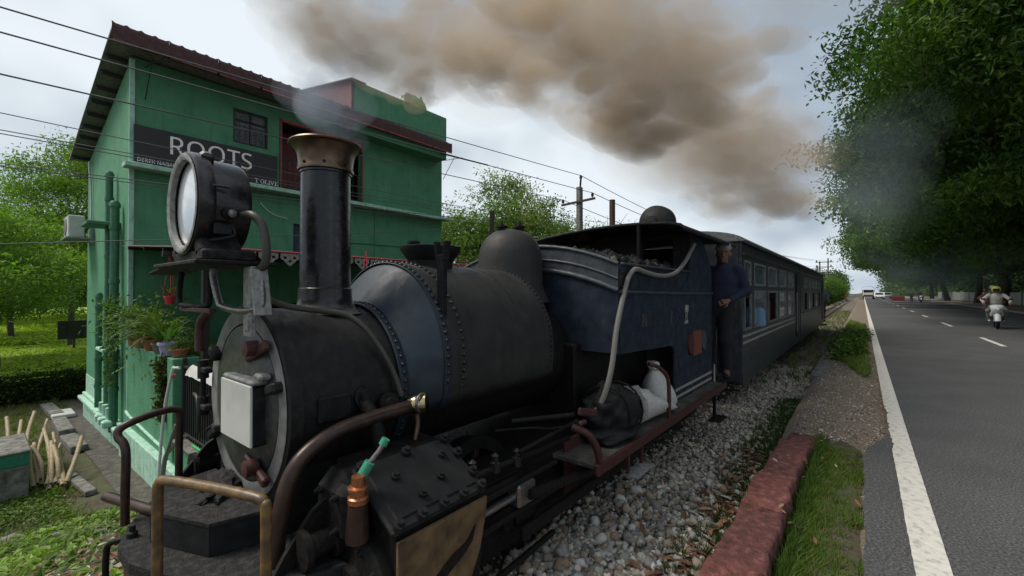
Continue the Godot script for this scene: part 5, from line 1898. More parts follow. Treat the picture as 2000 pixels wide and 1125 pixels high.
func house() -> void:
	var H := thing("green_house", "three storey green building with red sheet roof standing left of the track", "building", P(FX - 2.8, -2.0, 6.9))
	var b := mb()
	var holes := [[5.51, 8.16, 4.50, 6.46], [4.32, 5.19, 5.50, 6.42], [5.90, 6.75, 2.66, 3.52], [5.2, 6.4, -1.0, 1.2], [7.6, 9.2, -0.2, 1.2]]
	holed_wall(b, FX, 0.25, HD0, HD1, -2.6, 6.9, holes, 1.0)
	obj("front_wall", b, M.green, H)
	# side walls, raked under the roof
	for d in [HD0, HD1 - 0.25]:
		b = mb()
		b.prism([Vector2(FX - 0.002, -2.9), Vector2(FX - 0.002, roof_y(FX) - 0.2), Vector2(HB, roof_y(HB) - 0.2), Vector2(HB, -2.9)], 0.25, Transform3D(Basis(Vector3.RIGHT, Vector3.UP, Vector3(0, 0, -1)), P(0, 0, d + (-0.002 if d < 5.0 else 0.002))))
		obj("side_wall", b, M.green, H)
	b = mb()
	b.box(P(HB + 0.1, 1.6, (HD0 + HD1) * 0.5), Vector3(0.2, 7.4, HD1 - HD0 - 0.6))
	obj("back_wall", b, M.green, H)
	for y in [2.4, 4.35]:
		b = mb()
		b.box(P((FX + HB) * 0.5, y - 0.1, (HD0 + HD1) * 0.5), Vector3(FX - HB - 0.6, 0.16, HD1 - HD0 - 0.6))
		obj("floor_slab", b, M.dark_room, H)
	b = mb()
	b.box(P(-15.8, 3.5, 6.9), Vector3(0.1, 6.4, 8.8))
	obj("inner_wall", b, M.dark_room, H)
	# corner strip, plinth, mouldings
	b = mb()
	b.box(P(FX + 0.012, 2.4, HD0 + 0.035), Vector3(0.05, 8.9, 0.10), 0.01)
	obj("corner_strip", b, M.mint, H)
	b = mb()
	b.box(P((FX + HB) * 0.5, -1.66, HD0 - 0.10), Vector3(FX - HB - 0.1, 0.10, 0.20), 0.02)
	b.box(P((FX + HB) * 0.5, -1.56, HD0 - 0.05), Vector3(FX - HB - 0.1, 0.08, 0.10), 0.02)
	obj("plinth_moulding", b, M.mint, H)
	b = mb()
	b.box(P((FX + HB) * 0.5, -2.3, HD0 - 0.03), Vector3(FX - HB, 1.26, 0.08))
	b.box(P((FX + HB) * 0.5 - 0.5, -1.25, HD0 - 0.015), Vector3(FX - HB - 1.2, 0.52, 0.02))
	obj("plinth", b, M.mint, H)
	b = mb()
	b.box(P(FX + 0.17, 4.37, (HD0 + HD1) * 0.5 + 0.02), Vector3(0.36, 0.11, HD1 - HD0 + 0.3), 0.012)
	obj("ledge", b, M.mint, H)
	b = mb()
	b.tube(curve([P(FX + 0.03, 4.0, 5.0), P(FX + 0.05, 3.9, 5.05), P(FX + 0.1, 3.7, 5.3), P(FX + 0.1, 3.62, 5.7)], 5), 0.012, 6)
	obj("loose_cable", b, M.white_paint, H)
	for q in [[[8.62, 2.6], [8.62, 4.3]], [[6.8, 3.1], [11.6, 3.18]]]:
		b = mb()
		b.tube([P(FX + 0.015, q[0][1], q[0][0]), P(FX + 0.015, q[1][1], q[1][0])], 0.012, 6)
		obj("wall_conduit", b, M.green_pipe, H)
	# roof: sheets, purlins, fascia
	var roof := Node3D.new()
	roof.name = "roof"
	H.add_child(roof)
	var n := 9
	for i in n:
		var a := lerpf(1.82, 11.5, float(i) / n)
		var e := lerpf(1.82, 11.5, float(i + 1) / n)
		b = mb()
		pitched_box(b, -12.3, -18.9, a, e - 0.004, 0.0, 0.03, 0.1 if i == 0 else 0.0)
		obj("roof_sheet", b, M.zinc, roof)
	for i in 10:
		var x := lerpf(-12.6, -18.6, i / 9.0)
		b = mb()
		b.box(P(x, roof_y(x) - 0.075, 6.7), Vector3(0.07, 0.085, 9.66), 0.0, Basis(Vector3.BACK, -0.22))
		obj("purlin", b, M.iron, roof)
	b = mb()
	pitched_box(b, -12.33, -18.93, 1.815, 1.84, -0.02, 0.06, 0.1)
	obj("verge_strip", b, M.zinc, roof)
	# corrugated fascia, sheet by sheet
	for i in 10:
		var a := lerpf(1.80, 11.55, i / 10.0)
		var e := lerpf(1.80, 11.55, (i + 1) / 10.0) - 0.003
		b = mb()
		var rows := []
		for y in [6.86, 6.90, 7.12, 7.20, 7.215]:
			var row := PackedVector3Array()
			for k in 17:
				var d := lerpf(a, e, k / 16.0)
				var wv := 0.018 * maxf(0.0, cos((d - 1.8) * TAU / 0.243)) ** 3
				row.push_back(P(-12.27 + wv - (0.06 if y > 7.21 else 0.0), y + wv * 1.4, d))
			rows.push_back(row)
		b.sheet(rows, Vector3.RIGHT)
		obj("fascia_sheet", b, M.roof_red, roof)
		b = mb()
		b.box(P(-12.265, 6.845, (a + e) * 0.5), Vector3(0.05, 0.035, e - a - 0.05), 0.008)
		obj("eave_trim", b, M.red_trim if i > 2 else M.pink_wall, roof)
	# brackets below the eave
	for q in [[2.5, 6.75], [11.75, 6.75]]:
		b = mb()
		b.tube([P(FX, q[1] - 0.75, q[0]), P(-12.35, q[1], q[0])], 0.011, 6)
		b.tube([P(FX, q[1], q[0]), P(-12.0, q[1] - 0.05, q[0] + 0.1)], 0.011, 6)
		obj("eave_bracket", b, M.iron, roof)
	b = mb()
	b.tube([P(-12.3, 6.72, 11.0), P(-11.9, 6.7, 13.2)], 0.03, 6)
	obj("eave_bar", b, M.iron, roof)
	# stair room and parapet on top
	b = mb()
	b.prism([Vector2(7.5, 6.6), Vector2(11.42, 6.6), Vector2(11.42, 8.2), Vector2(7.55, 8.2)], -3.4, Transform3D(Basis(Vector3(0, 0, -1), Vector3.UP, Vector3(1, 0, 0)), Vector3(-12.45, 0, 0)))
	obj("parapet", b, M.green, H)
	b = mb()
	b.prism([Vector2(-12.5, 6.6), Vector2(-12.5, 8.17), Vector2(-15.8, 8.75), Vector2(-15.8, 6.6)], 0.05, Transform3D(Basis(Vector3.RIGHT, Vector3.UP, Vector3(0, 0, -1)), P(0, 0, 7.45)))
	obj("stair_wall", b, M.pink_wall, H)
	b = mb()
	b.quad(P(-12.35, 8.2, 7.36), P(-15.9, 8.82, 7.36), P(-15.9, 8.82, 7.9), P(-12.35, 8.2, 7.9), Vector3.UP)
	b.quad(P(-12.35, 8.17, 7.36), P(-15.9, 8.79, 7.36), P(-15.9, 8.79, 7.9), P(-12.35, 8.17, 7.9), Vector3.DOWN)
	b.quad(P(-12.35, 8.2, 7.36), P(-15.9, 8.82, 7.36), P(-15.9, 8.79, 7.36), P(-12.35, 8.17, 7.36), FWD)
	obj("stair_roof", b, M.zinc, H)
	# balcony, window, door
	var bal := Node3D.new()
	bal.name = "balcony"
	H.add_child(bal)
	b = mb()
	b.box(P(FX - 1.0, 5.48, 6.83), Vector3(0.06, 1.98, 2.64))
	obj("balcony_back", b, M.pink_wall, bal)
	for z in [[5.50, 5.56, 4.42, 6.48], [8.11, 8.17, 4.42, 6.48]]:
		b = mb()
		b.box(P(FX + 0.012, (z[2] + z[3]) * 0.5, (z[0] + z[1]) * 0.5), Vector3(0.06, z[3] - z[2], z[1] - z[0]))
		obj("pink_jamb", b, M.pink_wall, bal)
	b = mb()
	b.box(P(FX + 0.012, 6.45, 6.835), Vector3(0.06, 0.07, 2.54))
	obj("pink_lintel", b, M.red_trim, bal)
	grille(bal, FX + 0.02, 5.58, 8.1, 4.52, 5.35, 0.14)
	var w := Node3D.new()
	w.name = "window"
	H.add_child(w)
	for z in [[4.32, 4.37, 5.5, 6.42], [5.14, 5.19, 5.5, 6.42], [4.735, 4.775, 5.5, 6.42], [4.37, 5.14, 5.5, 5.55], [4.37, 5.14, 6.37, 6.42], [4.37, 5.14, 6.12, 6.16]]:
		b = mb()
		b.box(P(FX - 0.05, (z[2] + z[3]) * 0.5, (z[0] + z[1]) * 0.5), Vector3(0.07, z[3] - z[2] - 0.002, z[1] - z[0] - 0.002))
		obj("frame", b, M.iron, w)
	for q in [[4.38, 4.73], [4.78, 5.13]]:
		for y in [[5.55, 6.12], [6.16, 6.37]]:
			b = mb()
			b.box(P(FX - 0.06, (y[0] + y[1]) * 0.5, (q[0] + q[1]) * 0.5), Vector3(0.006, y[1] - y[0], q[1] - q[0]))
			obj("pane", b, M.pane, w)
		for i in 9:
			var cy := 5.62 + 0.12 * (i % 4)
			var cd: float = q[0] + 0.09 + 0.16 * int(i / 4.0)
			b = mb()
			var ring := []
			for k in 9:
				ring.push_back(P(FX - 0.012, cy + 0.045 * sin(TAU * k / 8.0), cd + 0.05 * cos(TAU * k / 8.0)))
			b.tube(ring, 0.008, 4, false)
			if i < 8:
				obj("scroll", b, M.iron, w)
	b = mb()
	b.box(P(FX - 0.1, 3.09, 6.325), Vector3(0.04, 0.86, 0.85))
	var dr := obj("shutter", b, M.door_blue, H)
	b = mb()
	b.box(P(FX - 0.06, 3.09, 6.32), Vector3(0.04, 0.84, 0.03))
	b.box(P(FX - 0.06, 3.09, 5.93), Vector3(0.04, 0.84, 0.04))
	obj("shutter_frame", b, M.iron, dr)
	# rain pipes on the side wall
	for q in [[-14.35, 0.075, -1.55, 4.32], [-13.65, 0.085, -1.75, 3.5], [-15.6, 0.07, -1.5, 1.35]]:
		b = mb()
		b.tube([P(q[0], q[2], HD0 - 0.14), P(q[0], q[3], HD0 - 0.14)], q[1], 14)
		for y in [0.18, 0.42, 0.66, 0.9]:
			var yy := lerpf(q[2], q[3], y)
			b.tube([P(q[0], yy, HD0 - 0.14), P(q[0], yy + 0.09, HD0 - 0.14)], q[1] * 1.18, 14)
		b.lathe([Vector2(q[1] * 1.25, 0), Vector2(q[1] * 1.25, 0.08), Vector2(q[1] * 0.8, 0.14), Vector2(0, 0.15)], 14, Transform3D(Basis.IDENTITY, P(q[0], q[3], HD0 - 0.14)))
		obj("rain_pipe", b, M.green_pipe, H)
	b = mb()
	b.tube([P(-14.75, 3.1, HD0 - 0.1), P(-14.75, 4.0, HD0 - 0.1)], 0.04, 10)
	obj("vent_pipe", b, M.green_pipe, H)
	b = mb()
	b.tube([P(-15.6, 1.2, HD0 - 0.14), P(-14.5, 1.2, HD0 - 0.14)], 0.035, 8)
	obj("pipe_branch", b, M.green_pipe, H)
	b = mb()
	b.box(P(-14.25, 3.12, HD0 - 0.3), Vector3(0.9, 0.09, 0.6), 0.015)
	obj("pipe_shelf", b, M.green_pipe, H)
	b = mb()
	b.box(P(-14.3, 0.12, HD0 - 0.16), Vector3(0.9, 0.08, 0.3), 0.015)
	obj("pipe_shelf", b, M.mint, H)
	for x in [-14.2, -13.75, -14.6]:
		b = mb()
		b.tube(curve([P(x, -1.2, HD0 - 0.2), P(x, -1.5, HD0 - 0.2), P(x + 0.15, -1.58, HD0 - 0.28)], 4), 0.06, 10)
		b.box(P(x + 0.1, -1.55, HD0 - 0.25), Vector3(0.22, 0.16, 0.18), 0.03)
		obj("pipe_foot", b, M.mint, H)
	b = mb()
	b.tube(curve([P(-17.9, 5.35, HD0 - 0.03), P(-17.85, 5.3, HD0 - 0.08), P(-17.7, 4.5, HD0 - 0.05), P(-17.6, 3.6, HD0 - 0.05)], 5), 0.025, 6)
	obj("white_cable", b, M.white_paint, H)
	verandah(H)
	awning()
	# things on and round the house
	var s := thing("sign_board", "long black sign board with white lettering fixed on the green front wall", "sign", P(-12.9, 4.44, 3.84))
	b = mb()
	b.box(P(-12.93, 4.915, 3.85), Vector3(0.06, 0.86, 3.12), 0.006)
	obj("board", b, M.sign, s)
	var tn := Basis(Vector3(0, 0, -1), Vector3.UP, Vector3(1, 0, 0))
	letters("ROOTS", 0.60, M.sign_white, P(-12.892, 5.02, 3.83), tn, s, 0.01)
	letters("DEREK NAGAR, NEW CHAMTA", 0.115, M.sign_white, P(-12.894, 4.55, 3.10), tn, s, 0.006)
	letters("T OLIVE", 0.155, M.sign_white, P(-12.894, 4.56, 5.12), tn, s, 0.006, "Droid Serif")
	for q in [[3.25, 4.84], [3.95, 4.82], [4.35, 4.93], [4.62, 4.80]]:
		b = mb()
		b.prism([Vector2(-0.05, 0), Vector2(0, -0.025), Vector2(0.05, 0.01), Vector2(0, 0.03)], 0.006, Transform3D(tn * Basis(Vector3.BACK, q[0] * 3.0), P(-12.893, q[1], q[0])))
		obj("leaf_emblem", b, plain(0.35, 0.36, 0.05, 0.6), s)
	var ac := thing("air_conditioner", "white outdoor air conditioner unit on a bracket high on the side wall", "air conditioner", P(-18.0, 2.9, HD0 - 0.35))
	b = mb()
	b.box(P(-18.0, 3.4, HD0 - 0.36), Vector3(0.95, 0.62, 0.34), 0.02)
	obj("casing", b, M.white_paint, ac)
	b = mb()
	b.lathe([Vector2(0.24, 0), Vector2(0.25, 0.015), Vector2(0.22, 0.02), Vector2(0.0, 0.012)], 20, axis_place(P(-18.1, 3.4, HD0 - 0.53), FWD))
	obj("fan_grille", b, M.zinc, ac)
	b = mb()
	b.box(P(-17.9, 3.05, HD0 - 0.3), Vector3(1.1, 0.06, 0.6), 0.01)
	b.box(P(-17.4, 3.2, HD0 - 0.06), Vector3(0.06, 0.6, 0.08), 0.01)
	b.tube([P(-17.9, 3.2, HD0 - 0.2), P(-17.42, 3.5, HD0 - 0.06)], 0.03, 6)
	obj("bracket", b, M.grey_paint, ac)
	var wt := thing("water_tank", "round green plastic water tank showing above the parapet", "water tank", P(-13.7, 8.0, 10.75))
	b = mb()
	b.lathe([Vector2(0.55, 7.2), Vector2(0.55, 8.75), Vector2(0.53, 8.85), Vector2(0.45, 8.98), Vector2(0.22, 9.06), Vector2(0.2, 9.14), Vector2(0.0, 9.16)], 24, Transform3D(Basis.IDENTITY, P(-13.7, 0, 10.75)))
	for y in [8.3, 8.5, 8.7]:
		b.lathe([Vector2(0.55, y - 0.03), Vector2(0.575, y), Vector2(0.55, y + 0.03)], 24, Transform3D(Basis.IDENTITY, P(-13.7, 0, 10.75)))
	obj("tank", b, plain(0.04, 0.33, 0.1, 0.45), wt)
	b = mb()
	for a in [0.4, 2.2, 4.5]:
		b.box(P(-13.7 + 0.4 * cos(a), 9.03, 10.75 + 0.4 * sin(a)), Vector3(0.06, 0.14, 0.06), 0.01)
	obj("lifting_lug", b, plain(0.04, 0.33, 0.1, 0.45), wt)
	var fl := thing("flood_lamp", "small white lamp fixed on the edge of the green parapet", "lamp", P(-12.5, 8.2, 9.65))
	b = mb()
	b.lathe([Vector2(0.0, 0), Vector2(0.09, 0.01), Vector2(0.15, 0.16), Vector2(0.15, 0.2), Vector2(0.0, 0.19)], 16, axis_place(P(-12.5, 8.38, 9.65), Vector3(0.7, -0.25, 0.6)))
	obj("hood", b, M.white_paint, fl)
	b = mb()
	b.tube([P(-12.5, 8.2, 9.65), P(-12.5, 8.42, 9.66)], 0.025, 6)
	obj("stem", b, M.zinc, fl)

func verandah(H: Node3D) -> void:
	var b := mb()
	b.box(P(-11.29, -0.595, HD0 + 0.1), Vector3(3.42, 1.83, 0.2), 0.01)
	obj("verandah_wall", b, M.green, H)
	b = mb()
	b.box(P(-9.48, -0.55, HD0 + 0.16), Vector3(0.34, 1.78, 0.40), 0.012)
	obj("verandah_post", b, M.green, H)
	b = mb()
	b.box(P(-9.6, -2.12, HD0 + 0.04), Vector3(6.9, 1.24, 0.34), 0.01)
	obj("plinth", b, M.mint, H)
	b = mb()
	b.tube(curve([P(-12.95, -1.18, HD0 - 0.03), P(-12.5, -1.24, HD0 - 0.03), P(-10.5, -1.32, HD0 - 0.03), P(-9.9, -1.36, HD0 - 0.03), P(-9.65, -1.55, HD0 - 0.05)], 4), 0.03, 8)
	obj("waste_pipe", b, M.mint, H)
	b = mb()
	b.box(P(-7.6, -1.29, HD0 + 0.12), Vector3(3.44, 0.42, 0.26), 0.012)
	obj("low_wall", b, M.green, H)
	b = mb()
	b.box(P(-7.6, -1.06, HD0 + 0.12), Vector3(3.48, 0.045, 0.36), 0.012)
	obj("coping", b, M.concrete, H)
	b = mb()
	b.box(P(-9.5, -1.5, 6.9), Vector3(6.6, 0.2, 8.8))
	obj("yard_floor", b, M.concrete, H)
	for i in 3:
		b = mb()
		b.box(P(-6.2, -1.25 + 0.02 * i, 4.0 + i * 2.6), Vector3(0.2, 1.2, 2.4), 0.012)
		obj("front_wall_low", b, M.green, H)
	# black railing above the low wall
	var R := Node3D.new()
	R.name = "railing"
	H.add_child(R)
	for i in 27:
		var x := lerpf(-9.22, -6.3, i / 26.0)
		b = mb()
		b.box(P(x, -0.40, HD0 + 0.12), Vector3(0.022, 1.26, 0.022))
		obj("bar", b, M.iron, R)
	for y in [0.2, -0.95]:
		b = mb()
		b.box(P(-7.76, y, HD0 + 0.12), Vector3(3.0, 0.04, 0.04), 0.005)
		obj("rail", b, M.iron, R)
	for x in [-9.26, -6.25]:
		b = mb()
		b.box(P(x, -0.35, HD0 + 0.12), Vector3(0.06, 1.4, 0.06), 0.006)
		obj("rail_post", b, M.iron, R)
	b = mb()
	b.tube(curve([P(-8.2, -0.1, HD0 - 0.02), P(-8.0, -0.12, HD0 - 0.04), P(-7.9, -0.3, HD0 - 0.05), P(-7.9, -0.62, HD0 - 0.05)], 4), 0.03, 8)
	obj("gate_handle", b, M.iron, R)

func awning() -> void:
	var A := thing("awning", "low red sheet awning with white lace trim along the front of the green building", "awning", P(-10.6, 2.2, 7.3))
	var b: MB
	for i in 9:
		var a := lerpf(2.1, 12.6, i / 9.0)
		var e := lerpf(2.1, 12.6, (i + 1) / 9.0) - 0.003
		b = mb()
		var rows := []
		for x in [-12.98, -10.6, -8.2]:
			var row := PackedVector3Array()
			for k in 13:
				var d := lerpf(a, e, k / 12.0)
				row.push_back(P(x, lerpf(2.56, 2.22, (x + 12.98) / -4.78 * -1.0) + 0.016 * cos(d * TAU / 0.2), d))
			rows.push_back(row)
		b.sheet(rows, Vector3.UP)
		obj("roof_sheet", b, M.roof_red, A)
		b = mb()
		b.box(P(-8.2, 2.232, (a + e) * 0.5), Vector3(0.05, 0.03, e - a - 0.03), 0.008)
		obj("edge_cap", b, M.red_trim, A)
	for x in [-12.6, -11.2, -9.8, -8.35]:
		b = mb()
		b.box(P(x, lerpf(2.56, 2.22, (-12.98 - x) / -4.78) - 0.06, 7.35), Vector3(0.05, 0.06, 10.4))
		obj("purlin", b, M.iron, A)
	# lace panels
	var lace := MB.new()
	var place := Transform3D(Basis(Vector3(0, 0, -1), Vector3.UP, Vector3(1, 0, 0)), Vector3(-0.006, 0, 0))
	for m in [1.0, -1.0]:
		var f := func(pts: Array) -> void:
			var q := []
			for p in pts:
				q.push_back(Vector2(p.x * m, p.y))
			lace.prism(q, 0.012, place)
		# centre strip with a diamond cut out of its axis
		f.call([Vector2(0, 0), Vector2(0.085, 0), Vector2(0.085, -0.045), Vector2(0.055, -0.06), Vector2(0.055, -0.085), Vector2(0.085, -0.10), Vector2(0.085, -0.155), Vector2(0.03, -0.205), Vector2(0, -0.225), Vector2(0, -0.165), Vector2(0.03, -0.135), Vector2(0, -0.105), Vector2(0, -0.05), Vector2(0.018, -0.04), Vector2(0, -0.03)])
		f.call([Vector2(0.085, 0), Vector2(0.165, 0), Vector2(0.165, -0.075), Vector2(0.15, -0.105), Vector2(0.115, -0.12), Vector2(0.085, -0.155), Vector2(0.085, -0.10), Vector2(0.115, -0.085), Vector2(0.115, -0.06), Vector2(0.085, -0.045)])
	var lm := lace.mesh()
	for i in 27:
		var o := obj("lace_panel", lm, M.grey_paint, A)
		o.position = P(-8.19, 2.205, 2.55 + i * 0.37) - org
	for d in [2.62, 6.0, 9.4]:
		b = mb()
		b.box(P(-9.15, 0.55, d), Vector3(0.11, 3.3, 0.11), 0.012)
		obj("post", b, M.iron, A)
	b = mb()
	b.box(P(-9.15, 2.15, 7.2), Vector3(0.07, 0.09, 10.4))
	obj("beam", b, M.iron, A)

# ---------------------------------------------------------------- trees and plants
func tree(called: String, label: String, group: String, base: Vector3, height: float, r: float, crown: Vector3, radii: Vector3, tips: int, per: int, spread: float, clump: Mesh, scale: float, colours: Array, lean := Vector3.ZERO, limbs := 9, flat := 0.45) -> Node3D:
	var T := thing(called, label, "tree", base, group)
	var b := mb()
	var top := base + Vector3(0, height, 0) + lean
	b.tube(curve([base - Vector3(0, 0.3, 0), base + Vector3(0, height * 0.3, 0) + lean * 0.15 + Vector3(rng.randfn(), 0, rng.randfn()) * r * 0.6, base + Vector3(0, height * 0.65, 0) + lean * 0.5 + Vector3(rng.randfn(), 0, rng.randfn()) * r, top], 4), [r * 1.35, r * 1.15, r * 1.05, r, r * 0.97, r * 0.93, r * 0.9, r * 0.86, r * 0.82, r * 0.76, r * 0.7, r * 0.62, r * 0.55], 9)
	var mid := base + crown
	var pts := []
	while pts.size() < tips:
		var d := Vector3(rng.randf_range(-1, 1), rng.randf_range(-1, 1), rng.randf_range(-1, 1))
		var l := d.length()
		if l > 1.0 or l < 0.05:
			continue
		d = d / l * pow(l, 0.45) * rng.randf_range(0.82, 1.12)
		if d.y < -0.75 and rng.randf() < 0.6:
			continue
		pts.push_back(mid + d * radii)
	for i in mini(limbs, pts.size()):
		var e: Vector3 = pts[i]
		var s := base.lerp(top, rng.randf_range(0.6, 0.98))
		b.tube(curve([s, s.lerp(e, 0.45) + Vector3(0, radii.y * 0.12, 0), e], 4), [r * 0.4, r * 0.36, r * 0.3, r * 0.26, r * 0.22, r * 0.17, r * 0.12, r * 0.08, r * 0.05], 6)
	obj("trunk", b, M.bark, T)
	var xf := []
	var co := []
	for p in pts:
		var c: Color = colours[rng.randi() % colours.size()]
		var sp := spread * rng.randf_range(0.7, 1.3)
		for i in per:
			var q: Vector3 = p + Vector3(rng.randfn() * sp, rng.randfn() * sp * flat, rng.randfn() * sp)
			var s := scale * rng.randf_range(0.75, 1.25)
			xf.push_back(Transform3D((Basis(Vector3.UP, rng.randf() * TAU) * Basis(Vector3.RIGHT, rng.randf_range(-0.5, 0.5))).scaled(Vector3(s, s, s)), q - base))
			co.push_back(near(c, 0.28))
	stuff(scatter("crown", clump, M.leaf, xf, co, T))
	return T

func greenery() -> void:
	var small := leaf_clump(12, 0.22, 0.085, 0.24, 0.15)
	var mid := leaf_clump(14, 0.24, 0.10, 0.30, 0.35)
	var fine := leaf_clump(16, 0.16, 0.05, 0.26, 0.1)
	# avenue trees on the far side of the road, their crowns over it
	var dark := [Color(0.06, 0.12, 0.024), Color(0.08, 0.155, 0.03), Color(0.13, 0.225, 0.045), Color(0.048, 0.1, 0.026)]
	var ways := ["nearest avenue tree, its crown filling the top right over the road", "second avenue tree, thick dark green crown over the road's right half", "third avenue tree, whose branches reach farthest left toward the smoke", "fourth avenue tree from the camera, crown wrapped in blue smoke haze", "fifth avenue tree, dark crown above the two riders' lane", "sixth avenue tree down the road with a leaning trunk", "seventh avenue tree, its trunk rising behind the far footpath", "eighth avenue tree far down the road", "ninth avenue tree near the road's vanishing point", "tenth and farthest avenue tree, small above the parked vehicles"]
	var dd := [13.5, 20.5, 28.0, 36.0, 45.0, 55.0, 67.0, 82.0, 102.0, 130.0]
	for i in 10:
		var d: float = dd[i]
		var x := 11.4 + rng.randf_range(-0.4, 0.6)
		var near_f := d < 40.0
		var rad := Vector3(10.3 + rng.randf_range(-0.5, 0.5), 6.3, 6.4)
		var crown := Vector3(-2.4, 9.4 + rng.randf_range(-0.4, 0.5), 0)
		if i == 0:
			crown = Vector3(-1.2, 11.6, 0)
			rad = Vector3(8.7, 6.5, 5.5)
		if i == 1:
			crown = Vector3(-1.7, 10.6, 0)
			rad = Vector3(9.4, 6.4, 6.0)
		tree("avenue_tree", ways[i], "trees along the far side of the road", P(x, 0.1, d), 8.5, 0.34, crown, rad, 330 if near_f else 170, 30 if near_f else 22, 0.62 if near_f else 0.9, mid, 1.0 if near_f else 1.7, dark, Vector3(rng.randf_range(-2.2, 0.4), 0, rng.randf_range(-0.6, 0.6)), 14)
	# darker wood behind the avenue
	var xf := []
	var co := []
	for i in 9000:
		var d := 30.0 + 140.0 * pow(rng.randf(), 1.3)
		var x := 16.0 + 9.0 * rng.randf() + (d - 30.0) * 0.03
		var s := rng.randf_range(1.6, 3.0)
		xf.push_back(Transform3D(rot().scaled(Vector3(s, s, s)), P(x, 0.2 + 9.0 * pow(rng.randf(), 0.8), d)))
		co.push_back(near(Color(0.028, 0.055, 0.016), 0.3))
	stuff(scatter("roadside_woods", mid, M.leaf, xf, co), "dark mass of undergrowth and trees behind the white roadside wall", "woods")
	xf = []
	co = []
	for i in 5000:
		var d := rng.randf_range(210.0, 420.0)
		var x := rng.randf_range(-60.0, -9.0) if rng.randf() < 0.6 else rng.randf_range(10.0, 60.0)
		var s := rng.randf_range(4.0, 7.0)
		xf.push_back(Transform3D(rot().scaled(Vector3(s, s, s)), P(x, -1.0 + (9.0 + (d - 210.0) * 0.03) * pow(rng.randf(), 0.9), d)))
		co.push_back(near(Color(0.06, 0.11, 0.03), 0.3))
	for i in 2600:
		var x := rng.randf_range(-190.0, -122.0)
		var s := rng.randf_range(3.5, 6.0)
		xf.push_back(Transform3D(rot().scaled(Vector3(s, s, s)), P(x, -1.5 + 10.0 * pow(rng.randf(), 0.9), rng.randf_range(-90.0, 70.0))))
		co.push_back(near(Color(0.09, 0.15, 0.04), 0.3))
	stuff(scatter("distant_woods", mid, M.leaf, xf, co), "far line of trees closing the view beyond the tea and the road", "woods")
	# trees of the tea garden
	var fresh := [Color(0.17, 0.29, 0.05), Color(0.22, 0.35, 0.07), Color(0.13, 0.23, 0.05), Color(0.27, 0.4, 0.085)]
	var tea := [
		[P(-26.0, -2.3, 0.6), 4.4, 0.11, Vector3(-0.5, 5.0, 0.3), Vector3(4.2, 2.3, 2.7), 90, "shade tree with leaning trunk nearest the left edge"],
		[P(-33.0, -2.3, 3.4), 6.4, 0.15, Vector3(0, 8.6, -0.4), Vector3(3.6, 3.2, 3.0), 110, "tall feathery shade tree beside the green wall's back edge"],
		[P(-41.0, -2.3, 1.6), 5.0, 0.15, Vector3(0, 6.6, 0), Vector3(6.0, 2.8, 4.6), 120, "broad shade tree standing far out in the tea"],
		[P(-50.0, -2.1, 6.2), 5.0, 0.22, Vector3(0, 6.2, 0), Vector3(6.0, 3.2, 4.5), 110, "shade tree in the tea beyond the dark hung panel"],
		[P(-64.0, -2.1, -1.0), 5.0, 0.25, Vector3(0, 6.8, 0), Vector3(8.0, 4.4, 6.5), 120, "hazy shade tree at the far end of the tea field"],
		[P(-70.0, -2.1, 9.0), 5.0, 0.25, Vector3(0, 6.4, 0), Vector3(8.0, 4.4, 7.0), 120, "farthest shade tree in the tea next to the house"]]
	for q in tea:
		tree("shade_tree", q[6], "shade trees in the tea garden", q[0], q[1], q[2], q[3], q[4], int(q[5] * 0.95), 20, 0.55, fine, 1.2 if q[0].x > -45.0 else 1.9, fresh, Vector3(0.4, 0, 0.2), 12, 0.28)
	# trees behind the engine
	var mixed := [Color(0.14, 0.23, 0.06), Color(0.19, 0.28, 0.09), Color(0.10, 0.17, 0.05), Color(0.28, 0.33, 0.13)]
	var back := [
		[P(-16.6, -2.0, 15.5), 4.0, 0.14, Vector3(0.1, 4.5, 0), Vector3(1.9, 3.4, 1.9), 85, "pale loose tree beside the house's right end", 0.5],
		[P(-17.4, -2.0, 21.5), 6.8, 0.2, Vector3(0, 8.6, 0), Vector3(2.4, 2.0, 2.3), 55, "tallest green tree, rising behind the engine's dome", 0.55],
		[P(-14.6, -2.0, 18.0), 4.0, 0.16, Vector3(0, 5.4, 0), Vector3(2.6, 2.6, 2.5), 90, "rounded green tree left of the wooden power pole", 0.55],
		[P(-17.5, -2.0, 27.0), 4.5, 0.16, Vector3(0, 6.0, 0), Vector3(3.0, 2.8, 3.2), 85, "thin tree standing behind the power pole", 0.6],
		[P(-14.6, -2.0, 30.5), 4.0, 0.16, Vector3(0, 6.0, 0), Vector3(2.6, 2.0, 3.0), 60, "low green tree right of the rusty rail post", 0.6],
		[P(-21.0, -2.0, 17.5), 4.5, 0.18, Vector3(0, 4.8, 0), Vector3(3.4, 3.2, 3.2), 90, "leafy tree half hidden behind the pale loose tree", 0.6]]
	for q in back:
		tree("trackside_tree", q[6], "trees between the house and the power pole", q[0], q[1], q[2], q[3], q[4], q[5], 15, q[7], small, 0.95, mixed, Vector3(0.1, 0, 0.1), 16, 0.5)
	# bare twigs
	var T := thing("bare_tree", "leafless dead tree whose twigs stick up beside the power pole", "tree", P(-11.9, -2.0, 24.0))
	var b := mb()
	b.tube([P(-11.9, -2.2, 24.0), P(-11.9, 2.0, 24.0), P(-11.8, 4.5, 24.0)], [0.1, 0.08, 0.05], 7)
	obj("trunk", b, M.bark, T)
	b = mb()
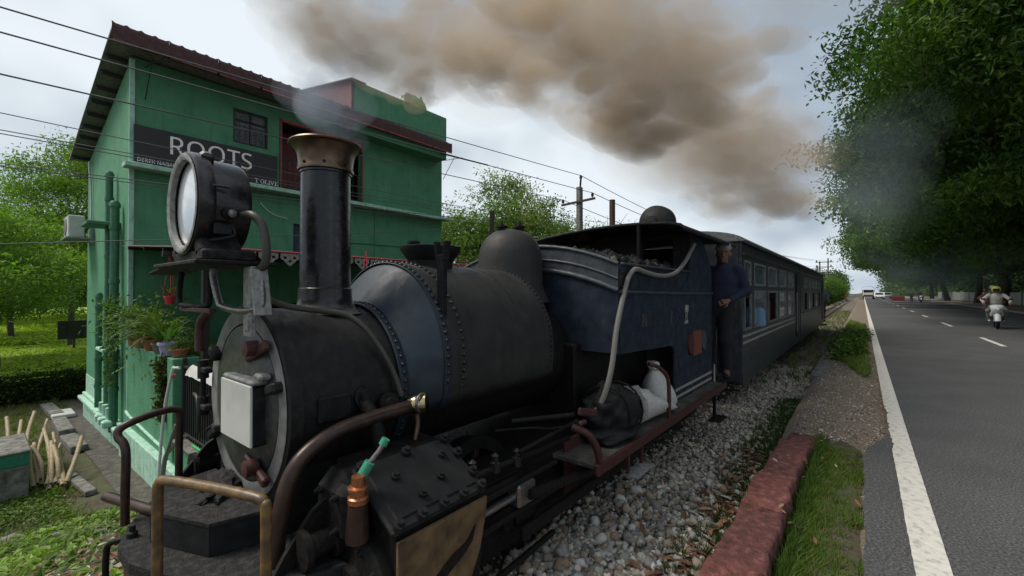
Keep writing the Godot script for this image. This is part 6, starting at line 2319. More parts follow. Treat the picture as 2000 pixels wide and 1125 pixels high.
	for i in 26:
		var s := P(-11.85, rng.randf_range(2.0, 4.4), 24.0)
		var e := s + Vector3(rng.randf_range(-1.2, 1.8), rng.randf_range(1.0, 2.6), rng.randf_range(-0.8, 0.8))
		b.tube(curve([s, s.lerp(e, 0.5) + Vector3(rng.randfn() * 0.15, -0.1, 0), e], 3), [0.03, 0.028, 0.025, 0.02, 0.016, 0.012, 0.008], 5)
	obj("twigs", b, M.bark, T)
	# bushes down the line, left of the rails
	var bush := [[-5.0, 72.0, 2.0, 3.6], [-5.6, 86.0, 2.3, 4.6], [-5.0, 100.0, 2.2, 4.0], [-6.4, 118.0, 2.8, 5.2], [-6.6, 140.0, 3.2, 5.4], [-7.4, 172.0, 4.0, 6.4]]
	var bn := ["nearest bush left of the rails just past the last carriage", "second bush down the line, round and bright green", "third bush down the line behind the teal sheet", "tall bush under the double power pole", "far bush down the line beside the orange stall", "farthest bush along the left of the railway"]
	for i in 6:
		var q: Array = bush[i]
		tree("bush", bn[i], "bushes along the left of the line", P(q[0], -0.6, q[1]), 1.0, 0.06, Vector3(0, q[3] * 0.5, 0), Vector3(q[2], q[3] * 0.55, q[2] * 1.3), 60, 16, 0.4, small, 1.1, [Color(0.10, 0.2, 0.04), Color(0.14, 0.25, 0.06), Color(0.08, 0.15, 0.04)], Vector3.ZERO, 6, 0.8)
	# bush on the verge
	var vb := [[-0.28, 13.2], [-0.35, 15.6], [-0.2, 18.5]]
	for i in 3:
		tree("verge_bush", ["leafy green weed bush at the road edge, closest of the three", "second leafy weed bush at the road edge", "third leafy weed bush at the road edge, nearest the far traffic"][i], "weed bushes on the verge", P(vb[i][0], -0.1, vb[i][1]), 0.3, 0.015, Vector3(0, 0.14, 0), Vector3(0.26, 0.15, 1.3), 26, 9, 0.07, leaf_clump(9, 0.1, 0.045, 0.07, -0.1), 1.0, [Color(0.06, 0.12, 0.025), Color(0.09, 0.165, 0.03)], Vector3.ZERO, 4, 0.8)
	tea_field()
	pot_plants()

func tea_field() -> void:
	org = Vector3.ZERO
	var nz := gnoise(31, 0.35, 3)
	var b := mb()
	var rows := []
	var xs := []
	var x := -22.6
	while x > -120.0:
		xs.push_back(x)
		x -= 0.5 if x > -45.0 else 3.0
	for d in range(-30, 60):
		var row := PackedVector3Array()
		row.push_back(P(-22.5, -2.2, d))
		for xx in xs:
			row.push_back(P(xx, -1.38 + 0.12 * nz.get_noise_2d(xx, d) - (0.12 if xx > -22.9 else 0.0), d))
		rows.push_back(row)
	b.sheet(rows, Vector3.UP)
	var t := obj("tea_field", b, worn(64, 2.0, 0.03, [[0.0, Color(0.1, 0.14, 0.025)], [0.5, Color(0.26, 0.35, 0.04)], [1.0, Color(0.38, 0.48, 0.055)]], 0.9, 0.8, M.relief_cell))
	stuff(t, "flat clipped tea bushes stretching away behind the house", "tea field")
	var lc := leaf_clump(12, 0.10, 0.04, 0.10, -0.7)
	var xf := []
	var co := []
	for i in 32000:
		var xx := -22.6 - 62.0 * pow(rng.randf(), 1.7)
		var d := rng.randf_range(-11.0, 12.0) if xx > -50.0 else rng.randf_range(-30.0, 18.0)
		var s := rng.randf_range(0.9, 1.5) * (1.0 if xx > -35.0 else 2.2)
		xf.push_back(Transform3D(Basis(Vector3.UP, rng.randf() * TAU).scaled(Vector3(s, s * 0.6, s)), P(xx, -1.36 + 0.12 * nz.get_noise_2d(xx, d), d)))
		co.push_back(near(Color(0.4, 0.52, 0.06) if rng.randf() < 0.8 else Color(0.16, 0.24, 0.03), 0.25))
	for i in 8000:
		var d := rng.randf_range(-12.0, 8.0)
		var y := rng.randf_range(-2.15, -1.45)
		var s := rng.randf_range(0.9, 1.4)
		xf.push_back(Transform3D(rot().scaled(Vector3(s, s, s)), P(-22.5 + rng.randf_range(-0.1, 0.15), y, d)))
		co.push_back(near(Color(0.05, 0.075, 0.02), 0.35))
	var o := scatter("tea_leaves", lc, M.leaf, xf, co, t)
	stuff(o)

func pot(b: MB, at: Vector3, r: float, h: float) -> void:
	b.lathe([Vector2(0, 0), Vector2(r * 0.7, 0), Vector2(r * 0.95, h * 0.8), Vector2(r * 1.08, h * 0.82), Vector2(r * 1.08, h), Vector2(r * 0.95, h), Vector2(r * 0.9, h * 0.85), Vector2(0, h * 0.85)], 18, Transform3D(Basis.IDENTITY, at))

func frond(b: MB, base: Vector3, dir: Vector3, l: float, w: float, pairs: int) -> void:
	var tip := base + dir * l + Vector3(0, -l * 0.35, 0)
	var mid := base + dir * l * 0.5 + Vector3(0, l * 0.22, 0)
	for i in pairs:
		var t := (i + 1.0) / (pairs + 1.0)
		var p := base.lerp(mid, t).lerp(mid.lerp(tip, t), t)
		var fw := (mid.lerp(tip, t) - base.lerp(mid, t)).normalized()
		var s := fw.cross(Vector3.UP).normalized()
		var f := rng.randf_range(0.75, 1.2)
		b.col = Color(f, f, f)
		b.quad(p, p + fw * (l / pairs) * 1.2, p + fw * (l / pairs) * 1.2 + s * 0.006, p + s * 0.006, Vector3.UP)
		for k in [-1.0, 1.0]:
			var e: Vector3 = p + s * k * w * sin(PI * (0.15 + 0.8 * t)) + fw * w * 0.5 - Vector3(0, w * 0.25, 0)
			b.quad(p, p + fw * 0.02, e, e - fw * 0.006, Vector3.UP)

func pot_plants() -> void:
	var fern := MB.new()
	fern.colored = true
	for i in 34:
		var a := rng.randf() * TAU
		frond(fern, Vector3.ZERO, Vector3(cos(a), rng.randf_range(0.3, 2.2), sin(a)).normalized(), rng.randf_range(0.5, 1.0), 0.055, 24)
	var fern_m := fern.mesh()
	var strap := MB.new()
	strap.colored = true
	for i in 16:
		var a := rng.randf() * TAU
		var d := Vector3(cos(a), rng.randf_range(0.7, 1.8), sin(a)).normalized()
		var s := d.cross(Vector3.UP).normalized() * 0.03
		var l := rng.randf_range(0.4, 0.65)
		var m := d * l * 0.6
		var e := d * l + Vector3(0, -0.08, 0)
		strap.quad(-s * 0.5, s * 0.5, m + s, m - s)
		strap.quad(m - s, m + s, e, e)
	var strap_m := strap.mesh()
	var bushy := leaf_clump(520, 0.085, 0.034, 0.24, 0.1)
	var leafmat := func(c: Color) -> StandardMaterial3D:
		var m: StandardMaterial3D = M.leaf.duplicate()
		m.albedo_color = c.linear_to_srgb()
		return m
	var lilac := plain(0.35, 0.32, 0.5, 0.5)
	var spots := [
		[-12.6, 0.32, 2.30, 0.17, 0.28, M.terracotta, bushy, 1.35, Color(0.11, 0.19, 0.045), "bushy plant in a terracotta pot at the wall end by the rain pipes"],
		[-12.0, 0.32, 2.30, 0.18, 0.28, M.terracotta, fern_m, 1.15, Color(0.15, 0.22, 0.07), "tall arching fern in a terracotta pot on the verandah wall"],
		[-11.3, 0.32, 2.32, 0.16, 0.2, M.terracotta, bushy, 1.5, Color(0.10, 0.17, 0.04), "dense dark leafed pot plant in the middle of the verandah wall"],
		[-10.6, 0.32, 2.32, 0.16, 0.2, M.concrete, fern_m, 1.1, Color(0.14, 0.21, 0.06), "small fern beside the strap leaved plant on the verandah wall"],
		[-9.95, 0.34, 2.27, 0.15, 0.24, lilac, strap_m, 1.0, Color(0.07, 0.16, 0.05), "strap leaved plant in a pale lilac pot near the wall's end post"],
		[-9.55, 0.35, 2.35, 0.15, 0.14, M.terracotta, bushy, 0.5, Color(0.12, 0.2, 0.05), "low seedling bowl on top of the green end post"],
		[-11.8, -0.9, 3.4, 0.3, 0.4, M.terracotta, fern_m, 2.3, Color(0.17, 0.24, 0.07), "big palm like fern standing inside the verandah behind the wall"],
		[-8.0, -0.3, 3.3, 0.2, 0.45, M.oxide, fern_m, 1.1, Color(0.13, 0.17, 0.06), "spiky plant in a red pot behind the black railing"],
		[-7.5, -0.3, 3.1, 0.18, 0.4, M.oxide, bushy, 0.9, Color(0.10, 0.13, 0.05), "leafy plant in a red pot beside the spiky one behind the railing"]]
	for q in spots:
		var T := thing("potted_plant", q[9], "potted plant", P(q[0], q[1], q[2]), "potted plants on the verandah")
		var b := mb()
		pot(b, P(q[0], q[1], q[2]), q[3], q[4])
		obj("pot", b, q[5], T)
		var o := obj("foliage", q[6], leafmat.call(q[8]), T)
		o.position = Vector3(0, q[4] + (0.25 * q[7] if q[6] == bushy else 0.0), 0)
		o.scale = Vector3.ONE * q[7]
		if q[1] < 0.0:
			b = mb()
			b.box(P(q[0], (q[1] - 1.4) * 0.5, q[2]), Vector3(0.4, q[1] + 1.4, 0.4), 0.02)
			obj("stand", b, M.concrete, T)
	for q in [[-10.0, 1.38, 2.3, "small red hanging pot below the awning beside the ferns"], [-7.2, 1.45, 4.6, "red hanging pot in the dark of the awning left of the chimney"]]:
		var T := thing("hanging_pot", q[3], "hanging pot", P(q[0], q[1] - 0.15, q[2]), "red pots hanging under the awning")
		var b := mb()
		pot(b, P(q[0], q[1] - 0.1, q[2]), 0.085, 0.15)
		obj("pot", b, plain(0.5, 0.02, 0.03, 0.4), T)
		b = mb()
		for k in 3:
			var a := TAU * k / 3.0
			b.tube([P(q[0] + 0.1 * cos(a), q[1] + 0.06, q[2] + 0.1 * sin(a)), P(q[0], 2.28, q[2])], 0.007, 5)
		obj("cords", b, plain(0.5, 0.03, 0.04, 0.5), T)
		var o := obj("foliage", strap_m, leafmat.call(Color(0.16, 0.1, 0.04)), T)
		o.position = Vector3(0, 0.22, 0)
		o.scale = Vector3.ONE * 0.5
	# creepers
	var cr := leaf_clump(10, 0.075, 0.045, 0.06, 0.4)
	for q in [[-13.62, -0.6, 1.35, 2.02, "ivy", "ivy creeping up the thick rain pipe at the house corner", 120, 0.11], [-9.85, -0.75, 0.3, 2.18, "trailing_creeper", "mossy creeper hanging down the verandah wall beside its end post", 150, 0.05]]:
		org = Vector3.ZERO
		var xf := []
		var co := []
		for i in q[6]:
			var s := rng.randf_range(0.6, 1.2)
			xf.push_back(Transform3D(rot().scaled(Vector3(s, s, s)), P(q[0] + rng.randfn() * q[7], lerpf(q[1], q[2], rng.randf()), q[3] + rng.randfn() * 0.03)))
			co.push_back(near(Color(0.09, 0.16, 0.04) if q[7] > 0.1 else Color(0.09, 0.1, 0.03), 0.3))
		stuff(tag(scatter(q[4], cr, M.leaf, xf, co), q[5], "creeper"))

# ---------------------------------------------------------------- yard, poles, wires
func yard() -> void:
	var nz := gnoise(61, 0.8, 3)
	# concrete channel along the house
	org = Vector3.ZERO
	var b := mb()
	var rows := []
	for i in 40:
		var x := lerpf(-20.5, -7.4, i / 39.0)
		var row := PackedVector3Array()
		for k in 9:
			row.push_back(P(x, gy(x, 1.8) + 0.045 + 0.02 * nz.get_noise_2d(x * 2.0, k), lerpf(1.66, 2.24, k / 8.0)))
		rows.push_back(row)
	b.sheet(rows, Vector3.UP)
	struct(obj("drain_floor", b, M.wet_concrete))
	var ln := ["longest pale drain slab nearest the house corner", "broken drain slab next to the bamboo heap", "middle drain slab with a chipped edge", "farthest drain slab toward the tea garden"]
	var i := 0
	for q in [[-10.6, -12.3, 1.55, 0.0], [-12.35, -14.0, 1.56, 0.02], [-14.1, -16.3, 1.58, -0.02], [-16.4, -18.9, 1.6, 0.02]]:
		b = mb()
		org = P((q[0] + q[1]) * 0.5, gy(q[0], 1.0), q[2])
		b.box(P((q[0] + q[1]) * 0.5, gy((q[0] + q[1]) * 0.5, 1.0) + 0.10, q[2]), Vector3(q[0] - q[1], 0.16, 0.30), 0.02, Basis(Vector3.BACK, 0.04) * Basis(Vector3.UP, q[3]))
		tag(obj("drain_slab", b, M.concrete), ln[i], "concrete slab", "slabs along the drain")
		i += 1
	org = P(-11.2, -2.15, 1.3)
	b = mb()
	b.box(P(-11.4, -2.08, 1.3), Vector3(1.3, 0.1, 0.16), 0.015, Basis(Vector3.UP, 0.1))
	tag(obj("drain_slab", b, M.concrete), "narrow short slab lying loose beside the bamboo heap", "concrete slab", "slabs along the drain")
	org = P(-19.0, -2.3, 1.75)
	b = mb()
	b.box(P(-19.0, -2.2, 1.75), Vector3(0.9, 0.12, 0.5), 0.02)
	tag(obj("white_slab", b, M.white_paint), "bright white slab at the far end of the drain", "concrete slab")
	# concrete block with green paint
	var blk := thing("concrete_block", "grey concrete block with a green painted upper band at the left edge", "concrete block", P(-12.0, -2.2, 0.1))
	b = mb()
	b.box(P(-12.2, -1.87, 0.08), Vector3(1.4, 0.66, 1.16), 0.02)
	obj("block", b, M.concrete, blk)
	b = mb()
	b.box(P(-12.2, -1.43, 0.08), Vector3(1.415, 0.24, 1.175), 0.02)
	obj("painted_band", b, worn(65, 0.6, 0.03, [[0.0, Color(0.04, 0.1, 0.07)], [0.5, Color(0.015, 0.16, 0.1)], [1.0, Color(0.03, 0.22, 0.15)]], 0.7), blk)
	b = mb()
	b.box(P(-12.2, -1.30, 0.08), Vector3(1.45, 0.05, 1.21), 0.02)
	obj("cap", b, M.concrete, blk)
	# bamboo lengths leaning beside it
	var spots := []
	for k in 15:
		var t := k / 14.0
		spots.push_back([P(-11.8 + rng.randf_range(-0.15, 0.3), -2.1 + rng.randf() * 0.12, 0.72 + 0.42 * t), P(-13.0 + rng.randf_range(-0.8, 0.7), -1.45 + rng.randf_range(-0.35, 0.15), (0.72 + 0.42 * t) * 1.12 + rng.randf_range(-0.24, 0.26))])
	for k in 5:
		spots.push_back([P(-13.2, -1.95, 0.25 + 0.15 * k), P(-14.6 + rng.randf() * 0.3, -1.25 + rng.randf_range(-0.2, 0.1), 0.3 + 0.2 * k)])
	for k in 20:
		var a: Vector3 = spots[k][0]
		var e: Vector3 = spots[k][1]
		var r := rng.randf_range(0.024, 0.042)
		var o := thing("bamboo_length", "pale dry bamboo length heaped upright beside the concrete block" if k < 15 else "pale bamboo length sticking up behind the concrete block", "bamboo", a, "bamboo lengths heaped beside the concrete block" if k < 15 else "bamboo lengths behind the concrete block")
		var m := a.lerp(e, 0.5) + Vector3(rng.randfn() * 0.05, rng.randf_range(-0.02, 0.07), rng.randfn() * 0.025)
		var pts := curve([a, m, e], 6)
		var rr := []
		for z in pts.size():
			rr.push_back(r * (1.12 if z % 3 == 0 else 1.0) * lerpf(1.05, 0.85, z / 12.0))
		b = mb()
		b.tube(pts, rr, 9)
		obj("culm", b, M.bamboo, o)
		b = mb()
		var dir := (a - m).normalized()
		b.lathe([Vector2(r * 0.72, 0.002), Vector2(0, 0.003)], 9, axis_place(a, dir))
		obj("hollow_end", b, M.dark_room, o)
	# odds and ends on the bank
	for q in [[P(-7.2, gy(-7.2, 0) + 0.04, 0.72), Vector3(0.55, 0.05, 0.12), "long pale stone chip lying in the weeds nearer the engine"], [P(-8.7, gy(-8.7, 0) + 0.05, 0.42), Vector3(0.6, 0.07, 0.2), "flat pale stone slab half sunk in the weeds"], [P(-6.6, gy(-6.6, 0) + 0.05, 0.95), Vector3(0.42, 0.05, 0.1), "white splinter of board by the drain's end"]]:
		org = q[0]
		b = mb()
		b.box(q[0], q[1], 0.015, Basis(Vector3.UP, 0.4))
		tag(obj("stone_chip", b, M.concrete), q[2], "stone")
	# pale pipes and green hanger at the low wall
	var pp := thing("white_pipe", "tall thin white pipe leaning against the verandah's end post", "pipe", P(-9.0, -1.7, 2.0))
	b = mb()
	b.tube(curve([P(-9.05, -2.0, 1.93), P(-9.1, -0.6, 2.02), P(-8.95, 0.18, 2.1), P(-8.9, 0.24, 2.12), P(-8.8, 0.25, 2.16)], 4), 0.023, 9)
	obj("pipe", b, M.white_paint, pp)
	b = mb()
	b.box(P(-9.0, 0.1, 2.12), Vector3(0.1, 0.06, 0.08), 0.01)
	obj("red_clamp", b, M.red_trim, pp)
	pp = thing("pale_branch", "forked pale stick propped beside the white pipe", "stick", P(-8.7, -1.8, 1.9))
	b = mb()
	b.tube(curve([P(-8.75, -2.0, 1.9), P(-8.7, -1.2, 1.95), P(-8.55, -0.98, 2.0), P(-8.2, -0.72, 2.1)], 5), [0.04, 0.04, 0.04, 0.038, 0.036, 0.035, 0.035, 0.034, 0.033, 0.032, 0.03, 0.03, 0.03, 0.028, 0.026, 0.025], 8)
	b.tube([P(-8.68, -1.15, 1.95), P(-8.3, -0.55, 2.0)], 0.025, 8)
	obj("stick", b, M.hose_grey, pp)
	pp = thing("green_hanger", "bright green plastic frame lying on the low wall's coping", "plastic frame", P(-8.3, -1.03, 2.35))
	b = mb()
	b.tube([P(-8.6, -1.02, 2.3), P(-7.7, -1.0, 2.28), P(-8.05, -0.88, 2.42), P(-8.5, -0.98, 2.45)], 0.018, 7)
	obj("frame", b, plain(0.02, 0.5, 0.12, 0.4), pp)
	pp = thing("white_cloth", "white cloth draped along the top of the black railing", "cloth", P(-8.0, 0.2, 2.35))
	b = mb()
	var soft := gnoise(9, 1.4, 3)
	rows = []
	for k in 18:
		var row := PackedVector3Array()
		for z in 9:
			var u := (z - 4.0) / 4.0
			var x := lerpf(-8.85, -7.55, k / 17.0)
			row.push_back(P(x, 0.27 - 0.16 * absf(u) ** 1.6 + 0.03 * soft.get_noise_2d(x * 5.0, z), HD0 + 0.12 + u * 0.10))
		rows.push_back(row)
	b.sheet(rows, Vector3.UP)
	obj("cloth", b, M.white_paint, pp)
	pp = thing("chair_back", "grey metal chair standing behind the black railing", "chair", P(-7.9, -1.4, 2.9))
	b = mb()
	for s in [-0.2, 0.2]:
		b.tube(curve([P(-7.9 + s, -1.4, 2.8), P(-7.9 + s, 0.1, 2.8), P(-7.9 + s * 0.8, 0.6, 2.75), P(-7.9, 0.68, 2.75)], 4), 0.02, 7)
	b.box(P(-7.9, -0.5, 3.0), Vector3(0.45, 0.04, 0.45), 0.01)
	obj("frame", b, M.steel, pp)
	b = mb()
	b.box(P(-7.9, 0.35, 2.78), Vector3(0.34, 0.4, 0.03), 0.01)
	obj("backrest", b, M.grey_paint, pp)
	# dark hung panel and white box in the tea
	var pn := thing("dark_panel", "dark rectangular board fixed on the shade tree's trunk by the wall", "board", P(-30.5, -1.2, 3.2))
	b = mb()
	b.box(P(-30.5, -0.35, 3.22), Vector3(0.1, 0.9, 1.2), 0.01)
	for k in 2:
		b.box(P(-30.42, -0.35, 2.95 + k * 0.5), Vector3(0.04, 0.86, 0.03))
	obj("board", b, M.iron, pn)
	b = mb()
	b.box(P(-30.55, -1.2, 3.2), Vector3(0.1, 2.0, 0.1))
	obj("post", b, M.bark, pn)
	pn = thing("white_box", "small white box on a post at the left edge of the picture", "box", P(-17.0, -2.0, 0.5))
	b = mb()
	b.box(P(-17.0, 1.05, 0.06), Vector3(0.3, 0.36, 0.4), 0.02)
	obj("box", b, M.white_paint, pn)
	b = mb()
	b.tube([P(-17.1, -2.1, 0.0), P(-17.1, 1.25, 0.0)], 0.05, 8)
	obj("post", b, M.iron, pn)
	b = mb()
	b.prism([Vector2(-0.3, -0.25), Vector2(0.2, -0.1), Vector2(0.32, 0.1), Vector2(-0.1, 0.25), Vector2(-0.3, 0.2)], 0.04, Transform3D(Basis(Vector3(0, 0, -1), Vector3.UP, Vector3(1, 0, 0)), P(-16.9, -0.62, 0.12)))
	obj("grey_plate", b, M.zinc, pn)

func insulator(parent: Node, at: Vector3, s := 1.0) -> void:
	var b := mb()
	b.lathe([Vector2(0.02, -0.1), Vector2(0.02, 0.0), Vector2(0.07, 0.01), Vector2(0.05, 0.06), Vector2(0.075, 0.07), Vector2(0.05, 0.13), Vector2(0.06, 0.15), Vector2(0.0, 0.2)].map(func(p: Vector2) -> Vector2: return p * s), 10, Transform3D(Basis.IDENTITY, at))
	obj("insulator", b, M.grime, parent)

func wire(label: String, pts: Array, r := 0.012, sag := 0.12) -> void:
	org = pts[0]
	var b := mb()
	var all := []
	for i in pts.size() - 1:
		for k in 14:
			var t := k / 14.0
			all.push_back((pts[i] as Vector3).lerp(pts[i + 1], t) - Vector3(0, sag * 4.0 * t * (1.0 - t), 0))
	all.push_back(pts[pts.size() - 1])
	b.tube(all, r, 5)
	tag(obj("overhead_wire", b, M.cable), label, "cable", "overhead wires past the house")

func poles() -> void:
	M.cable = plain(0.11, 0.11, 0.115, 0.45)
	var p := thing("power_pole", "grey concrete power pole with a wooden crossarm behind the dome", "power pole", P(-11.5, -2.0, 19.9))
	var b := mb()
	b.box(P(-11.5, 2.5, 19.9), Vector3(0.24, 9.0, 0.3), 0.02)
	obj("pole", b, M.concrete, p)
	b = mb()
	b.box(P(-11.5, 6.2, 19.72), Vector3(2.0, 0.11, 0.1), 0.01, Basis(Vector3.BACK, 0.06))
	obj("crossarm", b, M.timber, p)
	b = mb()
	b.box(P(-11.3, 4.35, 19.72), Vector3(2.6, 0.1, 0.1), 0.01, Basis(Vector3.BACK, 0.06))
	obj("crossarm", b, M.timber, p)
	b = mb()
	b.tube([P(-11.47, 6.9, 19.9), P(-11.42, 7.4, 19.9)], 0.05, 7)
	obj("top_pin", b, M.grime, p)
	insulator(p, P(-11.42, 7.42, 19.9), 1.1)
	insulator(p, P(-10.65, 6.36, 19.72), 1.1)
	insulator(p, P(-12.4, 6.24, 19.72), 1.1)
	p = thing("wooden_post", "short brown post among the trees left of the dome", "post", P(-11.5, -2.0, 13.0))
	b = mb()
	b.tube([P(-11.5, -2.2, 13.0), P(-11.5, 4.75, 13.0)], 0.1, 9)
	obj("post", b, M.bark, p)
	p = thing("rail_post", "rusty dark iron post sticking up above the cab roof", "post", P(-8.0, -1.3, 16.5))
	b = mb()
	b.tube([P(-8.0, -1.5, 16.5), P(-8.0, 5.3, 16.5)], 0.12, 10)
	obj("post", b, M.rust_rail, p)
	# H pole far down the line
	p = thing("double_power_pole", "far double power pole with three crossarms above the last carriage", "power pole", P(-6.2, -0.5, 110.0))
	for x in [-6.9, -5.5]:
		b = mb()
		b.tube([P(x, -0.6, 110.0), P(x, 7.9 if x < -6.0 else 8.5, 110.0)], 0.13, 7)
		obj("pole", b, M.concrete, p)
	for y in [5.6, 6.7, 7.7]:
		b = mb()
		b.box(P(-6.1, y, 109.8), Vector3(3.0, 0.14, 0.12))
		obj("crossarm", b, M.timber, p)
		for x in [-7.4, -5.0]:
			insulator(p, P(x, y + 0.1, 109.8), 1.8)
	for q in [[-10.0, 150.0, 9.0], [-13.0, 190.0, 10.0], [-7.5, 135.0, 6.5]]:
		p = thing("distant_pole", ["grey pole beyond the double power pole", "farthest grey pole over the left bushes", "short far pole between the bushes and the rails"][[150.0, 190.0, 135.0].find(q[1])], "pole", P(q[0], -0.5, q[1]), "far poles down the line")
		b = mb()
		b.tube([P(q[0], -0.6, q[1]), P(q[0], q[2], q[1])], 0.2, 7)
		b.box(P(q[0], q[2] - 0.8, q[1]), Vector3(3.0, 0.16, 0.16))
		obj("pole", b, M.concrete, p)
	wire("top wire running from the upper left corner to the power pole's tip", [P(-11.5, 6.2, -9.0), P(-11.45, 6.38, 0.3), P(-11.42, 7.6, 19.9)], 0.016, 0.03)
	wire("second wire from the top, ending on the crossarm's right insulator", [P(-11.4, 5.8, -9.0), P(-11.4, 5.93, 0.3), P(-10.65, 6.55, 19.72)], 0.016, 0.03)
	wire("third wire from the top, ending on the crossarm's left insulator", [P(-11.6, 5.2, -9.0), P(-11.6, 5.28, 0.3), P(-12.4, 6.42, 19.72)], 0.016, 0.03)
	wire("wire going on from the pole's tip down the line over the roof lamp", [P(-11.42, 7.6, 19.9), P(-9.6, 5.9, 40.0), P(-7.4, 7.9, 109.8)], 0.018, 0.2)
	wire("wire going on from the right insulator toward the roof lamp", [P(-10.65, 6.55, 19.72), P(-9.2, 5.5, 40.0), P(-5.0, 7.8, 109.8)], 0.018, 0.2)
	wire("wire going on from the left insulator behind the rail post", [P(-12.4, 6.42, 19.72), P(-10.5, 5.0, 40.0), P(-7.4, 6.8, 109.8)], 0.018, 0.2)
	var low := [4.58, 4.28, 4.21, 3.70, 3.64, 2.32]
	var lab := ["uppermost of the thin service wires crossing the black sign", "thin service wire crossing the sign just under the lettering", "thin service wire that hugs the one above it under the lettering", "thin service wire passing below the light green ledge", "lowest of the wire pair below the light green ledge", "slack service wire passing low in front of the awning"]
	for i in 6:
		var z: float = -11.5 + 0.03 * i
		wire(lab[i], [P(z, low[i] - 0.2, -9.0), P(z, low[i], 0.3), P(-11.5, 4.7 - 0.12 * i, 12.95)], 0.009, 0.05)
	# a few far buildings past the end of the line
	var k := 0
	for q in [[-13.0, 195.0, 6.0, 8.5, Color(0.3, 0.26, 0.22)], [-8.5, 215.0, 5.0, 5.0, Color(0.42, 0.4, 0.38)], [-9.5, 128.0, 4.0, 6.4, Color(0.35, 0.16, 0.06)]]:
		var o := thing("distant_house", ["tan flat roofed house far behind the left bushes", "pale small house at the end of the railway", "low orange roofed stall building behind the bushes"][k], "building", P(q[0], -0.5, q[1]), "far buildings down the line")
		b = mb()
		b.box(P(q[0], q[3] * 0.5 - 0.5, q[1]), Vector3(q[2], q[3], 6.0))
		obj("wall", b, plain(q[4].r, q[4].g, q[4].b, 0.8), o)
		b = mb()
		b.box(P(q[0], q[3] - 0.4, q[1]), Vector3(q[2] + 0.6, 0.25, 6.6))
		obj("roof", b, M.roof_red if k == 2 else M.zinc, o)
		for w in 2:
			b = mb()
			b.box(P(q[0] - 1.2 + 2.4 * w, 1.6, q[1] - 3.02), Vector3(0.9, 1.0, 0.06))
			obj("window", b, M.dark_room, o)
		k += 1
	# white wall behind the avenue
	p = thing("roadside_wall", "long low white wall behind the trunks on the far side of the road", "wall", P(13.5, 0, 80.0))
	for i in 16:
		b = mb()
		b.box(P(14.4, 0.75, 24.0 + i * 8.0), Vector3(0.2, 1.5, 7.6), 0.01)
		obj("wall_panel", b, M.grey_paint, p)
		b = mb()
		b.box(P(14.38, 0.8, 20.0 + i * 8.0), Vector3(0.35, 1.75, 0.35), 0.01)
		obj("pier", b, M.grey_paint, p)

# ---------------------------------------------------------------- people
func hand_bones(wrist: Vector3, dir: Vector3, palm_n: Vector3, side: float, curl: float) -> Array:
	var d := dir.normalized()
	var n := (palm_n - d * palm_n.dot(d)).normalized()
	var a := d.cross(n) * side
	var out := [[wrist, wrist + d * 0.075 + a * 0.018, 0.026, 0.022], [wrist, wrist + d * 0.075 - a * 0.018, 0.026, 0.022]]
	var ln := [0.062, 0.075, 0.07, 0.055]
	for i in 4:
		var p := wrist + d * 0.085 + a * (0.032 - 0.021 * i)
		var d1 := (d * cos(curl * 0.6) + n * sin(curl * 0.6)).normalized()
		var d2 := (d * cos(curl * 1.7) + n * sin(curl * 1.7)).normalized()
		var q: Vector3 = p + d1 * ln[i] * 0.55
		out.push_back([p - d * 0.012, q, 0.0098, 0.0092])
		out.push_back([q, q + d2 * ln[i] * 0.5, 0.0092, 0.008])
	var t := wrist + d * 0.03 + a * 0.03
	var t1 := t + (d * 0.6 + a * 0.55 + n * 0.45).normalized() * 0.042
	out.push_back([t, t1, 0.0125, 0.0105])
	out.push_back([t1, t1 + (d * 0.85 + n * 0.5).normalized() * 0.03, 0.0105, 0.0085])
	return out

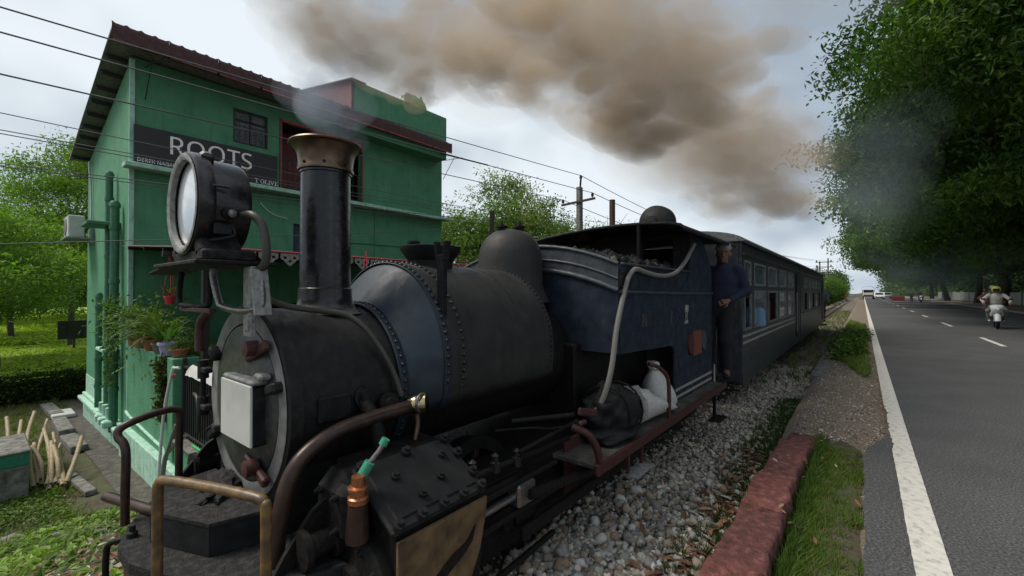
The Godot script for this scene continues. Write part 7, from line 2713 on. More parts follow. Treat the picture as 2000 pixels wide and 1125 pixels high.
# pose: joints in the person's own axes (y up, facing +z); look: colours and head wear
func person(called: String, label: String, at: Vector3, yaw: float, pose: Dictionary, look: Dictionary, cell := 0.016, group := "") -> Node3D:
	var T := thing(called, label, "person", at, group)
	T.rotation.y = yaw
	var j := {
		"hip": Vector3(0, 0.92, 0), "chest": Vector3(0, 1.26, 0.0), "neck": Vector3(0, 1.43, -0.005), "head": Vector3(0, 1.575, 0.015),
		"ls": Vector3(0.185, 1.375, -0.01), "rs": Vector3(-0.185, 1.375, -0.01), "le": Vector3(0.25, 1.10, -0.03), "re": Vector3(-0.25, 1.10, -0.03), "lw": Vector3(0.26, 0.86, 0.06), "rw": Vector3(-0.26, 0.86, 0.06),
		"lh": Vector3(0.095, 0.88, 0), "rh": Vector3(-0.095, 0.88, 0), "lk": Vector3(0.10, 0.48, 0.03), "rk": Vector3(-0.10, 0.48, 0.03), "la": Vector3(0.10, 0.09, -0.02), "ra": Vector3(-0.10, 0.09, -0.02), "turn": 0.0}
	j.merge(pose, true)
	var hd: Vector3 = j.head
	var R := Basis(Vector3.UP, j.turn)
	var up: Vector3 = (hd - (j.neck as Vector3)).normalized()
	var hb := R
	var skin := plain(look.skin.r, look.skin.g, look.skin.b, 0.55)
	skin.subsurf_scatter_enabled = true
	skin.subsurf_scatter_strength = 0.1
	var b := MB.new()
	# body
	flesh(b, [
		[j.hip, j.chest, 0.125, 0.14, Vector3(1.15, 1, 0.8)], [j.chest, (j.neck as Vector3) - Vector3(0, 0.06, 0), 0.13, 0.08, Vector3(1.2, 1, 0.75)], [j.neck, hd - up * 0.06, 0.055, 0.052],
		[j.ls, j.le, 0.052, 0.042], [j.le, j.lw, 0.042, 0.027], [j.rs, j.re, 0.052, 0.042], [j.re, j.rw, 0.042, 0.027],
		[j.lh, j.lk, 0.085, 0.055], [j.lk, j.la, 0.055, 0.036], [j.rh, j.rk, 0.085, 0.055], [j.rk, j.ra, 0.055, 0.036],
		[j.la, (j.la as Vector3) + R * Vector3(0.01, -0.05, 0.14), 0.04, 0.03], [j.ra, (j.ra as Vector3) + R * Vector3(-0.01, -0.05, 0.14), 0.04, 0.03]], cell, 0.05)
	var hc := minf(cell * 0.55, 0.009)
	flesh(b, [
		[hd + hb * Vector3(0, 0.035, -0.018), hd + hb * Vector3(0, 0.03, 0.012), 0.086, 0.083, Vector3(0.9, 1.08, 1.05)], [hd + hb * Vector3(0, -0.02, 0.03), hd + hb * Vector3(0, -0.085, 0.05), 0.066, 0.036],
		[hd + hb * Vector3(0, 0.012, 0.092), hd + hb * Vector3(0, -0.028, 0.108), 0.009, 0.014], [hd + hb * Vector3(-0.04, 0.03, 0.078), hd + hb * Vector3(0.04, 0.03, 0.078), 0.014, 0.014],
		[hd + hb * Vector3(-0.016, -0.058, 0.082), hd + hb * Vector3(0.016, -0.058, 0.082), 0.010, 0.010],
		[hd + hb * Vector3(0.079, 0.008, -0.012), hd + hb * Vector3(0.082, -0.03, -0.006), 0.014, 0.010], [hd + hb * Vector3(-0.079, 0.008, -0.012), hd + hb * Vector3(-0.082, -0.03, -0.006), 0.014, 0.010],
		[j.neck, hd - up * 0.05, 0.054, 0.05]], hc, 0.022)
	var hands: Array = look.get("hands", [[Vector3(0, -1, 0.3), Vector3(-1, 0, 0.3), 0.7], [Vector3(0, -1, 0.3), Vector3(1, 0, 0.3), 0.7]])
	flesh(b, hand_bones(j.lw, hands[0][0], hands[0][1], 1.0, hands[0][2]), minf(cell * 0.4, 0.007), 0.009)
	flesh(b, hand_bones(j.rw, hands[1][0], hands[1][1], -1.0, hands[1][2]), minf(cell * 0.4, 0.007), 0.009)
	var body := obj("body", b, skin, T)
	# face
	if cell < 0.02:
		b = MB.new()
		for s in [-1.0, 1.0]:
			b.lathe([Vector2(0, -0.008), Vector2(0.009, -0.003), Vector2(0.0105, 0.002), Vector2(0.006, 0.006), Vector2(0, 0.007)], 10, axis_place(hd + hb * Vector3(0.032 * s, 0.013, 0.079), hb * Vector3(0.15 * s, 0, 1)))
		obj("eyes", b, plain(0.02, 0.015, 0.012, 0.2), body)
		b = MB.new()
		for s in [-1.0, 1.0]:
			b.tube([hd + hb * Vector3(0.014 * s, 0.033, 0.091), hd + hb * Vector3(0.05 * s, 0.034, 0.078)], 0.0045, 6)
		obj("eyebrows", b, plain(0.012, 0.01, 0.009, 0.8), body)
		b = MB.new()
		b.tube([hd + hb * Vector3(-0.022, -0.058, 0.089), hd + hb * Vector3(0, -0.056, 0.094), hd + hb * Vector3(0.022, -0.058, 0.089)], [0.004, 0.0065, 0.004], 6)
		obj("mouth", b, plain(look.skin.r * 0.8, look.skin.g * 0.5, look.skin.b * 0.5, 0.5), body)
	if look.get("hair", true):
		b = MB.new()
		flesh(b, [[hd + hb * Vector3(0, 0.05, -0.035), hd + hb * Vector3(0, 0.052, 0.0), 0.085, 0.08, Vector3(0.92, 1.05, 1.05)], [hd + hb * Vector3(0, 0.0, -0.06), hd + hb * Vector3(0, -0.03, -0.055), 0.055, 0.045]], maxf(hc, 0.011), 0.02)
		obj("hair", b, plain(0.012, 0.01, 0.01, 0.6), body)
	# clothes
	b = MB.new()
	var lc: Vector3 = (j.le as Vector3).lerp(j.lw, look.get("sleeve", 0.9))
	var rc: Vector3 = (j.re as Vector3).lerp(j.rw, look.get("sleeve", 0.9))
	flesh(b, [
		[(j.hip as Vector3) - Vector3(0, 0.05, 0), j.chest, 0.152, 0.158, Vector3(1.15, 1, 0.82)], [j.chest, (j.neck as Vector3) - Vector3(0, 0.07, 0), 0.148, 0.09, Vector3(1.22, 1, 0.78)],
		[j.ls, j.le, 0.072, 0.058], [j.le, lc, 0.058, 0.043], [j.rs, j.re, 0.072, 0.058], [j.re, rc, 0.058, 0.043],
		[(j.neck as Vector3) - Vector3(0, 0.05, 0), j.neck, 0.075, 0.066]], cell, 0.045)
	obj("shirt", b, look.shirt, body)
	b = MB.new()
	flesh(b, [[(j.hip as Vector3) + Vector3(0, 0.02, 0), (j.hip as Vector3) - Vector3(0, 0.06, 0), 0.135, 0.13, Vector3(1.15, 1, 0.85)], [j.lh, j.lk, 0.10, 0.076], [j.lk, j.la, 0.076, 0.062], [j.rh, j.rk, 0.10, 0.076], [j.rk, j.ra, 0.076, 0.062]], cell, 0.045)
	obj("trousers", b, look.trousers, body)
	b = MB.new()
	for k in ["la", "ra"]:
		var an: Vector3 = j[k]
		flesh(b, [[an + Vector3(0, -0.04, -0.02), an + R * Vector3(0, -0.055, 0.15), 0.048, 0.038]], cell, 0.02)
	obj("shoes", b, look.get("shoes", M.black), body)
	match look.get("hat", ""):
		"cap":
			b = MB.new()
			var pl := Transform3D(hb * Basis(Vector3.RIGHT, -0.12), hd + hb * Vector3(0, 0.045, -0.008))
			pl.basis = pl.basis * Basis.from_scale(Vector3(0.98, 1, 1.15))
			b.lathe([Vector2(0.093, 0.0), Vector2(0.096, 0.03), Vector2(0.088, 0.062), Vector2(0.065, 0.088), Vector2(0.03, 0.1), Vector2(0.008, 0.102), Vector2(0.006, 0.108), Vector2(0, 0.109)], 20, pl)
			var cap := obj("cap", b, look.hat_mat, T)
			b = MB.new()
			var poly := []
			for i in 11:
				var a := PI * i / 10.0
				poly.push_back(Vector2(0.085 * cos(a), 0.075 * sin(a)))
			b.prism(poly, 0.008, Transform3D(hb * Basis(Vector3.RIGHT, PI / 2 + 0.2), hd + hb * Vector3(0, 0.052, 0.085)))
			obj("peak", b, look.hat_mat, cap)
		"brim":
			b = MB.new()
			b.lathe([Vector2(0.15, -0.02), Vector2(0.155, -0.015), Vector2(0.1, 0.0), Vector2(0.097, 0.04), Vector2(0.09, 0.075), Vector2(0.05, 0.09), Vector2(0, 0.09)], 20, Transform3D(hb, hd + hb * Vector3(0, 0.05, 0)))
			obj("sun_hat", b, look.hat_mat, T)
		"helmet":
			b = MB.new()
			b.lathe([Vector2(0.10, -0.1), Vector2(0.125, -0.06), Vector2(0.138, 0.0), Vector2(0.135, 0.06), Vector2(0.11, 0.11), Vector2(0.06, 0.14), Vector2(0, 0.148)], 20, Transform3D(hb, hd + hb * Vector3(0, 0.02, -0.01)), PI * 0.5 + 0.75, PI * 2.5 - 0.75)
			b.lathe([Vector2(0.138, 0.045), Vector2(0.135, 0.06), Vector2(0.11, 0.11), Vector2(0.06, 0.14), Vector2(0, 0.148)], 20, Transform3D(hb, hd + hb * Vector3(0, 0.02, -0.01)))
			var he := obj("helmet", b, look.hat_mat, T)
			b = MB.new()
			b.lathe([Vector2(0.13, -0.05), Vector2(0.134, 0.0), Vector2(0.136, 0.045)], 12, Transform3D(hb, hd + hb * Vector3(0, 0.02, -0.008)), PI * 0.5 - 0.85, PI * 0.5 + 0.85)
			obj("visor", b, M.black_gloss, he)
	return T

func cloth(r: float, g: float, bl: float) -> StandardMaterial3D:
	var m := plain(r, g, bl, 0.9)
	m.normal_enabled = true
	m.normal_texture = M.relief
	m.normal_scale = 0.5
	m.uv1_triplanar = true
	m.uv1_scale = Vector3.ONE * 2.5
	return m

func people() -> void:
	var brown := Color(0.17, 0.085, 0.05)
	person("person", "man in a navy shirt and grey cap leaning out of the engine's cab door", P(-1.45, 0.42, 5.98), 0.02, {
		"hip": Vector3(0.02, 0.93, -0.02), "chest": Vector3(0.06, 1.25, 0.0), "neck": Vector3(0.075, 1.425, 0.02), "head": Vector3(0.085, 1.565, 0.045), "turn": 0.18,
		"ls": Vector3(0.245, 1.36, 0.0), "rs": Vector3(-0.11, 1.37, 0.0), "le": Vector3(0.32, 1.10, -0.06), "lw": Vector3(0.17, 0.98, 0.15), "re": Vector3(-0.20, 1.12, 0.06), "rw": Vector3(-0.12, 1.0, 0.24)},
		{"skin": brown, "shirt": cloth(0.014, 0.018, 0.04), "trousers": cloth(0.010, 0.010, 0.012), "hat": "cap", "hat_mat": cloth(0.22, 0.22, 0.21), "hands": [[Vector3(-0.8, -0.25, 0.5), Vector3(0, -0.6, -0.8), 0.9], [Vector3(0.3, -0.2, 0.9), Vector3(0, -1, 0), 0.8]]}, 0.014)
	person("person", "passenger in a light blue shirt and brimmed hat at the first carriage's window", P(-1.56, 0.21, 8.46), 0.0, {
		"hip": Vector3(0, 0.52, -0.05), "chest": Vector3(0.02, 0.86, 0.02), "neck": Vector3(0.03, 1.02, 0.04), "head": Vector3(0.05, 1.155, 0.07), "ls": Vector3(0.2, 0.96, 0.02), "rs": Vector3(-0.17, 0.96, 0.02), "le": Vector3(0.22, 0.76, 0.06), "lw": Vector3(0.1, 0.62, 0.26), "re": Vector3(-0.24, 0.72, 0.05), "rw": Vector3(-0.18, 0.55, 0.25),
		"lh": Vector3(0.1, 0.5, -0.02), "rh": Vector3(-0.1, 0.5, -0.02), "lk": Vector3(0.11, 0.52, 0.38), "rk": Vector3(-0.11, 0.52, 0.38), "la": Vector3(0.11, 0.14, 0.36), "ra": Vector3(-0.11, 0.14, 0.36)},
		{"skin": brown, "shirt": cloth(0.13, 0.24, 0.36), "trousers": cloth(0.03, 0.03, 0.035), "hat": "brim", "hat_mat": cloth(0.36, 0.31, 0.28), "sleeve": 0.2}, 0.018)
	person("person", "man in a grey shirt standing on the last carriage's rear steps", P(-1.47, 0.2, 23.92), 0.4, {"lw": Vector3(0.1, 1.0, 0.3), "le": Vector3(0.26, 1.12, 0.08)},
		{"skin": brown, "shirt": cloth(0.16, 0.2, 0.24), "trousers": cloth(0.1, 0.06, 0.04)}, 0.024)
	riders()
	for q in [[5.9, 92.0, 0.3, Color(0.03, 0.03, 0.04), "person in dark clothes walking on the road edge far behind the riders"], [7.6, 98.0, -0.5, Color(0.2, 0.18, 0.16), "person in pale clothes standing far off by the avenue trunks"]]:
		person("person", q[4], P(q[0], 0.03, q[1]), q[2], {}, {"skin": brown, "shirt": cloth(q[3].r, q[3].g, q[3].b), "trousers": cloth(0.03, 0.03, 0.035)}, 0.03)

func torus(b: MB, c: Vector3, axis: Vector3, R: float, r: float, seg := 28, sides := 9) -> void:
	var t := axis_place(c, axis)
	var pts := []
	for i in seg + 1:
		var a := TAU * i / seg
		pts.push_back(t * Vector3(R * cos(a), 0, R * sin(a)))
	b.tube(pts, r, sides, false)

func motorbike(label: String, at: Vector3, yaw: float, paint: Material) -> Node3D:
	var T := thing("motorbike", label, "motorbike", at, "motorbikes on the road")
	T.rotation.y = yaw
	for q in [["front_wheel", 0.66, 0.055], ["rear_wheel", -0.66, 0.065]]:
		var b := MB.new()
		torus(b, Vector3(0, 0.3, q[1]), Vector3.RIGHT, 0.25, q[2])
		var w := obj(q[0], b, M.black, T)
		b = MB.new()
		b.lathe([Vector2(0, -0.03), Vector2(0.05, -0.03), Vector2(0.06, 0.0), Vector2(0.05, 0.03), Vector2(0, 0.03)], 14, axis_place(Vector3(0, 0.3, q[1]), Vector3.RIGHT))
		for i in 5:
			var a := TAU * i / 5.0
			b.tube([Vector3(0, 0.3, q[1]), Vector3(0, 0.3 + 0.22 * sin(a), q[1] + 0.22 * cos(a))], 0.014, 6)
		torus(b, Vector3(0, 0.3, q[1]), Vector3.RIGHT, 0.205, 0.02)
		obj("rim", b, M.steel, w)
	var b := MB.new()
	for s in [-0.085, 0.085]:
		b.tube([Vector3(s, 0.3, 0.66), Vector3(s, 0.95, 0.42)], [0.026, 0.022], 8)
	obj("fork", b, M.steel, T)
	b = MB.new()
	var rows := []
	for i in 8:
		var a := lerpf(-0.5, 1.7, i / 7.0)
		var row := PackedVector3Array()
		for k in 7:
			var u := (k - 3.0) / 3.0
			row.push_back(Vector3(0.085 * u, 0.3 + (0.33 - 0.05 * u * u) * sin(a + 0.6), 0.66 + (0.33 - 0.05 * u * u) * cos(a + 0.6)))
		rows.push_back(row)
	b.sheet(rows, Vector3.UP)
	obj("front_fender", b, paint, T)
	# fairing
	b = MB.new()
	rows = []
	for p in [[0.98, 0.50, 0.12, 0.05], [0.93, 0.58, 0.19, 0.08], [0.85, 0.64, 0.2, 0.1], [0.72, 0.60, 0.16, 0.1], [0.62, 0.46, 0.2, 0.12], [0.5, 0.34, 0.19, 0.1]]:
		var row := PackedVector3Array()
		for k in 11:
			var a := PI * k / 10.0
			row.push_back(Vector3(p[2] * cos(a), p[0], p[1] - 0.16 + (p[3] + 0.12) * sin(a)))
		rows.push_back(row)
	b.sheet(rows, Vector3(0, 0, 1))
	obj("fairing", b, paint, T)
	b = MB.new()
	b.lathe([Vector2(0, 0.02), Vector2(0.07, 0.01), Vector2(0.085, -0.02)], 14, axis_place(Vector3(0, 0.79, 0.70), Vector3(0, -0.1, 1)))
	obj("headlight", b, M.lens, T)
	b = MB.new()
	b.blob(Vector3(0, 0.86, 0.16), Vector3(0.15, 0.12, 0.27), 0.0, gnoise(1, 1.0), 9)
	obj("fuel_tank", b, paint, T)
	b = MB.new()
	b.box(Vector3(0, 0.82, -0.3), Vector3(0.24, 0.1, 0.66), 0.04)
	obj("saddle", b, M.black, T)
	b = MB.new()
	b.box(Vector3(0, 0.78, -0.66), Vector3(0.2, 0.12, 0.26), 0.05, Basis(Vector3.RIGHT, 0.25))
	obj("tail", b, paint, T)
	b = MB.new()
	b.box(Vector3(0, 0.48, 0.05), Vector3(0.26, 0.34, 0.44), 0.05)
	b.tube([Vector3(0, 0.6, -0.1), Vector3(0, 0.3, -0.66)], 0.04, 8)
	obj("engine", b, M.grime, T)
	b = MB.new()
	b.tube([Vector3(-0.16, 0.3, 0.1), Vector3(-0.18, 0.34, -0.4), Vector3(-0.18, 0.45, -0.75)], [0.035, 0.05, 0.055], 9)
	obj("exhaust", b, M.steel, T)
	b = MB.new()
	b.tube(curve([Vector3(-0.36, 1.02, 0.26), Vector3(-0.16, 1.0, 0.38), Vector3(0.16, 1.0, 0.38), Vector3(0.36, 1.02, 0.26)], 4), 0.016, 7)
	obj("handlebar", b, M.black, T)
	for s in [-1.0, 1.0]:
		b = MB.new()
		b.tube([Vector3(s * 0.22, 1.0, 0.36), Vector3(s * 0.34, 1.18, 0.38)], 0.008, 5)
		b.box(Vector3(s * 0.38, 1.2, 0.38), Vector3(0.12, 0.07, 0.03), 0.015)
		obj("mirror", b, M.black, T)
	return T

func riders() -> void:
	var brown := Color(0.17, 0.085, 0.05)
	var white := plain(0.6, 0.6, 0.6, 0.3)
	var seat := {"hip": Vector3(0, 0.95, -0.22), "chest": Vector3(0, 1.27, -0.1), "neck": Vector3(0, 1.43, -0.05), "head": Vector3(0, 1.57, 0.0), "ls": Vector3(0.2, 1.37, -0.07), "rs": Vector3(-0.2, 1.37, -0.07),
		"le": Vector3(0.4, 1.16, 0.06), "re": Vector3(-0.4, 1.16, 0.06), "lw": Vector3(0.36, 1.04, 0.26), "rw": Vector3(-0.36, 1.04, 0.26), "lh": Vector3(0.11, 0.92, -0.18), "rh": Vector3(-0.11, 0.92, -0.18),
		"lk": Vector3(0.24, 0.74, 0.22), "rk": Vector3(-0.24, 0.74, 0.22), "la": Vector3(0.2, 0.36, -0.02), "ra": Vector3(-0.2, 0.36, -0.02)}
	var grip := [[Vector3(0, -0.3, 1), Vector3(0, -1, -0.2), 1.2], [Vector3(0, -0.3, 1), Vector3(0, -1, -0.2), 1.2]]
	var at := P(4.30, 0.02, 26.6)
	var bike := motorbike("white motorbike riding toward the camera on the right side of the road", at, -0.12, white)
	person("person", "motorbike rider in a yellow helmet, white shirt and dark vest", at, -0.12, seat, {"skin": brown, "shirt": cloth(0.42, 0.42, 0.38), "trousers": cloth(0.2, 0.21, 0.17), "hat": "helmet", "hat_mat": plain(0.36, 0.42, 0.06, 0.35), "hands": grip, "hair": false, "shoes": M.white_paint}, 0.02)
	var back := seat.duplicate()
	for k in back:
		back[k] = (back[k] as Vector3) + Vector3(-0.07, 0.06, -0.4) if k != "la" and k != "ra" else (back[k] as Vector3) + Vector3(0, 0, -0.3)
	back["lw"] = Vector3(0.2, 1.12, -0.2)
	back["rw"] = Vector3(-0.26, 1.12, -0.2)
	person("person", "pillion passenger in maroon with a pale scarf behind the yellow helmet", at, -0.12, back, {"skin": brown, "shirt": cloth(0.12, 0.03, 0.03), "trousers": cloth(0.05, 0.04, 0.04), "hat": "brim", "hat_mat": cloth(0.36, 0.25, 0.23), "hands": grip}, 0.024)
	var at2 := P(5.42, 0.02, 25.3)
	copy(bike, "second white motorbike cut off by the picture's right edge", at2, -0.1, "motorbikes on the road")
	var at3 := P(6.9, 0.02, 91.0)
	copy(bike, "far white motorbike, small on the road's right lane", at3, 0.0, "motorbikes on the road")
	person("person", "far motorbike rider in dark clothes, small on the road's right lane", at3, 0.0, seat, {"skin": brown, "shirt": cloth(0.03, 0.035, 0.04), "trousers": cloth(0.03, 0.03, 0.035), "hat": "helmet", "hat_mat": plain(0.03, 0.03, 0.03, 0.3), "hands": grip, "hair": false}, 0.035)

func traffic() -> void:
	# white car
	var T := thing("parked_car", "white car far down the road beside the blue topped truck", "car", P(2.75, 0.02, 122.0), "vehicles far down the road")
	var b := MB.new()
	var side := Transform3D(Basis(Vector3(0, 0, 1), Vector3.UP, Vector3(-1, 0, 0)), Vector3(0.84, 0, 0))
	b.prism([Vector2(-1.9, 0.3), Vector2(1.9, 0.3), Vector2(1.95, 0.6), Vector2(1.85, 0.85), Vector2(0.95, 0.95), Vector2(0.35, 1.42), Vector2(-1.2, 1.48), Vector2(-1.85, 0.98), Vector2(-1.95, 0.6)], 1.68, side)
	var body := obj("body", b, plain(0.62, 0.62, 0.62, 0.3), T)
	b = MB.new()
	b.quad(Vector3(-0.7, 0.98, 0.97), Vector3(0.7, 0.98, 0.97), Vector3(0.62, 1.38, 0.43), Vector3(-0.62, 1.38, 0.43), Vector3(0, 1, 1))
	b.quad(Vector3(-0.845, 1.0, 0.75), Vector3(-0.845, 1.38, 0.3), Vector3(-0.845, 1.38, -1.1), Vector3(-0.845, 1.0, -1.4), Vector3(-1, 0, 0))
	b.quad(Vector3(0.845, 1.0, 0.75), Vector3(0.845, 1.38, 0.3), Vector3(0.845, 1.38, -1.1), Vector3(0.845, 1.0, -1.4), Vector3(1, 0, 0))
	obj("window", b, M.black_gloss, T)
	for s in [-0.6, 0.6]:
		b = MB.new()
		b.box(Vector3(s, 0.68, 1.9), Vector3(0.3, 0.16, 0.12), 0.03)
		obj("headlight", b, M.lens, T)
		for z in [-1.2, 1.25]:
			b = MB.new()
			b.lathe([Vector2(0, -0.1), Vector2(0.3, -0.1), Vector2(0.32, 0.0), Vector2(0.3, 0.1), Vector2(0, 0.1)], 18, axis_place(Vector3(s * 1.3, 0.31, z), Vector3.RIGHT))
			obj("wheel", b, M.black, T)
	b = MB.new()
	b.box(Vector3(0, 0.45, 1.93), Vector3(1.3, 0.18, 0.06), 0.01)
	obj("grille", b, M.iron, body)
	copy(T, "second pale car half hidden behind the white car", P(4.3, 0.02, 133.0), 0.1, "vehicles far down the road")
	# truck with a blue cover
	T = thing("covered_truck", "far truck with a blue tarpaulin cover at the left edge of the road", "truck", P(0.95, 0.02, 124.0), "vehicles far down the road")
	b = MB.new()
	b.box(Vector3(0, 1.35, 0.6), Vector3(1.9, 1.6, 1.4), 0.12)
	obj("cab", b, M.white_paint, T)
	b = MB.new()
	b.box(Vector3(0, 1.75, 1.305), Vector3(1.6, 0.6, 0.03), 0.01)
	obj("windscreen", b, M.black_gloss, T)
	b = MB.new()
	b.box(Vector3(0, 0.75, 1.3), Vector3(1.7, 0.4, 0.08), 0.02)
	obj("bumper", b, M.oxide, T)
	b = MB.new()
	var rows := []
	for z in [-3.5, -1.5, 0.9]:
		var row := PackedVector3Array()
		for k in 11:
			var a := PI * k / 10.0
			row.push_back(Vector3(1.25 * cos(a), 2.1 + 0.7 * sin(a), z))
		rows.push_back(row)
	b.sheet(rows, Vector3.UP)
	obj("tarpaulin", b, plain(0.03, 0.07, 0.22, 0.6), T)
	b = MB.new()
	b.box(Vector3(0, 1.3, -1.7), Vector3(2.1, 1.5, 3.4), 0.05)
	obj("load_bed", b, M.timber, T)
	for s in [-0.85, 0.85]:
		for z in [-2.4, 0.7]:
			b = MB.new()
			b.lathe([Vector2(0, -0.12), Vector2(0.4, -0.12), Vector2(0.42, 0.0), Vector2(0.4, 0.12), Vector2(0, 0.12)], 18, axis_place(Vector3(s, 0.42, z), Vector3.RIGHT))
			obj("wheel", b, M.black, T)
	# orange barrier
	T = thing("road_barrier", "red orange plastic barrier standing in the road far away", "barrier", P(4.9, 0.02, 104.0))
	b = MB.new()
	b.prism([Vector2(-0.3, 0), Vector2(0.3, 0), Vector2(0.25, 0.3), Vector2(0.1, 0.45), Vector2(0.08, 1.0), Vector2(-0.08, 1.0), Vector2(-0.1, 0.45), Vector2(-0.25, 0.3)], 1.8, Transform3D(Basis(Vector3(0, 0, -1), Vector3.UP, Vector3(1, 0, 0)), Vector3(-0.9, 0, 0)))
	obj("barrier", b, plain(0.5, 0.08, 0.05, 0.5), T)
	b = MB.new()
	b.box(Vector3(0, 0.8, 0.09), Vector3(1.7, 0.14, 0.02))
	obj("pale_band", b, M.white_paint, T)
	# teal sheet and orange stall among the bushes
	T = thing("teal_sheet", "teal cloth sheet hung on sticks at the foot of the left bushes", "sheet", P(-4.1, -0.3, 88.0))
	b = MB.new()
	b.prism([Vector2(-0.5, 0), Vector2(0.6, 0.05), Vector2(0.2, 1.1), Vector2(-0.3, 1.2)], 0.03, Transform3D(Basis(Vector3.UP, 0.5), Vector3.ZERO))
	obj("cloth", b, plain(0.03, 0.3, 0.28, 0.7), T)
	T = thing("orange_stall", "small orange roofed stall beside the rails far away", "stall", P(-4.6, -0.3, 165.0))
	b = MB.new()
	b.box(Vector3(0, 0.9, 0), Vector3(1.8, 1.8, 2.0), 0.03)
	obj("wall", b, plain(0.4, 0.14, 0.05, 0.8), T)
	b = MB.new()
	b.box(Vector3(0.1, 1.95, 0), Vector3(2.4, 0.1, 2.6), 0.02, Basis(Vector3.BACK, -0.15))
	obj("roof", b, M.zinc, T)

# ---------------------------------------------------------------- smoke
func puff(parent: Node, at: Vector3, size: Vector3, mat: FogMaterial) -> void:
	var f := FogVolume.new()
	f.name = "smoke_puff"
	f.shape = RenderingServer.FOG_VOLUME_SHAPE_ELLIPSOID
	f.size = size
	f.position = at - org
	f.rotation = Vector3(rng.randf() * 0.6, rng.randf() * 3.0, rng.randf() * 0.6)
	f.material = mat
	parent.add_child(f, true)
	number(f, "smoke_puff")

func fog(r: float, g: float, b: float, density: float) -> FogMaterial:
	var m := FogMaterial.new()
	m.albedo = lin(r, g, b)
	m.density = density
	return m

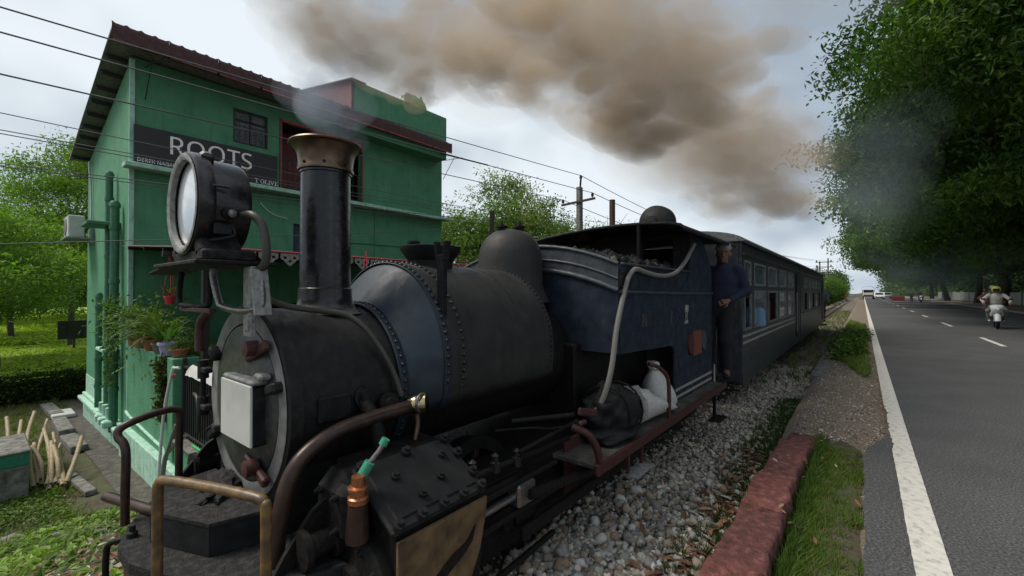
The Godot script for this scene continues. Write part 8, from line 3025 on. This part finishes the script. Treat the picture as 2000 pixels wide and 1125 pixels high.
func smoke() -> void:
	var r := rng
	r.seed = 3
	var T := thing("smoke_plume", "brown coal smoke trailing from the chimney back above the whole train", "smoke", P(CX, 2.3, 1.25))
	T.set_meta("kind", "stuff")
	var mats := [fog(0.89, 0.68, 0.46, 1.5), fog(0.9, 0.69, 0.48, 0.62), fog(0.91, 0.72, 0.53, 0.34), fog(0.92, 0.76, 0.59, 0.2)]
	var grey := [fog(0.92, 0.87, 0.82, 0.30), fog(0.92, 0.88, 0.83, 0.16), fog(0.92, 0.88, 0.84, 0.08), fog(0.93, 0.9, 0.87, 0.04)]
	# broad soft body, then clusters of puffs drawn out along the wind
	var soft := [fog(0.9, 0.7, 0.5, 0.4), fog(0.9, 0.71, 0.52, 0.13), fog(0.91, 0.74, 0.57, 0.075), fog(0.92, 0.77, 0.62, 0.05)]
	for i in 64:
		var D := 1.15 + pow((i + 0.5) / 64.0, 1.6) * 18.5
		var R := 0.40 + 1.0 * smoothstep(1.2, 6.0, D) + 0.75 * smoothstep(5.0, 20.0, D)
		var cy := 2.98 + (R - 0.4) * 1.3 + 0.35 * smoothstep(1.3, 3.5, D)
		var sz := R * r.randf_range(1.0, 1.6)
		puff(T, P(CX - 0.045 * D + r.randf_range(-0.5, 0.5) * R, cy + r.randf_range(-0.3, 0.45) * R, D), Vector3(sz, sz * r.randf_range(0.6, 0.85), sz * r.randf_range(1.2, 1.8)), soft[0 if D < 3.0 else (1 if D < 8.0 else (2 if D < 15.0 else 3))])
	var N := 104
	for i in N:
		var t := (i + 0.5) / N
		var D := 1.1 + pow(t, 1.7) * 20.0
		var R := 0.40 + 1.0 * smoothstep(1.2, 6.0, D) + 0.75 * smoothstep(5.0, 20.0, D)
		var cy := 2.95 + (R - 0.4) * 1.3 + 0.35 * smoothstep(1.3, 3.5, D)
		var a := r.randf() * TAU
		var q := sqrt(r.randf()) * R * 0.95
		var rc := R * lerpf(0.25, 0.6, r.randf())
		var k := 0 if D < 3.0 else (1 if D < 8.0 else (2 if D < 15.0 else 3))
		var up := sin(a) * q
		var pale := up > R * 0.3 and r.randf() < 0.55
		var c := P(CX - 0.045 * D + cos(a) * q + 0.25 * sin(D * 0.7), cy + up + (0.35 * R if pale else 0.0), D)
		var way := Vector3(r.randf_range(-0.4, 0.4), r.randf_range(-0.1, 0.5), 1.0)
		for z in 6:
			var at := c + Vector3(clampf(r.randfn(), -1.5, 1.5), clampf(r.randfn(), -1.5, 1.5) * 0.7, clampf(r.randfn(), -1.5, 1.5)) * rc * 0.5 + way * clampf(r.randfn(), -1.5, 1.5) * rc * 0.4
			at.y = maxf(at.y, cy - R * 0.5)
			at.x = minf(at.x, at.z * 0.075)
			var sz := rc * (r.randf_range(0.7, 1.3) if z < 2 else r.randf_range(0.3, 0.8)) * (1.2 if pale else 1.0)
			puff(T, at, Vector3(sz * r.randf_range(0.8, 1.2), sz * r.randf_range(0.5, 0.8), sz * r.randf_range(1.1, 1.9)), grey[k] if pale else mats[k])
	# thin veil lifting off above the plume
	for i in 22:
		var D := 5.0 + 15.0 * r.randf()
		var s := r.randf_range(1.5, 3.2)
		puff(T, P(CX + r.randf_range(-1.0, 2.0), 6.0 + D * 0.32 + r.randf_range(-0.5, 1.5), D), Vector3(s * 1.5, s * 0.8, s * 1.8), grey[3])
	var C := thing("chimney_smoke", "thin blue smoke rising from the mouth of the chimney", "smoke", P(CX, 2.3, 1.22))
	C.set_meta("kind", "stuff")
	var blue := [fog(0.66, 0.76, 0.88, 0.8), fog(0.78, 0.76, 0.76, 0.5)]
	for i in 30:
		var t := i / 29.0
		var w := 0.13 + 0.22 * t
		var s := r.randf_range(0.14, 0.3) * (0.8 + 0.8 * t)
		puff(C, P(CX + r.randfn() * w * 0.5, 2.33 + 0.8 * t + r.randf() * 0.05, 1.24 + r.randfn() * w * 0.55 + 0.05 * t), Vector3(s, s * 0.8, s * 1.2), blue[0] if t < 0.5 else blue[1])
	var B := thing("blue_smoke_haze", "blue haze of drifting smoke before the avenue's dark leaves", "smoke", P(1.0, 5.0, 24.0))
	B.set_meta("kind", "stuff")
	var hz := [fog(0.74, 0.88, 1.0, 0.010), fog(0.74, 0.88, 1.0, 0.009)]
	for i in 13:
		var t := r.randf()
		var D := lerpf(17.0, 26.0, t)
		var s := r.randf_range(2.2, 4.2)
		puff(B, P(lerpf(0.4, 0.2, t) + r.randfn() * 0.6, 4.8 + D * 0.05 + r.randfn() * 1.3, D), Vector3(s, s * 0.9, s * 1.5), hz[0])
	for i in 10:
		var t := r.randf()
		var s := r.randf_range(2.0, 5.0)
		puff(B, P(lerpf(2.0, 9.0, t) + r.randfn() * 0.8, 3.4 + r.randfn() * 0.55, lerpf(34.0, 52.0, r.randf())), Vector3(s * 1.6, s * 0.55, s * 1.5), hz[1])

# ---------------------------------------------------------------- scene
func _ready() -> void:
	rng.seed = 20240
	var cam := Camera3D.new()
	cam.name = "camera"
	cam.position = Vector3(0, 1.5, 0)
	cam.rotation = Vector3(deg_to_rad(0.57), deg_to_rad(38.865), 0)
	cam.fov = 2.0 * rad_to_deg(atan(562.5 / 850.0))
	cam.near = 0.05
	cam.far = 4000.0
	add_child(cam)
	var env := Environment.new()
	env.background_mode = Environment.BG_SKY
	env.tonemap_mode = Environment.TONE_MAPPER_LINEAR
	env.tonemap_exposure = 1.16
	env.sdfgi_enabled = true
	env.ssao_enabled = true
	env.ssil_enabled = true
	env.volumetric_fog_enabled = true
	env.volumetric_fog_density = 0.0
	env.sky = Sky.new()
	var pm := PanoramaSkyMaterial.new()
	pm.panorama = overcast()
	env.sky.sky_material = pm
	var we := WorldEnvironment.new()
	we.name = "world"
	we.environment = env
	add_child(we)
	var sun := DirectionalLight3D.new()
	sun.name = "sun"
	sun.light_energy = 1.05
	sun.light_color = Color(1.0, 0.97, 0.92)
	sun.light_angular_distance = 24.0
	sun.shadow_enabled = true
	sun.look_at_from_position(Vector3(-4.5, 9.0, 4.0), Vector3.ZERO)
	add_child(sun)

	make_materials()
	setting()
	house()
	locomotive()
	train_cars()
	loads()
	people()
	traffic()
	poles()
	yard()
	greenery()
	ground_cover()
	smoke()

func overcast() -> ImageTexture:
	var W := 1024
	var H := 512
	var im := Image.create(W, H, false, Image.FORMAT_RGBF)
	var n := gnoise(17, 0.8, 5)
	var m := gnoise(23, 0.35, 2)
	for y in H:
		var el := PI / 2 - (y + 0.5) / H * PI
		var ce := cos(el)
		var se := sin(el)
		for x in W:
			var az := (x + 0.5) / W * TAU
			var t: float = 0.5
			if se > -0.1:
				var k := 1.4 / (maxf(se, 0.0) + 0.5)
				var u := ce * cos(az) * k
				var v := ce * sin(az) * k
				t = clampf(0.48 + n.get_noise_3d(u, 3.0, v) * 1.35 + m.get_noise_3d(u, 9.0, v) * 0.6, 0.0, 1.0)
				t = t * t * (3.0 - 2.0 * t)
			im.set_pixel(x, y, Color(0.31, 0.38, 0.465).lerp(Color(0.72, 0.785, 0.83), t))
	return ImageTexture.create_from_image(im)
